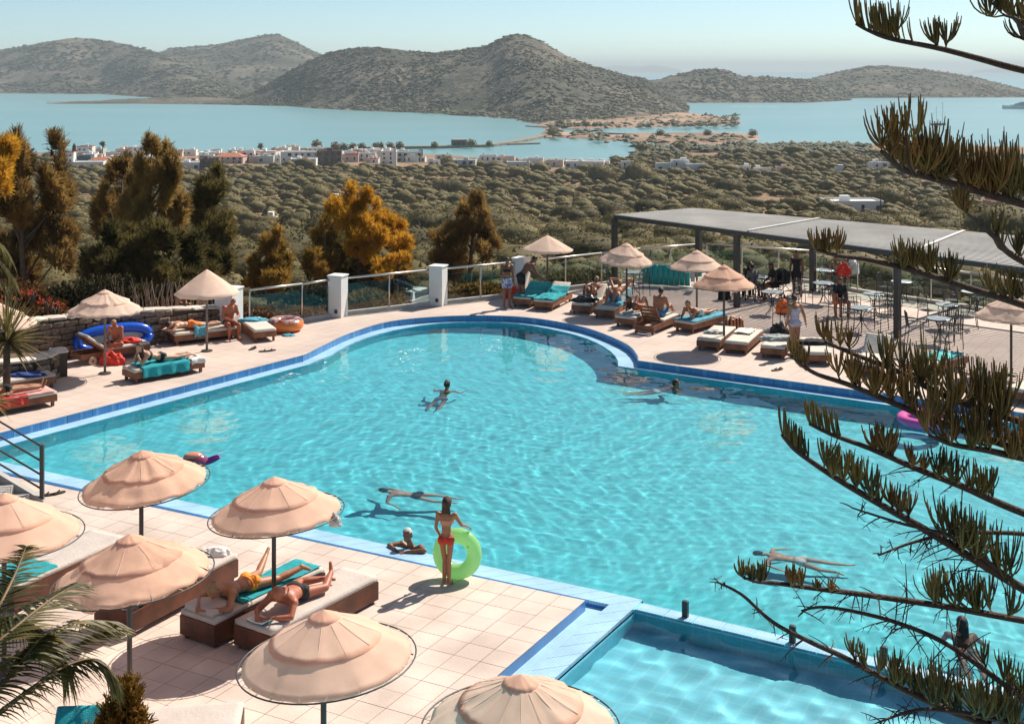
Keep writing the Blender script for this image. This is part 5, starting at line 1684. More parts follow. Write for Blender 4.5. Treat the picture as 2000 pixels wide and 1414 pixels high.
# man reading
J = pose('prone', pel=(0, 0, .14), che=(.30, .10, .20), nec=(.46, .17, .28), hea=(.58, .20, .35), sL=(.40, .33, .18), sR=(.47, -.03, .22), eL=(.55, .42, .05), eR=(.66, -.12, .06), wL=(.74, .26, .07), wR=(.82, .04, .08),
         kL=(-.40, .20, .10), kR=(-.34, -.26, .10), aL=(-.70, .05, .20), aR=(-.66, -.02, .10), tL=(-.74, .0, .31), tR=(-.76, .06, .07))
person('bald man in black trunks lying on his front and reading', lie(LG['read'], 0.22, -0.05, 0.41), J, M_SKINR, [('trunks', C_BLK)], 'none', None, face=Vector((.7, .1, -.7)), hup=Vector((.75, 0, .65)), vox=0.012, fingers=True, fat=1.1)
bk = empty('book', (LG['read'].matrix_basis @ Vector((1.02, 0.02, 0.42))), LG['read'].rotation_euler.z, label='open white book in front of the reading man', cat='book')
for s in (-1, 1):
    MB().box((0, s * 0.075, 0.02), (0.21, 0.148, 0.02), M=Matrix.Rotation(R(8 * s), 3, 'X')).build('page_block', mat('paper', (0.72, 0.70, 0.66), 0.8), bk)
MB().box((0, 0, 0.003), (0.22, 0.31, 0.006)).build('cover', cm('teal_cover', (0.03, 0.30, 0.33)), bk)
# far left group
person('man sitting on the wheeled lounger beside the dinghy', lie(LG['dinghy'], -0.12, 0.12, 0.35, -50) , pose('sit', h=0.0, kL=(-.30, .30, .14), kR=(.30, .30, .10), aL=(.05, .38, .07), aR=(-.05, .34, .07), tL=(.15, .42, .06), tR=(-.15, .40, .06), hea=(0, .20, .72), wL=(-.1, .3, .2), wR=(.1, .3, .2)), M_SKINR, [('shorts', C_BLK)], 'short', M_HAIRF, fat=1.15, scale=0.93)
person('woman in a black bikini lying face down beside the pool', lie(LG['prone'], 0.12, 0.0, 0.385), pose('prone', che=(.32, 0, .22), nec=(.48, 0, .34), hea=(.58, .02, .45), sL=(.42, .18, .27), sR=(.42, -.18, .27), eL=(.58, .2, .04), eR=(.58, -.2, .04), wL=(.64, .1, .24), wR=(.64, -.06, .24), pL=(.62, .04, .34), pR=(.62, -.03, .34)), M_SKINP, [('bikini_bottom', C_BLK), ('bikini_top', C_BLK)], 'long', M_HAIRB, face=Vector((1, .4, -.1)), hup=Vector((0, 0, 1)), female=True)
person('person in orange shorts lying on the lounger by the wall', lie(LG['wall'], 0.42, 0.0, 0.39), pose('prone', hea=(.64, .05, .2)), M_SKINP, [('shorts', C_OS)], 'short', M_HAIRK)
person('bald man sitting on the lounger edge facing the pool', lie(LG['wall'], -0.72, 0.12, 0.0, 0), pose('sit', h=0.38, hea=(-.05, .20, 1.10), nec=(0, .14, .98), wL=(-.02, .42, .62), wR=(.06, .42, .60)), M_SKINR, [('trunks', C_BLK)], 'none', None, fat=1.1)
q = P(361, 630, 40.0)
person('bare-chested person seen above the wall behind the umbrella', Matrix.Translation((q.x, q.y, q.z - 0.82)) @ Matrix.Rotation(R(150), 4, 'Z'), pose('stand'), M_SKIN, [('shorts', C_BLK)], 'short', M_HAIRK, fat=1.05)
person('sunbather at the left edge of whom the legs show', lie(LG['legs'], 0.12, 0.02, 0.39), pose('supine'), M_SKIN, [('bikini_bottom', C_BLK)], 'short', M_HAIRK, female=True)
# standing pair and recliners
person('woman in blue floral shorts standing by the glass fence', at(990, 602, 0, -160), pose('stand', wR=(.12, .26, 1.12), eR=(.24, .05, 1.12)), M_SKIND, [('shorts', C_FLO), ('bikini_top', C_BLK)], 'bun', M_HAIRK, female=True, scale=1.0)
person('man in black shorts bending over the teal loungers', at(1018, 596, 0, -62), pose('stand', che=(0, .22, 1.20), nec=(0, .38, 1.34), hea=(0, .48, 1.44), sL=(-.17, .32, 1.28), sR=(.17, .32, 1.28), eL=(-.2, .44, 1.03), eR=(.2, .46, 1.03), wL=(-.12, .62, .88), wR=(.12, .66, .86)), M_SKIND, [('shorts', C_BLK)], 'short', M_HAIRK, fat=1.08, scale=1.06)
person('older person reclining behind the black float', lie(LG['dark'], 0.0, 0.0, 0.38), pose('recline', wL=(.0, .1, .5), wR=(.0, -.1, .5), eL=(.2, .25, .35), eR=(.2, -.25, .35)), M_SKIND, [('trunks', C_BLK)], 'short', M_HAIRF)
person('man reclining with both arms raised behind his head', lie(LG['rec'], 0.0, 0.0, 0.38), pose('recline', eL=(.80, .38, .62), eR=(.80, -.38, .62), wL=(.84, .12, .62), wR=(.84, -.12, .62)), M_SKIN, [('shorts', C_BLUES)], 'short', M_HAIRF, fat=1.1)
person('dark-haired person lying low left of the raised backrest', lie(LG['hid'], 0.0, 0.0, 0.38), pose('recline', back=30), M_SKIND, [('trunks', C_OS)], 'long', M_HAIRK, female=True)
person('man seen from behind sitting on the lounger with raised backrest', lie(LG['raised'], -0.15, 0.0, 0.37, 90), pose('sit', h=0.0, kL=(-.18, .42, .3), kR=(.18, .42, .3), aL=(-.15, .72, .07), aR=(.15, .72, .07), tL=(-.15, .85, .06), tR=(.15, .85, .06), wL=(-.12, .42, .35), wR=(.2, .42, .3)), M_SKIN, [('shorts', C_BLUES)], 'short', M_HAIRK, fat=1.1)
person('person lying face down on the blue towel', lie(LG['bluet'], 0.2, 0.0, 0.39), pose('prone', che=(.32, 0, .22), nec=(.48, 0, .34), hea=(.58, .02, .45), sL=(.42, .18, .27), sR=(.42, -.18, .27), eL=(.58, .2, .04), eR=(.58, -.2, .04), wL=(.64, .1, .24), wR=(.64, -.06, .24), pL=(.62, .04, .34), pR=(.62, -.03, .34)), M_SKIN, [('trunks', C_WHT)], 'cap', M_HAIRB, face=Vector((1, .3, 0)), hup=Vector((0, 0, 1)))
person('woman in a pale strapless swimsuit walking past the loungers', at(1552, 695, 0, 20), pose('stand', aL=(-.09, -.15, .1), kL=(-.09, -.02, .49), wR=(.32, -.06, .92), eR=(.27, -.06, 1.13)), M_SKIN, [('swimsuit', C_PALE)], 'short', M_HAIRB, female=True, fat=1.14)
# pergola people
def seat_at(px, py, yaw): return at(px, py, 0, yaw)
person('man in a black shirt seated at the cafe table with a child', seat_at(1637, 617, 195), pose('sit', h=.42), M_SKIN, [('shirt', C_NAVY), ('shorts', C_NAVY)], 'short', M_HAIRB)
person('child in orange leaning on the seated man', at(1632, 621, 0, 100), pose('stand', che=(.12, .05, 1.2), hea=(.25, .1, 1.45), nec=(.2, .08, 1.36)), M_SKIN, [('trunks', C_OS)], 'short', M_HAIRF, scale=0.55)
person('dark-haired woman in black seated at the left cafe table', seat_at(1458, 583, -60), pose('sit', h=.42), M_SKIND, [('shirt', C_BLK), ('shorts', C_BLK)], 'long', M_HAIRK, female=True)
person('person in grey seated beside the second pergola post', seat_at(1474, 588, 30), pose('sit', h=.42), M_SKIN, [('shirt', cm('grey_shirt', (0.12, 0.12, 0.13))), ('trousers', C_BLK)], 'short', M_HAIRK)
person('person in black seated next to the stroller', seat_at(1514, 585, 100), pose('sit', h=.42), M_SKIND, [('shirt', C_BLK), ('shorts', C_BLK)], 'long', M_HAIRK, female=True)
person('woman in a black dress standing under the pergola', at(1556, 584, 0, 150), pose('stand', aL=(-.12, -.12, .08)), M_SKIND, [('dress', C_BLK)], 'bun', M_HAIRK, female=True)
person('child in red seated at the back of the pergola', seat_at(1634, 560, 150), pose('sit', h=.42), M_SKIN, [('trunks', C_REDS)], 'short', M_HAIRB, scale=0.9)
for lb, px, py, yw in (('chair of the seated man in the black shirt', 1637, 617, 15), ('chair of the woman in black at the left cafe table', 1458, 583, 120), ('chair of the person in grey by the second post', 1474, 588, 210), ('chair of the person next to the stroller', 1514, 585, -80), ('chair of the child in red', 1634, 560, -30)):
    o = copy_tree(chair0); o['label'] = 'black metal ' + lb; o.location = G(px, py); o.rotation_euler = (0, 0, R(yw + 180))
person('second child in red standing at the back of the pergola', at(1652, 563, 0, 140), pose('stand'), M_SKIN, [('trunks', C_REDS)], 'short', M_HAIRB, scale=0.62, hs=1.2)
# stroller
stl = empty('stroller', G(1528, 582), R(30), label='black baby stroller under the pergola', cat='stroller')
MB().ell((0, 0, 0.78), (0.27, 0.34, 0.27)).build('hood', M_BLACKC, stl, True)
MB().box((0, 0.12, 0.5), (0.42, 0.6, 0.14), M=Matrix.Rotation(R(-15), 3, 'X')).build('seat', M_BLACKC, stl, bevel=0.03)
for sx in (-1, 1):
    MB().tube([(0.24 * sx, 0.42, 0.1), (0.24 * sx, -0.1, 0.6), (0.22 * sx, -0.5, 1.0)], 0.014, 6).build('frame_tube', M_IRON, stl, True)
    for sy in (0.42, -0.32):
        MB().ring((0.26 * sx, sy, 0.12), 0.1, 0.022, 20, 8, M=Matrix.Rotation(PI / 2, 3, 'Y')).build('wheel', M_BLACKC, stl, True)
    MB().tube([(0.24 * sx, 0.1, 0.4), (0.24 * sx, -0.32, 0.12)], 0.012, 6).build('frame_tube', M_IRON, stl, True)
MB().tube([(-0.22, -0.5, 1.0), (0.22, -0.5, 1.0)], 0.016, 6).build('handle', M_IRON, stl, True)
# swimmers
def swim(px, py, yaw, z=0.0): return Matrix.Translation(G(px, py, ZW) + Vector((0, 0, z))) @ Matrix.Rotation(R(yaw), 4, 'Z')
SW = []
SW.append(person('swimmer with dark hair in the middle of the far pool', swim(862, 768, 75, -.34), pose('prone', che=(.30, 0, .14), nec=(.42, 0, .28), hea=(.48, 0, .44), pel=(.02, 0, -.16), hL=(0, .09, -.2), hR=(0, -.09, -.2), kL=(-.3, .14, -.42), kR=(-.34, -.12, -.38), aL=(-.62, .14, -.5), aR=(-.66, -.12, -.42), tL=(-.74, .14, -.52), tR=(-.78, -.12, -.44), eL=(.45, .34, .04), eR=(.45, -.34, .04), wL=(.66, .4, .0), wR=(.66, -.4, .0)), M_SKIN, [('bikini_bottom', C_BLK)], 'bun', M_HAIRK, face=Vector((1, 0, 0)), hup=Vector((0, 0, 1)), female=True))
SW.append(person('swimmer with a white-capped head near the right pool edge', swim(1285, 757, 10, -.34), pose('prone', che=(.30, 0, .16), nec=(.42, 0, .28), hea=(.48, 0, .42), pel=(0, 0, .0), hL=(-.04, .09, -.02), hR=(-.04, -.09, -.02), kL=(-.4, .12, -.15), kR=(-.42, -.12, -.1), aL=(-.76, .12, -.2), aR=(-.78, -.12, -.1), tL=(-.88, .12, -.22), tR=(-.9, -.12, -.12), eL=(.4, .36, .02), eR=(.4, -.36, .02), wL=(.6, .45, -.02), wR=(.6, -.45, -.02)), M_SKIN, [('trunks', C_WHT)], 'short', M_HAIRB, face=Vector((1, 0, 0)), hup=Vector((0, 0, 1))))
SW.append(person('snorkelling swimmer floating left of the girl', swim(812, 958, 168, -.385), pose('prone', hea=(.66, 0, .26), eL=(.45, .38, .0), wL=(.25, .5, -.08), eR=(.62, -.36, .02), kL=(-.42, .16, .0), aL=(-.78, .22, .10), kR=(-.44, -.12, .06), aR=(-.80, -.16, -.06), tR=(-.92, -.2, -.1), tL=(-.9, .24, .08), wR=(.85, -.42, -.1)), M_SKINP, [('trunks', C_BLK)], 'short', M_HAIRK, face=Vector((.9, 0, -.4)), hup=Vector((.4, 0, .9))))
SW.append(person('swimmer gliding under water at the right', swim(1560, 1076, 160, -.55), pose('prone', hea=(.66, 0, .2), eL=(.5, .38, .1), wL=(.25, .45, .05), eR=(.5, -.38, .1), wR=(.3, -.5, .05), kL=(-.4, .2, .0), aL=(-.68, .3, .12), kR=(-.42, -.14, .04), aR=(-.78, -.2, .0), tL=(-.78, .36, .1), tR=(-.9, -.24, .0)), M_SKINP, [('trunks', C_WHT)], 'short', M_HAIRK))
SW.append(person('swimmer whose dark head shows behind the lower branches', swim(1887, 1258, 80, -.30), pose('prone', che=(.20, 0, .12), nec=(.30, 0, .28), hea=(.34, 0, .44), pel=(0, 0, -.1), eL=(.3, .3, .0), eR=(.3, -.3, .0), wL=(.5, .2, -.05), wR=(.5, -.2, -.05)), M_SKIND, [('bikini_bottom', C_BLK)], 'long', M_HAIRK, face=Vector((1, 0, 0)), hup=Vector((0, 0, 1)), female=True))
SW.append(pmn)
for s_ in SW:
    for ch in s_.children: ch.cycles.is_caustics_receiver = True

# ------------------------------------------------------------------ olive groves and scrub
def leaf_mat(name, c1, c2, transl=0.3, scale=1.5, objvar=0.2, rough=0.75):
    return mat(name, c1, rough, 0.0, scale, col2=c2, transl=transl, objvar=objvar, spec=0.2, detail=3.0)
M_OLIVE = leaf_mat('olive_leaves', (0.082, 0.074, 0.027), (0.22, 0.172, 0.072), 0.25, 0.8, 0.3)
M_BARK = mat('bark', (0.10, 0.07, 0.05), 0.9, 0.3, 8.0, 0.6, 30)
M_SCRUB = leaf_mat('hill_bushes', (0.050, 0.055, 0.034), (0.10, 0.095, 0.06), 0.0, 0.02, 0.0)

def ico(sub):
    bm = bmesh.new(); bmesh.ops.create_icosphere(bm, subdivisions=sub, radius=1.0)
    bmesh.ops.triangulate(bm, faces=bm.faces[:])
    bm.verts.ensure_lookup_table()
    v = np.array([tuple(x.co) for x in bm.verts]); f = np.array([[q.index for q in p.verts] for p in bm.faces]); bm.free()
    return v, f
def crown_mesh(seed, nleaf=600, leaf=0.22, squash=0.72, lobes=6, core=2):
    """rounded olive crown: lumpy dark core with leaf sprays standing out all over it"""
    r = np.random.default_rng(seed)
    v, f = ico(core)
    cs = r.normal(0, 1, (lobes, 3)); cs /= np.linalg.norm(cs, axis=1)[:, None]; cs[:, 2] = np.abs(cs[:, 2]) * 0.6
    def rad(d):
        s = np.full(len(d), 0.72)
        for c in cs:
            k = np.clip((d @ (c / np.linalg.norm(c)) - 0.35) / 0.65, 0, 1)
            s = np.maximum(s, 0.72 + 0.34 * k ** 0.7)
        return s
    n0 = np.array([mnoise.noise(Vector(p) * 2.3 + Vector((seed, 0, 0))) for p in v])
    vv = v * (rad(v) * 0.97 * (1 + 0.12 * n0))[:, None]
    vv[:, 2] = np.where(vv[:, 2] > 0, vv[:, 2] * squash, vv[:, 2] * 0.4)
    d = r.normal(0, 1, (nleaf, 3)); d[:, 2] = np.abs(d[:, 2]) - 0.25; d /= np.linalg.norm(d, axis=1)[:, None]
    c = d * (rad(d) * r.uniform(0.93, 1.1, nleaf))[:, None]
    c[:, 2] = np.where(c[:, 2] > 0, c[:, 2] * squash, c[:, 2] * 0.4)
    t = r.normal(0, 1, (nleaf, 3)); t -= d * (t * d).sum(1)[:, None] * 0.6; t /= np.linalg.norm(t, axis=1)[:, None]
    b = np.cross(d, t); b /= np.linalg.norm(b, axis=1)[:, None] + 1e-9
    s = leaf * 0.5 * r.uniform(0.5, 1.2, nleaf)[:, None] * 0.5
    p0 = c - b * s * 0.8; p1 = c + b * s * 0.8; p2 = c + t * s * 1.6 + d * s * 0.9
    lv = np.stack([p0, p1, p2], 1).reshape(-1, 3)
    lf = np.arange(len(lv)).reshape(-1, 3) + len(vv)
    return np.vstack([vv, lv]), np.vstack([f, lf])
NV = 7
OL = []
for k in range(NV):
    v, f = crown_mesh(k + 3)
    me = np_mesh('crown', v, f, True); me.materials.append(M_OLIVE); OL.append(me)
tm = MB().tube([(0, 0, 0), (0.05, 0.02, 0.5), (-0.02, 0.05, 0.9)], [0.16, 0.12, 0.1], 7).mesh('trunk'); tm.materials.append(M_BARK)
for s in (-1, 1):
    pass
# candidate positions, jittered grid in plan; clear patches keep the pink earth open
HOUSE_BOXES = []
def keep_out(x, d):
    px = 1000 + FPX * x / d
    return False
def scatter_olives():
    r = np.random.default_rng(21)
    pts = []
    d = 100.0
    while d < 905:
        sp = 4.7 + 1.6 * min(1, d / 500)
        w = d * 0.8 * 1.12 + 30
        n = int(w / sp)
        for i in range(n):
            x = -w / 2 + (i + r.uniform(-0.1, 1.1)) * sp + (sp / 2 if int(d / sp) % 2 else 0)
            dd = d + r.uniform(-0.6, 0.6) * sp
            nz = mnoise.fractal(Vector((x * 0.017, dd * 0.013, 3.3)), 1, 2, 3)
            if nz > 0.56 or r.random() < 0.05: continue
            if nz > 0.46 and r.random() < 0.5: continue
            s = 2.15 * math.exp(r.normal(0, 0.36)) * (1 + 0.35 * max(0, -nz)) * (1.0 if d < 500 else 1.12)
            pts.append((x, dd, s))
        d += sp * 0.92
    return np.array(pts)
pts = scatter_olives()
zz = valley_z(pts[:, 0], pts[:, 1])
pxs = 1000 + FPX * pts[:, 0] / pts[:, 1]; pys = HY + FPX * (CZ - zz) / pts[:, 1]
# keep clear of the town streets (farther than the last grove row) and of the shore
ds_ = FPX * (CZ - SEA) / (interp(pxs, SHORE) - HY)
town = (pxs > 95) & (pxs < 1190) & (pys < 331) | (pys < interp(pxs, SHORE) + 4)
sel = ~town & (pys < 600)
pts, zz, pxs, pys = pts[sel], zz[sel], pxs[sel], pys[sel]
# visible ones are below the fence line of sight
floor_y = interp(pxs, [(0, 600), (640, 590), (1200, 540), (1400, 500), (2000, 560)])
size = pts[:, 2] / pts[:, 1]
vis = (pxs > -20) & (pxs < 2020) & (pys < floor_y)
leftmask = (pxs < 460) & (pys > 350)        # behind the big pines
order = np.argsort(-(size * vis * np.where(leftmask, 0.55, 1)))
ind = set(order[:300].tolist())
OW = [(200, 'behind the left-hand pines'), (460, 'behind the dark ragged pines'), (640, 'left of the yellow pine'), (830, 'behind the yellow pine'), (1000, 'behind the brown-green pine'), (1200, 'left of the pergola'), (1400, 'above the left end of the pergola roof'),
      (1600, 'above the middle of the pergola roof'), (1800, 'beyond the right half of the pergola'), (9999, 'behind the conifer branches')]
for n_, i in enumerate(order[:300]):
    where = next(w for lim, w in OW if pxs[i] < lim)
    sz = 'small' if pts[i, 2] < 1.75 else 'large' if pts[i, 2] > 2.7 else 'middle-sized'
    row = 'in the front rows ' if pts[i, 1] < 150 else 'in the second rows ' if pts[i, 1] < 190 else 'farther back '
    t = empty('olive_tree', (pts[i, 0], pts[i, 1], zz[i] - 0.1), random.uniform(0, 6.28), label=sz + ' rounded olive tree ' + row + where, cat='olive tree', group='olive trees in the grove')
    s = float(pts[i, 2])
    o = link('trunk', tm, None, t); o.scale = (s * 0.8, s * 0.8, s * 0.55)
    o = link('crown', OL[random.randrange(NV)], None, t); o.location = (0, 0, s * 0.48); o.scale = (s, s * random.uniform(0.85, 1.1), s * random.uniform(0.85, 1.15))
def scatter_mesh(name, tmpl, P_, S_, squash_z, material, seed, kind='stuff', label=None):
    """joins many transformed copies of a few templates into one mesh"""
    r = np.random.default_rng(seed)
    vs, fs, off = [], [], 0
    pick = r.integers(0, len(tmpl), len(P_))
    for k, (tv, tf) in enumerate(tmpl):
        m = pick == k
        if not m.any(): continue
        p, s = P_[m], S_[m]
        a = r.uniform(0, 2 * PI, m.sum()); c, sn = np.cos(a), np.sin(a)
        sq = squash_z * r.uniform(0.8, 1.2, m.sum())
        X = (tv[None, :, 0] * c[:, None] - tv[None, :, 1] * sn[:, None]) * s[:, None]
        Y = (tv[None, :, 0] * sn[:, None] + tv[None, :, 1] * c[:, None]) * s[:, None]
        Z = tv[None, :, 2] * (s * sq)[:, None]
        v = np.stack([X + p[:, 0:1], Y + p[:, 1:2], Z + p[:, 2:3]], -1).reshape(-1, 3)
        f = (tf[None] + (np.arange(m.sum()) * len(tv))[:, None, None] + off).reshape(-1, 3)
        vs.append(v); fs.append(f); off += len(v)
    o = link(name, np_mesh(name, np.vstack(vs), np.vstack(fs), True), material)
    o['kind'] = kind
    if label: o['label'] = label
    return o
rest = np.array([i for i in range(len(pts)) if i not in ind])
PR = np.stack([pts[rest, 0], pts[rest, 1], zz[rest] + pts[rest, 2] * 0.4], -1)
nearm = pts[rest, 1] < 330
tmA = [crown_mesh(k + 40, 130, 0.3, core=2) for k in range(6)]
tmB = [crown_mesh(k + 60, 14, 0.4, core=1) for k in range(6)]
scatter_mesh('olive_grove', tmA, PR[nearm], pts[rest, 2][nearm], 1.0, M_OLIVE, 3)
scatter_mesh('olive_grove_far', tmB, PR[~nearm], pts[rest, 2][~nearm], 1.0, M_OLIVE, 4)

# low dry scrub between the fence and the grove
def scrub_points(n, d0, d1, x0, x1, s0, s1, seed):
    r = np.random.default_rng(seed)
    px = r.uniform(x0, x1, n); d = r.uniform(d0, d1, n)
    x = (px - 1000) * d / FPX
    return np.stack([x, d, valley_z(x, d) + 0.1], -1), r.uniform(s0, s1, n)
P_, S_ = scrub_points(900, 52, 125, -50, 2150, 0.35, 1.1, 8)
scatter_mesh('dry_scrub', tmA, P_, S_, 0.9, leaf_mat('dry_scrub_leaves', (0.10, 0.085, 0.035), (0.22, 0.15, 0.06), 0.25, 0.6), 6)

# bushes on the hills
def hill_bushes():
    r = np.random.default_rng(5)
    allp, alls = [], []
    for k, (X, D, Z, t) in enumerate(HILLS[:5]):
        n = [3500, 8000, 11000, 2600, 2800][k]
        u = r.uniform(0, X.shape[1] - 1.001, n); w = r.uniform(t.searchsorted(0.02), X.shape[0] - 1.001, n)
        i, j = w.astype(int), u.astype(int); a, b = w - i, u - j
        def bl(A): return A[i, j]*(1-a)*(1-b) + A[i+1, j]*a*(1-b) + A[i, j+1]*(1-a)*b + A[i+1, j+1]*a*b
        p = np.stack([bl(X), bl(D), bl(Z)], -1)
        nz = np.array([mnoise.fractal(Vector((q[0] * 0.008, q[1] * 0.008, k)), 1, 2, 3) for q in p])
        m = nz < r.uniform(-0.25, 0.5, n)
        allp.append(p[m]); alls.append(r.uniform(1.8, 4.6, n)[m] * (1.9 if k in (0, 1) else 1.3 if k in (3, 4) else 1.0))
    return np.vstack(allp), np.concatenate(alls)
hp, hs_ = hill_bushes()
bv, bf_ = ico(1)
tmC = []
for k in range(5):
    v = bv.copy(); v *= (1 + 0.25 * np.random.default_rng(k).normal(0, 1, len(v)))[:, None]; v[:, 2] = np.abs(v[:, 2]) * 0.55; tmC.append((v, bf_))
scatter_mesh('hill_scrub', tmC, hp, hs_, 0.9, M_SCRUB, 7)
# bushes on the low spits
def spit_bushes():
    r = np.random.default_rng(12); P_, S_ = [], []
    for (x0, x1, y0, y1, n) in ((1080, 1440, 226, 248, 420), (1150, 1480, 263, 281, 70), (1070, 1095, 244, 268, 30), (1120, 1180, 252, 268, 30), (1250, 1420, 286, 296, 120), (1420, 1700, 283, 300, 380), (1240, 1330, 288, 306, 60), (820, 960, 216, 224, 60)):
        for _ in range(n):
            p = G(r.uniform(x0, x1), r.uniform(y0, y1), SEA + 3); P_.append((p.x, p.y, SEA + 2)); S_.append(r.uniform(2.0, 5.5))
    return np.array(P_), np.array(S_)
sp_, ss_ = spit_bushes()
scatter_mesh('shore_scrub', tmC, sp_, ss_, 1.3, leaf_mat('shore_bushes', (0.05, 0.06, 0.035), (0.12, 0.11, 0.06), 0.0, 0.05, 0.0), 9)

# ------------------------------------------------------------------ pines beyond the fence
def tufts(lobes, n, length, width, seed, up=0.5, blades=5, shell=0.55):
    """needle tufts through a set of ellipsoid lobes: (centre, radii)"""
    r = np.random.default_rng(seed)
    vol = np.array([a[1][0] * a[1][1] * a[1][2] for a in lobes]) ** 0.8
    pick = r.choice(len(lobes), n, p=vol / vol.sum())
    C = np.array([tuple(l[0]) for l in lobes])[pick]; Rr = np.array([l[1] for l in lobes])[pick]
    d = r.normal(0, 1, (n, 3)); d /= np.linalg.norm(d, axis=1)[:, None]
    q = shell + (1 - shell) * r.uniform(0, 1, n) ** 0.6
    c = C + d * Rr * q[:, None]
    out = d * 0.7 + np.array([0, 0, up]) + r.normal(0, 0.25, (n, 3))
    out /= np.linalg.norm(out, axis=1)[:, None]
    dirs = out[:, None, :] + r.normal(0, 0.42, (n, blades, 3)); dirs /= np.linalg.norm(dirs, axis=2)[:, :, None]
    side = np.cross(dirs, r.normal(0, 1, (n, blades, 3))); side /= np.linalg.norm(side, axis=2)[:, :, None] + 1e-9
    L_ = length * r.uniform(0.6, 1.25, (n, blades, 1))
    b = np.repeat(c[:, None, :], blades, 1) - dirs * L_ * 0.25
    v = np.stack([b - side * width, b + side * width, b + dirs * L_ + side * width * 0.4, b + dirs * L_ - side * width * 0.4], 2).reshape(-1, 3)
    return v, np.arange(len(v)).reshape(-1, 4)
def pine(name, label, d, base, lobes, material, n, length=0.30, width=0.03, seed=0, up=0.6, cat='pine tree', depth=0.9, thick=0.16, shell=0.45, blades=5, branches=True):
    """tree given by its trunk foot (pixel column) and foliage lobes in pixels at distance d"""
    r = random.Random(seed)
    k = d / FPX
    x0 = (base - 1000) * k
    zg = float(valley_z(np.array([x0]), np.array([d]))[0])
    root = empty(name, (x0, d, zg), label=label, cat=cat)
    L3 = []; trunkL = []
    for (px, py, rx, ry) in lobes:
        dd = r.uniform(-depth, depth)
        p = P(px, py, d) + Vector((0, dd, 0)) - Vector((x0, d, zg))
        trunkL.append((p, None))
        for _ in range(7):
            a = r.uniform(0, 2 * PI); e = r.uniform(-0.7, 1.0)
            q = Vector((math.cos(a) * math.cos(e) * rx, math.sin(a) * math.cos(e) * rx * 0.9, math.sin(e) * ry)) * k * r.uniform(0.55, 0.95)
            s = r.uniform(0.28, 0.5)
            L3.append((p + q, (rx * k * s, rx * k * s, ry * k * s * r.uniform(1.1, 1.7))))
    v, f = tufts(L3, int(n * 0.9), length * 1.25, width * 0.62, seed + 1, up, blades=6, shell=0.1)
    o = link('crown', np_mesh('crown', v, f), material, root)
    L3 = trunkL
    top = max(L3, key=lambda l: l[0].z)[0]
    mb = MB().tube([(0, 0, -0.3), (top.x * 0.25, top.y * 0.2, top.z * 0.35), (top.x * 0.6, top.y * 0.6, top.z * 0.7), top], [thick, thick * 0.8, thick * 0.5, thick * 0.15], 8)
    mb.build('trunk', M_BARK, root, True)
    if branches:
        for p, rr in L3:
            if p.z < top.z * 0.95:
                t = max(0.12, min(0.85, p.z / top.z - 0.18))
                s = Vector((top.x * t * 0.8, top.y * t * 0.8, top.z * t))
                MB().tube([s, (s + p) / 2 + Vector((0, 0, -0.1)), p], [thick * 0.35, thick * 0.25, thick * 0.1], 6).build('limb', M_BARK, root, True)
    return root
M_PINEO = leaf_mat('sunburnt_pine', (0.20, 0.128, 0.042), (0.54, 0.355, 0.11), 0.5, 0.9, 0.0)
M_PINED = leaf_mat('dark_pine', (0.06, 0.058, 0.022), (0.21, 0.165, 0.055), 0.5, 0.9, 0.0)
M_PINEB = leaf_mat('brown_pine', (0.13, 0.085, 0.033), (0.42, 0.265, 0.085), 0.5, 0.8, 0.0)
M_PINEY = leaf_mat('yellow_pine', (0.42, 0.21, 0.02), (0.80, 0.47, 0.06), 0.5, 1.2, 0.0)
M_PINEG = leaf_mat('ochre_pine', (0.20, 0.125, 0.028), (0.48, 0.29, 0.06), 0.5, 1.0, 0.0)
pine('pine_tree', 'tall dark reddish pine at the left edge', 50, 50,
     [(45, 275, 12, 26), (100, 290, 14, 34), (50, 330, 38, 45), (100, 345, 26, 45), (30, 400, 50, 50), (85, 410, 42, 50), (110, 395, 22, 22), (30, 480, 52, 55), (80, 470, 48, 45), (110, 505, 35, 30), (40, 560, 60, 45), (10, 330, 26, 50)],
     M_PINEB, 9500, 0.34, 0.03, 1, 0.9)
pine('pine_tree', 'bright orange pine cut by the left edge', 46, -30, [(-20, 300, 28, 45), (-15, 360, 30, 45), (-25, 430, 30, 40)], M_PINEY, 1800, 0.3, 0.03, 2, 0.8)
pine('pine_tree', 'tall slender golden brown pine reaching into the bay', 56, 285,
     [(302, 290, 13, 26), (312, 310, 14, 30), (285, 330, 16, 32), (340, 325, 14, 34), (300, 350, 32, 38), (330, 375, 28, 40), (265, 365, 20, 36), (280, 400, 34, 40), (330, 430, 30, 36), (345, 410, 16, 34), (290, 450, 45, 36), (245, 430, 20, 34)],
     M_PINEO, 6200, 0.32, 0.028, 3, 1.0)
pine('pine_tree', 'short brown pine beside the tall slender one', 58, 235, [(245, 330, 16, 26), (225, 350, 24, 30), (215, 390, 26, 36), (235, 420, 30, 40), (215, 460, 32, 40)], M_PINEB, 3000, 0.32, 0.03, 4, 0.9)
pine('pine_tree', 'dark green wide pine behind the left umbrellas', 53, 290,
     [(225, 480, 45, 40), (290, 470, 50, 40), (350, 500, 40, 45), (240, 530, 60, 40), (310, 545, 60, 40), (205, 520, 40, 40), (360, 560, 45, 35)], M_PINED, 6500, 0.32, 0.035, 5, 0.6)
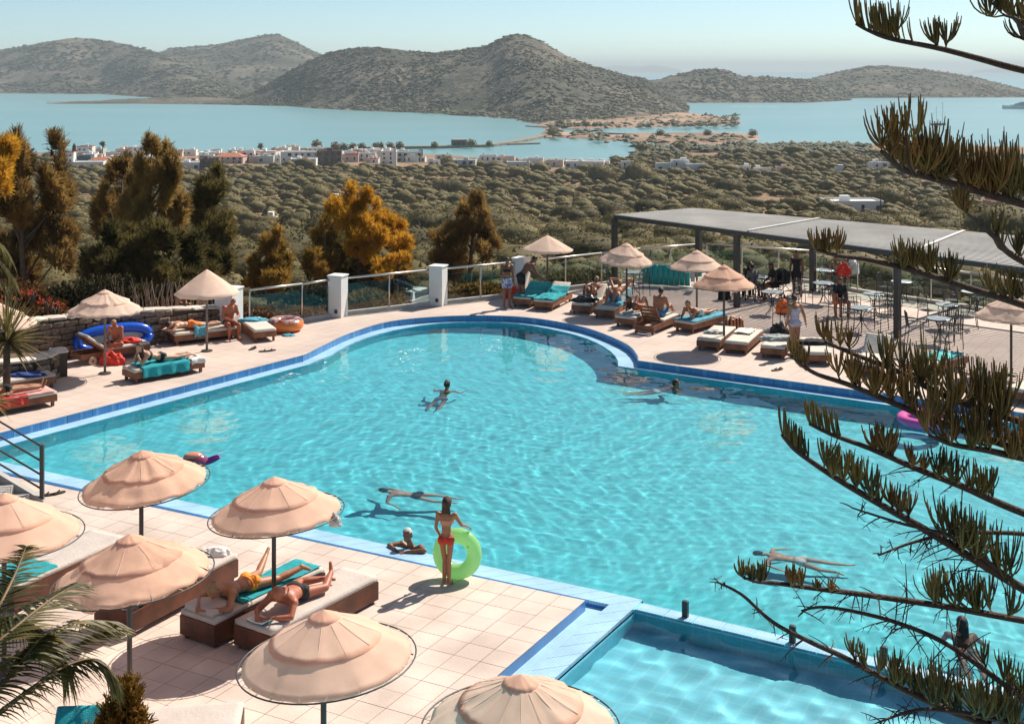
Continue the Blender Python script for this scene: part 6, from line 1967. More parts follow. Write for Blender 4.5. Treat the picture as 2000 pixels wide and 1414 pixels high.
pine('pine_tree', 'black-green ragged pine left of the small ochre pine', 60, 405,
     [(420, 345, 14, 22), (400, 370, 26, 26), (430, 380, 24, 26), (395, 420, 34, 34), (425, 440, 30, 34), (400, 480, 42, 36), (430, 510, 34, 34), (390, 540, 46, 34)], M_PINED, 5200, 0.32, 0.032, 6, 0.5, depth=1.2)
pine('pine_tree', 'small ochre pine behind the left glass fence', 58, 520,
     [(541, 460, 10, 26), (530, 490, 26, 30), (515, 520, 36, 30), (550, 520, 26, 26), (500, 545, 28, 24), (545, 550, 32, 22)], M_PINEG, 3000, 0.3, 0.028, 7, 0.8)
pine('pine_tree', 'brilliant yellow pine in the middle of the grove', 62, 705,
     [(700, 376, 26, 28), (675, 405, 36, 34), (720, 415, 32, 32), (745, 440, 26, 24), (690, 445, 40, 30), (765, 455, 30, 24), (725, 470, 44, 30), (785, 480, 20, 24), (765, 490, 34, 26), (700, 490, 30, 20)],
     M_PINEY, 6500, 0.26, 0.028, 8, 0.9, shell=0.35)
pine('pine_tree', 'dark shaded pine under the yellow crown', 63, 690, [(660, 470, 36, 40), (640, 500, 42, 40), (690, 520, 60, 40), (750, 530, 50, 34), (720, 550, 60, 34), (640, 545, 44, 34)], M_PINED, 5200, 0.3, 0.034, 9, 0.5)
pine('pine_tree', 'low yellow pine bough above the white car', 60, 770, [(750, 520, 24, 16), (778, 512, 26, 16), (765, 530, 34, 14)], M_PINEY, 900, 0.24, 0.028, 10, 0.9)
pine('pine_tree', 'brown-green pine between the car and the bending man', 66, 910,
     [(930, 395, 16, 22), (915, 415, 28, 24), (945, 420, 16, 22), (900, 440, 34, 26), (935, 455, 30, 26), (880, 470, 36, 28), (920, 490, 46, 30), (955, 480, 22, 26), (890, 515, 50, 26)], M_PINEB, 5200, 0.28, 0.028, 11, 0.8)
pine('pine_tree', 'ochre young pine left of the yellow one', 60, 630, [(635, 440, 10, 18), (625, 470, 20, 26), (610, 510, 28, 30), (640, 525, 24, 26)], M_PINEG, 1500, 0.28, 0.028, 12, 0.8)

# shrubs along the wall and below the fence
def shrub(name, label, loc, rad, material, n, leaf, seed, cat='shrub', group=None):
    """leafy bush: small flat leaves through a lumpy volume, on a few stems"""
    r = np.random.default_rng(seed)
    root = empty(name, loc, label=label, cat=cat, group=group)
    lob = []
    for _ in range(7):
        lob.append((Vector((r.uniform(-.5, .5) * rad[0], r.uniform(-.5, .5) * rad[1], rad[2] * r.uniform(0.45, 1.3))), (rad[0] * 0.6, rad[1] * 0.6, rad[2] * 0.55)))
    v, f = tufts(lob, n, leaf, leaf * 0.28, seed, 0.3, 3, 0.3)
    link('foliage', np_mesh('foliage', v, f), material, root)
    for _ in range(4):
        p = lob[_][0]
        MB().tube([(p.x * 0.2, p.y * 0.2, -0.1), (p.x * 0.6, p.y * 0.6, p.z * 0.5), p], [0.04, 0.03, 0.01], 6).build('stem', M_BARK, root, True)
    return root
M_SHRUBD = leaf_mat('dark_shrub', (0.022, 0.024, 0.012), (0.10, 0.085, 0.035), 0.3, 1.4)
M_SHRUBO = leaf_mat('rusty_shrub', (0.10, 0.052, 0.022), (0.26, 0.125, 0.05), 0.35, 1.6)
M_FLOWER = leaf_mat('red_flowers', (0.55, 0.06, 0.03), (0.62, 0.20, 0.10), 0.3, 2.0)
for k, (px, py, d, rx, rz_, mt, lb) in enumerate((
        (120, 600, 39.5, 1.5, 0.85, M_SHRUBD, 'dark broad-leaved shrub behind the stone wall, leftmost'),
        (190, 590, 41.0, 1.5, 1.0, M_SHRUBD, 'dark shrub behind the stone wall left of the umbrella top'),
        (255, 600, 42.0, 1.3, 0.8, M_SHRUBD, 'dark shrub behind the stone wall right of the umbrella top'),
        (40, 590, 38.0, 1.4, 1.0, M_SHRUBO, 'rusty red shrub behind the yucca'),
        (80, 622, 37.0, 0.9, 0.45, M_SHRUBO, 'low rusty shrub on the wall beside the white umbrella'),
        (330, 590, 43.0, 1.3, 0.8, M_SHRUBD, 'dark shrub behind the bare-chested person at the wall'),
        (500, 610, 46.0, 1.3, 0.5, M_SHRUBO, 'rusty low bush behind the left glass fence'),
        (570, 612, 46.0, 1.3, 0.45, M_SHRUBO, 'rusty low bush behind the glass next to the first pillar'),
        (610, 590, 50.0, 1.6, 0.8, M_SHRUBD, 'dark bush behind the glass left of the first pillar'),
        (720, 590, 54.0, 1.5, 0.6, leaf_mat('ochre_bush', (0.20, 0.12, 0.03), (0.36, 0.2, 0.05), 0.3, 1.5), 'ochre bush behind the glass left of the white car'),
        (930, 575, 55.0, 1.8, 0.6, MATS['ochre_bush'], 'ochre bush behind the glass left of the standing woman'),
        (1130, 548, 62.0, 1.8, 0.7, leaf_mat('olive_bush', (0.09, 0.085, 0.03), (0.2, 0.16, 0.06), 0.3, 1.5), 'olive bush behind the glass right of the pale umbrella'))):
    p = P(px, py, d)
    shrub('shrub', lb, (p.x, p.y, p.z - rz_ * 0.9), (rx, rx * 0.7, rz_), mt, 1500, 0.14 if k < 6 else 0.2, 100 + k, group='shrubs beyond the terrace')
for k, (px, py, d) in enumerate(((60, 585, 36.5), (95, 600, 36.0), (20, 600, 35.5), (110, 612, 36.5))):
    p = P(px, py, d)
    shrub('flower_cluster', 'cluster of red flowers behind the yucca' if k == 0 else ['', 'red flowers above the wall by the white umbrella', 'red flowers beside the left edge', 'small red flowers on the wall top'][k], p, (0.45, 0.25, 0.2), M_FLOWER, 26, 0.07, 140 + k, 'flowers')
# dry reeds behind the wall
r = random.Random(3)
rd = empty('dry_reeds', P(290, 615, 40.5), label='dry pale reed stalks standing behind the stone wall', cat='reeds')
M_REED = mat('dry_reed', (0.55, 0.38, 0.27), 0.9, 0.3, 3.0)
for k in range(130):
    x = r.uniform(-1.9, 1.9); y = r.uniform(-0.4, 0.4); h = r.uniform(0.5, 1.25); dx = r.uniform(-.25, .25)
    MB().tube([(x, y, -0.4), (x + dx * 0.4, y, h * 0.5), (x + dx, y + r.uniform(-.1, .1), h)], [0.016, 0.013, 0.006], 4).build('stalk', M_REED, rd)

# ------------------------------------------------------------------ yuccas and palms
def blade(base, tip, width, droop, n=6):
    """pointed leaf, folded along its middle"""
    base, tip = Vector(base), Vector(tip)
    d = tip - base; side = d.cross(Vector((0, 0, 1))).normalized(); upv = side.cross(d).normalized()
    mb = MB(); vs = []
    for i in range(n):
        t = i / (n - 1)
        c = base + d * t + Vector((0, 0, -droop * t * t)) 
        w = width * (0.55 + 0.9 * t if t < 0.35 else 0.865 * (1 - t) / 0.65) 
        w = max(w, 0.001)
        vs += [c - side * w + upv * w * 0.5, c, c + side * w + upv * w * 0.5]
    fs = []
    for i in range(n - 1):
        a = i * 3
        fs += [(a, a+1, a+4, a+3), (a+1, a+2, a+5, a+4)]
    return mb.add(vs, fs)
M_YUCCA = leaf_mat('yucca_leaf', (0.10, 0.085, 0.025), (0.30, 0.24, 0.09), 0.25, 2.0, 0.25, 0.5)
def yucca(loc, label, n, length, seed, stem=0.6, up=0.1):
    r = random.Random(seed)
    root = empty('yucca', loc, label=label, cat='yucca')
    MB().tube([(0, 0, -0.4), (0, 0, stem)], [0.1, 0.08], 8).build('stem', M_BARK, root, True)
    for k in range(n):
        a = r.uniform(0, 2 * PI); el = r.uniform(-0.55, 1.3)
        d = Vector((math.cos(a) * math.cos(el), math.sin(a) * math.cos(el), math.sin(el) + up))
        l = length * r.uniform(0.75, 1.1)
        blade((d.x * 0.06, d.y * 0.06, stem), Vector((0, 0, stem)) + d * l, 0.04, 0.12 * l).build('leaf', M_YUCCA, root)
    return root
yucca(G(10, 745, 0.5) + Vector((0, 0.1, 0.0)), 'large spiky yucca in the stone planter', 130, 1.25, 1, 0.95)
yucca(G(-30, 830, 0.0) + Vector((0, 0, 0.1)), 'spiky yucca at the left edge below the sunbathing legs', 60, 0.85, 2, 0.45)
M_PALM = leaf_mat('palm_leaflet', (0.055, 0.062, 0.022), (0.20, 0.16, 0.055), 0.3, 2.5, 0.25, 0.45)
M_RACHIS = mat('palm_rachis', (0.16, 0.10, 0.035), 0.6, 0.2, 4)
def frond(root, pts, llen, n, seed, droop=0.35, w=0.024, spread=0.75):
    """feather frond along a 3D path, with paired leaflets"""
    r = random.Random(seed)
    cp = catmull([Vector(p) for p in pts], 8)
    part = empty('frond', (0, 0, 0)); part.parent = root
    MB().tube(cp, list(np.linspace(0.022, 0.005, len(cp))), 6).build('rachis', M_RACHIS, part, True)
    for k in range(n):
        t = 0.08 + 0.92 * k / (n - 1)
        i = min(len(cp) - 2, int(t * (len(cp) - 1))); u = t * (len(cp) - 1) - i
        p = cp[i].lerp(cp[i+1], u); tan = (cp[i+1] - cp[i]).normalized()
        side = tan.cross(Vector((0, 0, 1)))
        side = side.normalized() if side.length > 0.05 else Vector((1, 0, 0))
        l = llen * (math.sin(PI * (0.12 + 0.8 * t)) ** 0.6) * r.uniform(0.85, 1.1)
        for s in (-1, 1):
            d = (side * s * spread + tan * 0.75 + Vector((0, 0, -0.12 + r.uniform(-.15, .15)))).normalized()
            blade(p, p + d * l, w, droop * l, 5).build('leaflet', M_PALM, part)
    return part
pl = empty('palm_tree', (-4.75, 10.4, ZN), label='feathery palm leaning into the bottom left corner', cat='palm tree')
po = Vector((-4.75, 10.4, ZN))
MB().tube([(0, 0, 0), (0, 0, 1.2), (0.03, 0, 2.3)], [0.2, 0.17, 0.14], 12).build('trunk', M_BARK, pl, True)
def PP(x, y, d): return P(x, y, d) - po
frond(pl, [PP(-40, 1420, 10.5), PP(60, 1345, 10.9), (PP(130, 1300, 11.2)), PP(190, 1288, 11.4), PP(222, 1325, 11.5)], 0.34, 52, 1, 0.75, spread=0.4)
frond(pl, [PP(-60, 1230, 10.3), PP(10, 1205, 10.8), PP(70, 1225, 11.1), PP(115, 1275, 11.3), PP(130, 1300, 11.3)], 0.36, 46, 2, 0.7, spread=0.5)
frond(pl, [PP(-60, 1300, 10.2), PP(30, 1225, 10.6), PP(100, 1170, 11.2), PP(150, 1140, 11.8)], 0.42, 40, 3, 0.15)
frond(pl, [PP(-40, 1320, 10.4), PP(70, 1260, 11.0), PP(150, 1215, 11.6), PP(225, 1215, 12.1)], 0.38, 44, 4, 0.25)
frond(pl, [PP(-60, 1290, 10.2), PP(0, 1180, 10.5), PP(30, 1120, 10.9), PP(50, 1070, 11.3)], 0.36, 34, 5, 0.15)
frond(pl, [PP(-50, 1370, 10.3), PP(10, 1330, 10.6), PP(60, 1270, 10.8), PP(90, 1240, 10.9)], 0.36, 34, 6, 0.5)
frond(pl, [PP(40, 1290, 10.9), PP(120, 1275, 11.4), PP(190, 1240, 11.9), PP(240, 1225, 12.3)], 0.3, 36, 7, 0.2)
p2_ = empty('palm_tree', (-13.6, 30.0, 0), label='small palm whose frond tips enter at the left edge', cat='palm tree')
po = Vector((-13.6, 30.0, 0))
MB().tube([(0, 0, 0), (0, 0, 2.6)], [0.18, 0.14], 10).build('trunk', M_BARK, p2_, True)
frond(p2_, [PP(-90, 500, 30), PP(-40, 460, 30), PP(0, 475, 30.2), PP(22, 510, 30.4)], 0.5, 20, 11, 0.5, 0.02)
frond(p2_, [PP(-90, 520, 30), PP(-30, 500, 30), PP(10, 520, 30.2), PP(32, 560, 30.4)], 0.5, 20, 12, 0.5, 0.02)
frond(p2_, [PP(-90, 540, 30), PP(-40, 530, 30), PP(0, 545, 30.2), PP(22, 575, 30.2)], 0.5, 20, 13, 0.5, 0.02)
# little cypress in the foreground
p = P(245, 1400, 12.2)
cyp = empty('cypress_bush', (p.x, p.y, ZN), label='small ochre cypress bush at the bottom edge', cat='bush')
zc = p.z - ZN
v, f = tufts([(Vector((0.02, 0, zc + 0.2)), (0.13, 0.13, 0.22)), (Vector((-0.05, 0, zc)), (0.2, 0.18, 0.25)), (Vector((0.08, 0, zc - 0.1)), (0.18, 0.16, 0.25)), (Vector((-0.12, 0.02, zc - 0.3)), (0.22, 0.2, 0.3)), (Vector((0.1, 0, zc - 0.4)), (0.22, 0.2, 0.3)), (Vector((-0.3, 0.0, zc - 0.25)), (0.14, 0.12, 0.2))], 1500, 0.085, 0.011, 5, 0.9, 5, 0.2)
link('foliage', np_mesh('foliage', v, f), leaf_mat('cypress_ochre', (0.13, 0.075, 0.012), (0.36, 0.19, 0.03), 0.35, 9.0), cyp)
MB().tube([(0, 0, 0), (0, 0, zc)], [0.05, 0.015], 7).build('stem', M_BARK, cyp, True)

# ------------------------------------------------------------------ Norfolk pine in the foreground
M_TWIG = leaf_mat('norfolk_needles', (0.070, 0.058, 0.022), (0.29, 0.205, 0.068), 0.15, 5.0, 0.0, 0.6)
M_TWIGD = leaf_mat('norfolk_needles_green', (0.055, 0.06, 0.024), (0.26, 0.20, 0.06), 0.15, 5.0, 0.0, 0.6)
M_TWIGB = leaf_mat('norfolk_needles_brown', (0.10, 0.062, 0.024), (0.34, 0.205, 0.065), 0.15, 6.0, 0.0, 0.6)
M_BRANCH = mat('norfolk_bark', (0.060, 0.030, 0.020), 0.85, 0.35, 18.0, 0.6, 60)
NPX, NPD = 2270, 9.0
np_loc = Vector(((NPX - 1000) * NPD / FPX, NPD, ZN))
nor = empty('norfolk_pine', np_loc, label='dark conifer with upswept brush-like twigs filling the right side', cat='conifer')
MB().tube([(0, 0, 0), (0.02, 0, 5), (0, 0.03, 11)], [0.2, 0.16, 0.08], 12).build('trunk', M_BRANCH, nor, True)
def twig(acc, p, d0, l, r, rad):
    """one whip: leaves the branch along d0 and bends upwards"""
    pts_ = []
    up_ = Vector((0, 0, 1))
    for i in range(5):
        t = i / 4
        dirv = (d0 * (1 - t) + up_ * (0.35 + t)).normalized()
        pts_.append(p.copy()); p = p + dirv * (l / 4)
    acc.tube(pts_, [rad * 0.7, rad, rad, rad * 0.95, rad * 0.55], 5)
def nbranch(path, clusters, d0, d1, seed, rad=(0.008, 0.028), dead=None):
    """branch drawn from tip to trunk; clusters: (x0, x1, length px, count, material, spread)"""
    r = random.Random(seed)
    n = len(path)
    pts_ = [P(x, y, d0 + (d1 - d0) * i / (n - 1)) - np_loc for i, (x, y) in enumerate(path)]
    cp = catmull(pts_, 8)
    pxs_ = [1000 + FPX * (q.x + np_loc.x) / (q.y + np_loc.y) for q in cp]
    part = empty('branch', (0, 0, 0)); part.parent = nor
    MB().tube(cp, [rad[0] + (rad[1] - rad[0]) * (i / (len(cp) - 1)) ** 0.8 for i in range(len(cp))], 7).build('bough', M_BRANCH, part, True)
    groups = {}
    for (x0, x1, ln, cnt, m, spread) in clusters:
        acc = groups.setdefault(m.name, (MB(), m))[0]
        per = 11
        nodes = max(1, round(cnt / per * 1.0))
        for q in range(nodes):
            tx = x0 + (x1 - x0) * (q + r.uniform(0.2, 0.8)) / nodes
            i = min(range(len(cp) - 1), key=lambda j: abs((pxs_[j] + pxs_[j+1]) / 2 - tx))
            u = min(1, max(0, (tx - pxs_[i]) / (pxs_[i+1] - pxs_[i] + 1e-6)))
            p = cp[i].lerp(cp[i+1], u)
            kk = (p.y + np_loc.y) / FPX
            tan = (cp[i] - cp[i+1]).normalized()
            side = Vector((tan.y, -tan.x, 0)).normalized()
            if spread < 0.5:        # young tip: a flat comb that follows the bough
                for _ in range(per + 2):
                    j = min(len(cp) - 2, max(0, i + r.randint(-2, 2)))
                    p2 = cp[j].lerp(cp[j+1], r.random())
                    twig(acc, p2, (tan * 0.5 + Vector((0, 0, 0.8)) + side * r.uniform(-.4, .4)).normalized(), ln * r.uniform(0.7, 1.2) * kk, r, r.uniform(0.0048, 0.0066))
                continue
            # side twig carrying a fan of whips
            ext = (side * r.uniform(-1, 1) * 0.8 * min(spread, 1.2) + tan * r.uniform(0.0, 0.7) + Vector((0, 0, r.uniform(-0.05, 0.55)))) * ln * 0.55 * kk
            e = p + ext
            acc.tube([p, p + ext * 0.5 + Vector((0, 0, -0.01)), e], [0.007, 0.006, 0.005], 5)
            axis = (ext.normalized() * 0.5 + Vector((0, 0, 1))).normalized()
            for w_ in range(per + r.randint(0, 6)):
                an = r.uniform(0, 2 * PI); sp_a = r.uniform(0.15, 1.25)
                o_ = axis.orthogonal().normalized(); o2_ = axis.cross(o_)
                d_ = axis * math.cos(sp_a) + (o_ * math.cos(an) + o2_ * math.sin(an)) * math.sin(sp_a)
                twig(acc, p + ext * r.uniform(0.45, 1.0), d_, ln * r.uniform(0.55, 1.02) * kk, r, r.uniform(0.0046, 0.0066))
    for acc, m in groups.values():
        o = acc.build('foliage', m, part, True); o['kind'] = 'stuff'
    if dead:
        acc = MB()
        for (x0, x1, ln, cnt) in dead:
            for k in range(cnt):
                tx = r.uniform(x0, x1)
                i = min(range(len(cp) - 1), key=lambda q: abs(pxs_[q] - tx))
                p = cp[i].copy(); pts2 = []
                d_ = Vector((r.uniform(-1, 0.4), r.uniform(-.6, .6), r.uniform(-.8, 0.7))).normalized()
                l = ln * r.uniform(0.4, 1.1) * (p.y + np_loc.y) / FPX
                for q in range(5):
                    pts2.append(p.copy()); p = p + (d_ + Vector((0, 0, -0.35 * q * 0.3))).normalized() * l / 4
                acc.tube(pts2, [0.005, 0.0045, 0.004, 0.003, 0.002], 4)
                if r.random() < 0.6:
                    for q in range(3):
                        e = pts2[2 + q // 2] ; acc.tube([e, e + Vector((r.uniform(-.05, .05), r.uniform(-.05, .05), r.uniform(-.06, .03)))], [0.003, 0.002], 3)
        o = acc.build('dead_twigs', M_BRANCH, part); o['kind'] = 'stuff'
    return part
T, TG, TB = M_TWIG, M_TWIGD, M_TWIGB
nbranch([(1672, 48), (1700, 62), (1740, 76), (1835, 95), (1920, 117), (2000, 138), (2270, 200)], [(1676, 1768, 64, 60, T, 0.35), (1740, 1768, 78, 14, T, 0.6), (1835, 1850, 62, 26, T, 2.0)], 8.4, 9.0, 1)
nbranch([(1960, 30), (1985, 38), (1998, 60), (2040, 90), (2270, 160)], [(1956, 2000, 74, 70, T, 2.0), (1990, 2040, 80, 40, T, 1.0)], 8.2, 9.0, 2)
nbranch([(1722, 296), (1745, 318), (1768, 333), (1850, 356), (1950, 385), (2060, 415), (2270, 470)],
        [(1722, 1780, 82, 70, TB, 0.9), (1780, 1870, 84, 120, TB, 0.9), (1870, 1960, 96, 130, TB, 0.9), (1960, 2060, 120, 110, T, 0.9), (1790, 1860, 112, 40, T, 0.6), (1930, 1975, 60, 30, TB, 2.0)], 7.7, 9.0, 3, rad=(0.012, 0.034))
nbranch([(1768, 268), (1772, 290), (1775, 320), (1790, 345)], [(1766, 1774, 74, 34, T, 2.2)], 7.75, 7.85, 4, rad=(0.009, 0.012))
nbranch([(1884, 412), (1905, 430), (1950, 470), (2000, 512), (2270, 640)], [(1882, 1890, 46, 40, TB, 2.2), (1940, 2010, 56, 46, T, 0.9)], 8.0, 9.0, 5)
nbranch([(1600, 490), (1640, 500), (1700, 508), (1800, 533), (1900, 565), (2000, 596), (2270, 690)],
        [(1596, 1638, 48, 40, TB, 0.7), (1748, 1790, 46, 30, T, 0.8), (1775, 1870, 60, 90, T, 0.8), (1960, 2020, 70, 40, T, 1.0)], 8.3, 9.0, 6, rad=(0.009, 0.03))
nbranch([(1545, 694), (1590, 728), (1660, 752), (1740, 785), (1850, 830), (2000, 880), (2270, 960)],
        [(1545, 1588, 54, 36, TB, 0.6), (1640, 1720, 66, 60, TB, 0.9), (1700, 1830, 78, 85, TB, 1.0), (1800, 1960, 86, 80, T, 1.0), (1900, 2010, 76, 45, TB, 1.0)], 8.3, 9.0, 7, rad=(0.009, 0.03))
nbranch([(1612, 668), (1668, 692), (1760, 728), (1850, 775), (2000, 825), (2270, 900)],
        [(1612, 1668, 56, 46, TB, 0.7), (1735, 1830, 74, 50, T, 1.0), (1830, 1990, 100, 95, T, 1.0), (1940, 1985, 86, 40, T, 2.0), (1850, 1960, 60, 60, TB, 1.2)], 8.5, 9.0, 8, rad=(0.009, 0.03))
nbranch([(1527, 850), (1550, 876), (1580, 898), (1640, 938), (1720, 985), (1800, 1030), (1900, 1090), (2000, 1150), (2270, 1300)],
        [(1529, 1578, 54, 46, TG, 0.45), (1605, 1732, 64, 110, TG, 0.9), (1742, 1790, 52, 46, TB, 1.6), (1850, 1990, 92, 130, TG, 1.0)], 8.2, 9.0, 9, rad=(0.009, 0.034), dead=[(1800, 1960, 120, 22)])
nbranch([(1581, 828), (1628, 850), (1700, 876), (1790, 915), (1880, 950), (2000, 1002), (2270, 1100)],
        [(1582, 1626, 50, 40, TG, 0.45), (1700, 1762, 58, 70, TB, 1.0), (1770, 1810, 40, 30, TB, 1.4), (1815, 1960, 64, 90, TG, 1.0)], 8.4, 9.0, 10, rad=(0.009, 0.03), dead=[(1780, 1900, 90, 10)])
nbranch([(1815, 850), (1860, 868), (1930, 880), (2000, 895), (2270, 950)], [(1815, 2010, 74, 120, TB, 1.1), (1830, 1990, 56, 40, TG, 1.1)], 8.5, 9.0, 11, rad=(0.01, 0.03))
nbranch([(1454, 1128), (1480, 1136), (1510, 1138), (1600, 1150), (1700, 1163), (1850, 1185), (2000, 1212), (2270, 1260)],
        [(1453, 1512, 42, 40, TG, 1.3), (1538, 1582, 42, 34, TB, 0.7), (1590, 1640, 26, 20, TB, 1.0), (1835, 1965, 72, 110, TG, 1.2)], 8.3, 9.0, 12, rad=(0.008, 0.026), dead=[(1600, 1850, 70, 26)])
nbranch([(1400, 1136), (1450, 1162), (1510, 1215), (1580, 1252), (1650, 1284), (1750, 1338), (1850, 1385), (2000, 1440), (2270, 1520)],
        [(1672, 1770, 52, 60, TG, 1.2), (1750, 1830, 60, 60, TG, 1.3), (1830, 2000, 90, 130, TG, 1.3)], 8.2, 9.0, 13, rad=(0.006, 0.028), dead=[(1400, 1420, 26, 5), (1480, 1560, 40, 8), (1560, 1760, 70, 16)])
nbranch([(1565, 1192), (1620, 1186), (1740, 1212), (1850, 1258), (1960, 1335), (2050, 1400), (2270, 1500)], [(1930, 2010, 60, 40, TG, 1.3)], 8.5, 9.0, 14, rad=(0.006, 0.026), dead=[(1565, 1660, 46, 8), (1740, 1990, 80, 40)])
nbranch([(1665, 992), (1760, 1022), (1850, 1045), (1900, 1075), (2000, 1150)], [], 8.4, 8.9, 15, rad=(0.005, 0.02), dead=[(1665, 1720, 40, 6), (1760, 1880, 70, 14)])
nbranch([(1716, 1084), (1780, 1060), (1850, 1044), (1950, 1040), (2050, 1050), (2270, 1090)], [], 8.6, 9.0, 16, rad=(0.006, 0.02), dead=[(1716, 1850, 40, 16)])
nbranch([(1720, 1408), (1800, 1385), (1900, 1395), (2010, 1420), (2270, 1480)], [(1840, 2010, 70, 90, TG, 1.3)], 8.3, 9.0, 17, rad=(0.006, 0.024), dead=[(1710, 1830, 40, 24)])

# ------------------------------------------------------------------ the town
M_H = {'white': mat('limewash', (0.74, 0.73, 0.70), 0.85, 0.06, 0.3, objvar=0.06), 'cream': mat('cream_wall', (0.66, 0.56, 0.46), 0.85, 0.06, 0.3), 'pink': mat('pink_wall', (0.62, 0.47, 0.41), 0.85, 0.06, 0.3),
       'grey': mat('grey_wall', (0.36, 0.33, 0.30), 0.9, 0.1, 0.3), 'brown': mat('bare_concrete', (0.14, 0.105, 0.085), 0.9, 0.2, 0.3), 'teal': mat('teal_wall', (0.06, 0.12, 0.14), 0.8), 'pale': mat('pale_green_wall', (0.48, 0.52, 0.49), 0.85), 'earth': mat('earth_wall', (0.50, 0.28, 0.20), 0.9)}
M_TERRA = mat('terracotta_roof', (0.46, 0.17, 0.09), 0.85, 0.15, 0.6)
M_WINDOW = mat('dark_window', (0.03, 0.035, 0.04), 0.2)
M_SHADE = mat('awning', (0.20, 0.14, 0.11), 0.8)
ZT = -54.5
HN = [0]
def house(x0, x1, yt, yb, col, roof='flat', label='', group=None, extra=()):
    """house standing at the foot row yb, as wide and tall as the photo shows it"""
    HN[0] += 1
    r = random.Random(HN[0])
    d = 2 * FPX
    for _ in range(50):
        z0 = float(valley_z(np.array([((x0 + x1) / 2 - 1000) * d / FPX]), np.array([d]))[0]); z0 = max(z0, SEA + 0.6)
        d = 0.5 * d + 0.5 * FPX * (CZ - z0) / (yb - HY)
    k = d / FPX
    w = (x1 - x0) * k; h = (yb - yt) * k; dep = w * r.uniform(0.6, 0.9) if w < 16 else 11
    root = empty('house', (((x0 + x1) / 2 - 1000) * k, d + dep / 2, z0), R(r.uniform(-9, 9)), label=label, cat='house', group=group)
    M_ = M_H[col]
    hw = h if roof != 'hip' else h * 0.66
    MB().box((0, 0, hw / 2 - 1), (w, dep, hw + 2)).build('wall', M_, root)
    if roof == 'hip':
        MB().add([(-w/2-.4, -dep/2-.4, hw), (w/2+.4, -dep/2-.4, hw), (w/2+.4, dep/2+.4, hw), (-w/2-.4, dep/2+.4, hw), (-w/4, 0, h), (w/4, 0, h)], [(0, 1, 5, 4), (1, 2, 5), (2, 3, 4, 5), (3, 0, 4), (0, 3, 2, 1)]).build('roof', M_TERRA, root)
    else:
        p_ = MB()
        for s in (-1, 1):
            p_.box((0, s * (dep / 2 - 0.1), h + 0.25), (w, 0.2, 0.5)); p_.box((s * (w / 2 - 0.1), 0, h + 0.25), (0.2, dep - 0.4, 0.5))
        p_.build('parapet', M_TERRA if roof == 'terra' else M_, root)
        if r.random() < 0.75:
            MB().box((r.uniform(-.3, .3) * w, r.uniform(-.1, .25) * dep, h + 0.9), (r.uniform(1.5, 3.4), 2.4, 1.8)).build('roof_room', M_, root)
        if r.random() < 0.6:
            MB().lathe([(0.5, 0), (0.5, 1.1)], 10, (r.uniform(-.3, .3) * w, 0, h + 0.6)).build('water_tank', M_H['grey'], root)
    fl = max(1, round(h / 3.3)); nb = max(1, round(w / 4.2))
    for f in range(fl):
        for b in range(nb):
            wx = -w / 2 + (b + 0.5) * w / nb + r.uniform(-.3, .3); wz = (f + 0.5) * hw / fl
            ww, wh = r.choice(((1.1, 1.3), (1.6, 1.4), (2.2, 1.9), (1.0, 2.0)))
            if r.random() < 0.12: continue
            o = MB().box((wx, -dep / 2 - 0.02, wz), (ww, 0.12, min(wh, hw / fl * 0.7))).build('window', M_WINDOW, root)
            if r.random() < 0.5: MB().box((wx, -dep / 2 - 0.14, wz - wh * 0.5 - 0.08), (ww + 0.3, 0.24, 0.12)).build('sill', M_, o)
    if w > 9 and r.random() < 0.6 and fl > 1:
        MB().box((0, -dep / 2 - 0.7, hw / fl), (w * 0.7, 1.3, 0.25)).build('balcony', M_, root)
    return root
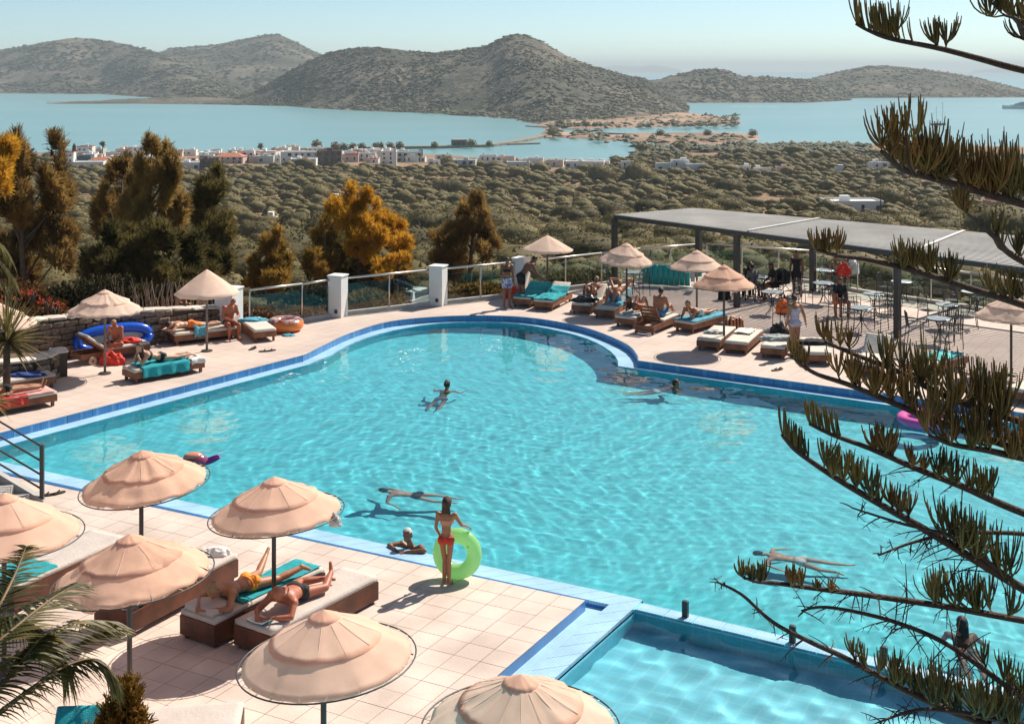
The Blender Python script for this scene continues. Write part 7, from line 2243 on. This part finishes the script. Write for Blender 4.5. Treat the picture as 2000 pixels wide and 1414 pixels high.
HL = [(107, 142, 299, 330, 'white', 'terra', 'white house with a terracotta edge at the left end of the town'), (125, 198, 318, 331, 'white', 'flat', 'long low white building below the leftmost town houses'),
      (150, 180, 287, 309, 'white', 'terra', 'tall white house with orange roof edge and a dark cypress beside it'), (173, 212, 308, 326, 'cream', 'hip', 'cream cottage with an orange tiled roof at the left of town'),
      (147, 176, 307, 318, 'teal', 'flat', 'dark teal flat building next to the orange tiled cottage'), (200, 228, 315, 326, 'white', 'flat', 'small white house just right of the orange tiled cottage'),
      (226, 262, 293, 312, 'white', 'terra', 'white two-storey house with a red-brown roof line'), (228, 270, 310, 323, 'grey', 'flat', 'grey flat building in front of the red-brown roof line house'),
      (258, 297, 288, 314, 'white', 'flat', 'white block with stepped roof left of the golden pine tip'), (345, 390, 319, 334, 'white', 'flat', 'bright white bungalow with dark windows right of the golden pine'),
      (318, 346, 321, 334, 'white', 'flat', 'white bungalow behind the golden pine'), (390, 426, 312, 334, 'brown', 'flat', 'dim brown house at the edge of the groves'),
      (417, 476, 300, 320, 'pink', 'hip', 'wide pink house with an orange tiled roof'), (470, 496, 296, 318, 'white', 'flat', 'white house right of the wide pink house'),
      (498, 542, 297, 316, 'white', 'terra', 'white house with a thin red roof edge in the middle of town'), (503, 534, 307, 320, 'pale', 'flat', 'pale greenish cottage in the middle of town'),
      (548, 621, 298, 326, 'white', 'flat', 'largest white apartment block of the town'), (565, 616, 312, 331, 'white', 'flat', 'white house with four windows in front of the apartment block'),
      (617, 665, 296, 328, 'brown', 'flat', 'unfinished dark brown concrete building'), (671, 699, 303, 317, 'pink', 'terra', 'small pink shop right of the unfinished building'),
      (700, 733, 301, 316, 'white', 'flat', 'white house with three wide dark windows'), (744, 772, 297, 322, 'white', 'flat', 'white house beside the white chapel tower'),
      (772, 822, 298, 317, 'pale', 'flat', 'pale long building by the lagoon'), (806, 825, 298, 311, 'teal', 'flat', 'dark boxy building at the lagoon'),
      (850, 882, 304, 319, 'white', 'flat', 'white house half behind a dark tree at the lagoon'), (885, 930, 314, 332, 'pale', 'flat', 'pale blue-white house in front of the lagoon'),
      (936, 969, 305, 327, 'white', 'flat', 'white house with tall dark openings at the lagoon'), (970, 1006, 308, 323, 'pink', 'flat', 'pink house at the lagoon shore'),
      (990, 1035, 318, 332, 'pale', 'flat', 'pale green low house before the pink one'), (1030, 1062, 311, 325, 'white', 'flat', 'white house right of the pink one'),
      (1066, 1101, 315, 327, 'cream', 'flat', 'cream low house at the lagoon shore'), (1106, 1181, 317, 330, 'white', 'flat', 'long white building with a dark ground floor'),
      (1214, 1238, 317, 333, 'white', 'flat', 'lone white cube house in the groves'), (1282, 1309, 321, 338, 'white', 'flat', 'white house with a dark front in the groves'),
      (1313, 1346, 315, 338, 'white', 'flat', 'tall white villa in the groves'), (1342, 1376, 323, 339, 'white', 'flat', 'white wing beside the tall villa in the groves'),
      (1440, 1468, 327, 338, 'white', 'flat', 'small white house with a chimney in the groves'), (1475, 1507, 331, 341, 'white', 'flat', 'low white house left of the pinkish one'),
      (1518, 1554, 329, 340, 'pink', 'flat', 'low pinkish house in the groves'), (1703, 1736, 319, 338, 'white', 'flat', 'white house behind the tip of the conifer'),
      (1632, 1647, 329, 342, 'white', 'flat', 'narrow white shed in the groves'), (1618, 1726, 396, 417, 'white', 'flat', 'long flat white villa close behind the pergola roof'),
      (1935, 2005, 397, 424, 'earth', 'flat', 'earth-coloured house behind the conifer at the right edge'), (186, 201, 424, 432, 'pink', 'flat', 'tiny pink hut between the left pines'),
      (520, 540, 427, 432, 'white', 'flat', 'small white shed roof left of the ochre pine'), (636, 660, 389, 395, 'white', 'flat', 'white low shed left of the yellow pine')]
for h in HL:
    house(*h[:6], h[6])
r = random.Random(77)
for k in range(80):
    x = r.uniform(108, 830); w = r.uniform(16, 36); yb = r.uniform(301, 320); ht = r.uniform(7, 14)
    c_, f_ = r.choice(['white'] * 7 + ['cream', 'pink', 'pale']), r.choice(['flat'] * 6 + ['terra', 'hip'])
    wh = next(t for lim, t in ((230, 'left of the golden pine'), (350, 'behind the golden pine'), (430, 'left of the wide pink house'), (550, 'between the pink house and the apartment block'), (630, 'behind the largest apartment block'), (700, 'right of the unfinished building'), (999, 'by the start of the causeway')) if x < lim)
    house(x, x + w, yb - ht, yb, c_, f_, ('low ' if ht < 10 else 'two-storey ') + {'white': 'white', 'cream': 'cream', 'pink': 'pinkish', 'pale': 'pale green'}[c_] + {'flat': ' flat-roofed', 'terra': ' red-edged', 'hip': ' orange-tiled'}[f_] + ' house packed in town ' + wh, 'houses packed in the town')
for k in range(14):
    x = 840 + 25 * k + r.uniform(-6, 6); w = r.uniform(16, 30); yb = r.uniform(318, 326); ht = r.uniform(7, 11)
    house(x, x + w, yb - ht, yb, r.choice(['white', 'white', 'cream']), 'flat', 'small pale house on the lagoon shore, ' + ['first', 'second', 'third', 'fourth', 'fifth', 'sixth', 'seventh', 'eighth', 'ninth', 'tenth', 'eleventh', 'twelfth', 'thirteenth', 'last'][k] + ' from the left', 'small houses along the lagoon shore')
# chapel tower and quay house
def simple(name, label, cat, x, yb, z, parts):
    p = G(x, yb, z); o = empty(name, p, label=label, cat=cat)
    for nm, mb, m in parts: mb.build(nm, m, o)
    return o
simple('chapel_tower', 'slim white chapel tower in the town', 'tower', 771, 327, -54, [('shaft', MB().box((0, 0, 4.5), (2.6, 2.6, 11)), M_H['white']), ('belfry', MB().box((0, 0, 11), (1.8, 1.8, 2.4)), M_H['white']), ('dome', MB().lathe([(1.0, 12.2), (0.7, 13), (0.1, 13.4)], 10), M_TERRA)])
qh = simple('quay_house', 'dark stone house on the causeway', 'house', 897, 288.5, SEA, [('wall', MB().box((0, 0, 3.2), (13, 7, 6.4)), M_H['brown']), ('roof', MB().box((0, 0, 6.6), (13.6, 7.6, 0.5)), M_H['grey'])])
for i in range(3): MB().box((-4 + i * 4, -3.55, 3), (1.3, 0.15, 1.8)).build('window', M_WINDOW, qh)
# shore trees, town palms and cypress
shv, shf = crown_mesh(91, 160, 0.6, 0.9, core=1)
shm = np_mesh('crown', shv, shf); shm.materials.append(M_OLIVE)
for k, (x, y, s, lb) in enumerate(((617, 292, 5.2, 'large dark tree at the back edge of town'), (654, 294, 4.6, 'dark tree by the start of the causeway'), (672, 294, 4.0, 'tamarisk on the causeway near the town, first of a row'), (690, 293, 3.8, 'tamarisk on the causeway near the town, second of a row'),
        (706, 293, 3.8, 'tamarisk on the causeway near the town, third of a row'), (735, 292.5, 4.0, 'tamarisk left of the palm on the causeway'), (762, 292, 4.0, 'tamarisk right of the palm on the causeway'), (780, 292, 4.2, 'tamarisk at the end of the causeway row'),
        (848, 290, 3.6, 'small tree left of the quay house'), (921, 288, 4.6, 'round tree right of the quay house'), (956, 287, 3.4, 'lone tree at the end of the causeway wall'), (870, 325, 5.0, 'dark tree among the lagoon houses'), (1254, 304, 7.0, 'big dark tree at the right end of the lagoon'),
        (1325, 298, 6.0, 'big tree on the right lagoon shore'), (1080, 268, 6, 'pale tree on the beach neck'), (1096, 250, 6, 'tree at the start of the isthmus'), (1290, 268, 5, 'tree on the sandy spit'), (1382, 267, 4.6, 'tree on the sandy spit, right one'), (1470, 268, 5, 'tree at the tip of the sandy spit'), (1145, 250, 5, 'tree on the isthmus shore'))):
    p = G(x, y, SEA + 1); t = empty('shore_tree', (p.x, p.y, SEA + 0.6), random.random() * 6, label=lb, cat='tree', group='trees along the shore')
    o = link('trunk', tm, None, t); o.scale = (s * .5, s * .5, s * 0.8)
    o = link('crown', shm, None, t); o.location = (0, 0, s * 0.55); o.scale = (s * .9, s * .9, s)
def town_palm(x, yt, yb, label):
    p = G(x, yb, -54); k = p.y / FPX; h = (yb - yt) * k
    t = empty('town_palm', p, label=label, cat='palm tree', group='palms in the town')
    MB().tube([(0, 0, -1), (0.2, 0, h * 0.85)], [0.35, 0.25], 6).build('trunk', M_BARK, t)
    v, f = tufts([(Vector((0.2, 0, h * 0.9)), (1.2, 1.2, 1.0))], 60, 2.4, 0.22, int(x), 0.1, 3, 0.2)
    link('crown', np_mesh('crown', v, f), M_OLIVE, t)
for a in ((200, 279, 306, 'tall palm standing above the left town houses'), (322, 282, 306, 'palm behind the golden pine, left one'), (331, 281, 306, 'palm behind the golden pine, right one'), (508, 284, 304, 'palm above the middle of town'), (744, 282, 300, 'palm at the start of the causeway row')): town_palm(*a)
cy = empty('cypress_tree', G(145, 310, -54), label='slim dark cypress beside the tall house at the left of town', cat='cypress')
v, f = tufts([(Vector((0, 0, 5)), (1.2, 1.2, 5.2))], 260, 1.2, 0.25, 3, 1.2, 3, 0.5); link('crown', np_mesh('crown', v, f), M_PINED, cy)
MB().tube([(0, 0, -1), (0, 0, 3)], 0.2, 6).build('trunk', M_BARK, cy)
# power poles
for k, (x, yt, yb, d) in enumerate(((808, 402, 452, 290), (1375, 390, 430, 330), (1720, 372, 420, 300), (498, 330, 350, 620), (1690, 300, 345, 620), (1120, 375, 412, 360))):
    a, b = P(x, yb, d), P(x, yt, d)
    o = empty('power_pole', a, label=['power pole right of the yellow pine', 'power pole above the pergola roof', 'power pole behind the conifer fan', 'power pole at the edge of the left groves', 'tall pole left of the conifer tip', 'power pole in the middle of the groves'][k], cat='pole')
    MB().tube([(0, 0, -2), (0, 0, b.z - a.z)], [0.16, 0.11], 8).build('post', M_BARK, o)
    MB().box((0, 0, b.z - a.z - 0.4), (1.5, 0.12, 0.14)).build('cross_arm', M_BARK, o)
# boats
sb = empty('sailing_yacht', G(1833, 245, SEA), R(8), label='two-masted sailing boat anchored in the right bay', cat='sailing boat')
M_HULL = mat('navy_hull', (0.03, 0.06, 0.09), 0.3); M_BWHITE = mat('boat_white', (0.75, 0.76, 0.76), 0.3); M_MAST = mat('mast_alloy', (0.25, 0.26, 0.27), 0.4)
def hull(l, b, h, bow=0.35):
    mb = MB(); n = 14; vs = []
    for i in range(n):
        t = i / (n - 1); x = -l / 2 + l * t
        w = b / 2 * (1 - max(0, (t - 0.55) / 0.45) ** 1.8) * (0.78 + 0.22 * min(1, t * 4)); z = h * (1 + bow * t * t)
        w = max(w, 0.02)
        vs += [(x, -w, z), (x, -w * 0.75, -0.3), (x, w * 0.75, -0.3), (x, w, z)]
    fs = []
    for i in range(n - 1):
        a = i * 4
        for k in range(3): fs.append((a+k, a+4+k, a+5+k, a+1+k))
        fs.append((a, a+3, a+7, a+4))
    fs += [(0, 1, 2, 3), ((n-1)*4+3, (n-1)*4+2, (n-1)*4+1, (n-1)*4)]
    return mb.add(vs, fs)
hull(18, 4.6, 1.9).build('hull', M_HULL, sb, fix=True)
MB().box((-1, 0, 2.5), (7.5, 2.6, 1.1)).build('cabin', M_BWHITE, sb, bevel=0.2)
MB().box((-5.2, 0, 3.0), (2.8, 2.6, 0.2)).build('sprayhood', M_BWHITE, sb)
for x, h in ((5.0, 27), (-2.6, 22)):
    MB().tube([(x, 0, 1.5), (x, 0, h)], [0.22, 0.14], 6).build('mast', M_MAST, sb)
    MB().tube([(x, 0, 4.2), (x - 5.2, 0, 4.0)], 0.26, 6).build('boom', M_BWHITE, sb)
MB().tube([(5.0, 0, 27), (8.9, 0, 2.4)], 0.06, 4).build('forestay', M_MAST, sb); MB().tube([(5.0, 0, 27), (-2.6, 0, 22), (-8.8, 0, 2)], 0.05, 4).build('backstay', M_MAST, sb)
my = empty('motor_yacht', G(1990, 213, SEA), R(176), label='large pale motor yacht entering at the right edge', cat='yacht')
hull(54, 9.5, 4.6, 0.3).build('hull', M_BWHITE, my, fix=True)
for k, (x, l, z) in enumerate(((-4, 34, 5.9), (-6, 24, 8.3), (-7, 13, 10.5))):
    MB().box((x, 0, z), (l, 7.6 - k * 1.1, 2.3)).build('deckhouse', M_BWHITE, my, bevel=0.4)
    MB().box((x, -3.85 + k * 0.55, z + 0.2), (l * 0.86, 0.1, 0.9)).build('window_band', M_WINDOW, my); MB().box((x, 3.85 - k * 0.55, z + 0.2), (l * 0.86, 0.1, 0.9)).build('window_band', M_WINDOW, my)
MB().tube([(-8, 0, 11.5), (-8.6, 0, 17)], [0.4, 0.15], 6).build('mast', M_BWHITE, my)
# white car beyond the fence
cd = 84.0; cp_ = P(815, 604, cd); zg = float(valley_z(np.array([cp_.x]), np.array([cd]))[0])
car = empty('parked_car', (cp_.x, cd, zg + 0.75), R(62), label='white hatchback parked beyond the glass fence', cat='car')
M_CARP = mat('white_car_paint', (0.72, 0.73, 0.72), 0.2); M_CGL = mat('car_glass', (0.02, 0.025, 0.03), 0.08); M_TYRE = mat('tyre', (0.012, 0.012, 0.012), 0.8)
def extr(prof, w0, w1):
    n = len(prof); mb = MB()
    vs = [(x, -w, z) for (x, z, w) in prof] + [(x, w, z) for (x, z, w) in prof]
    return mb.add(vs, [tuple(range(n)), tuple(range(2*n-1, n-1, -1))] + [(i, n+i, n+(i+1) % n, (i+1) % n) for i in range(n)])
b_ = extr([(-1.95, .3, .8), (-2.0, .6, .84), (-1.95, .92, .84), (-1.0, 1.0, .86), (0.9, .98, .86), (1.8, .82, .8), (2.0, .6, .76), (1.95, .28, .74)], 1, 1).build('body', M_CARP, car, fix=True, bevel=0.05)
extr([(-1.85, .93, .8), (-1.55, 1.4, .66), (-1.0, 1.48, .64), (0.1, 1.45, .64), (0.95, .97, .8)], 1, 1).build('roof', M_CARP, car, fix=True, bevel=0.04)
MB().add([(-1.86, -.62, 1.0), (-1.86, .62, 1.0), (-1.6, .54, 1.36), (-1.6, -.54, 1.36)], [(0, 1, 2, 3)]).build('rear_window', M_CGL, car)
for s in (-1, 1):
    for x0, x1 in ((-1.45, -.75), (-.68, .55)):
        MB().add([(x0, s * .835, 1.0), (x1, s * .83, 1.0), (x1 - (.3 if x1 > 0 else 0), s * .705, 1.38), (x0 + (.12 if x0 < -1 else 0), s * .71, 1.38)], [(0, 1, 2, 3) if s < 0 else (3, 2, 1, 0)]).build('side_window', M_CGL, car)
    MB().box((-1.985, s * .68, .78), (.06, .24, .26)).build('tail_light', mat('tail_light', (0.3, 0.01, 0.01), 0.3), car)
    for x in (-1.25, 1.25):
        wv = empty('wheel', (x, s * .78, .3)); wv.parent = car
        MB().ring((0, 0, 0), .23, .09, 20, 8, M=Matrix.Rotation(PI/2, 3, 'X')).build('tyre', M_TYRE, wv, True)
        MB().ell((0, 0, 0), (.19, .06, .19)).build('rim', M_STEEL, wv, True)
# boat wake
wk = MB()
a, b = G(1425, 208.5, SEA), G(1520, 209.2, SEA)
wk.bar(a + Vector((0, 0, .05)), b + Vector((0, 0, .05)), 7.0, 0.3)
tag(wk.build('boat_wake', mat('foam', (0.75, 0.8, 0.8), 0.8, 0.3, 0.05)), kind='structure')

# ------------------------------------------------------------------ haze
hz = MB().box((0, 0, 46), (2 * SZ - 40, 2 * SZ - 40, 220))
hm = bpy.data.materials.new('haze_air'); hm.use_nodes = True
hn = hm.node_tree.nodes
hn.remove(hn['Principled BSDF'])
pv = hn.new('ShaderNodeVolumePrincipled')
pv.inputs['Color'].default_value = (0.80, 0.93, 1.0, 1)
pv.inputs['Density'].default_value = 0.00009
hm.node_tree.links.new(pv.outputs[0], hn['Material Output'].inputs['Volume'])
tag(hz.build('haze', hm), kind='stuff')
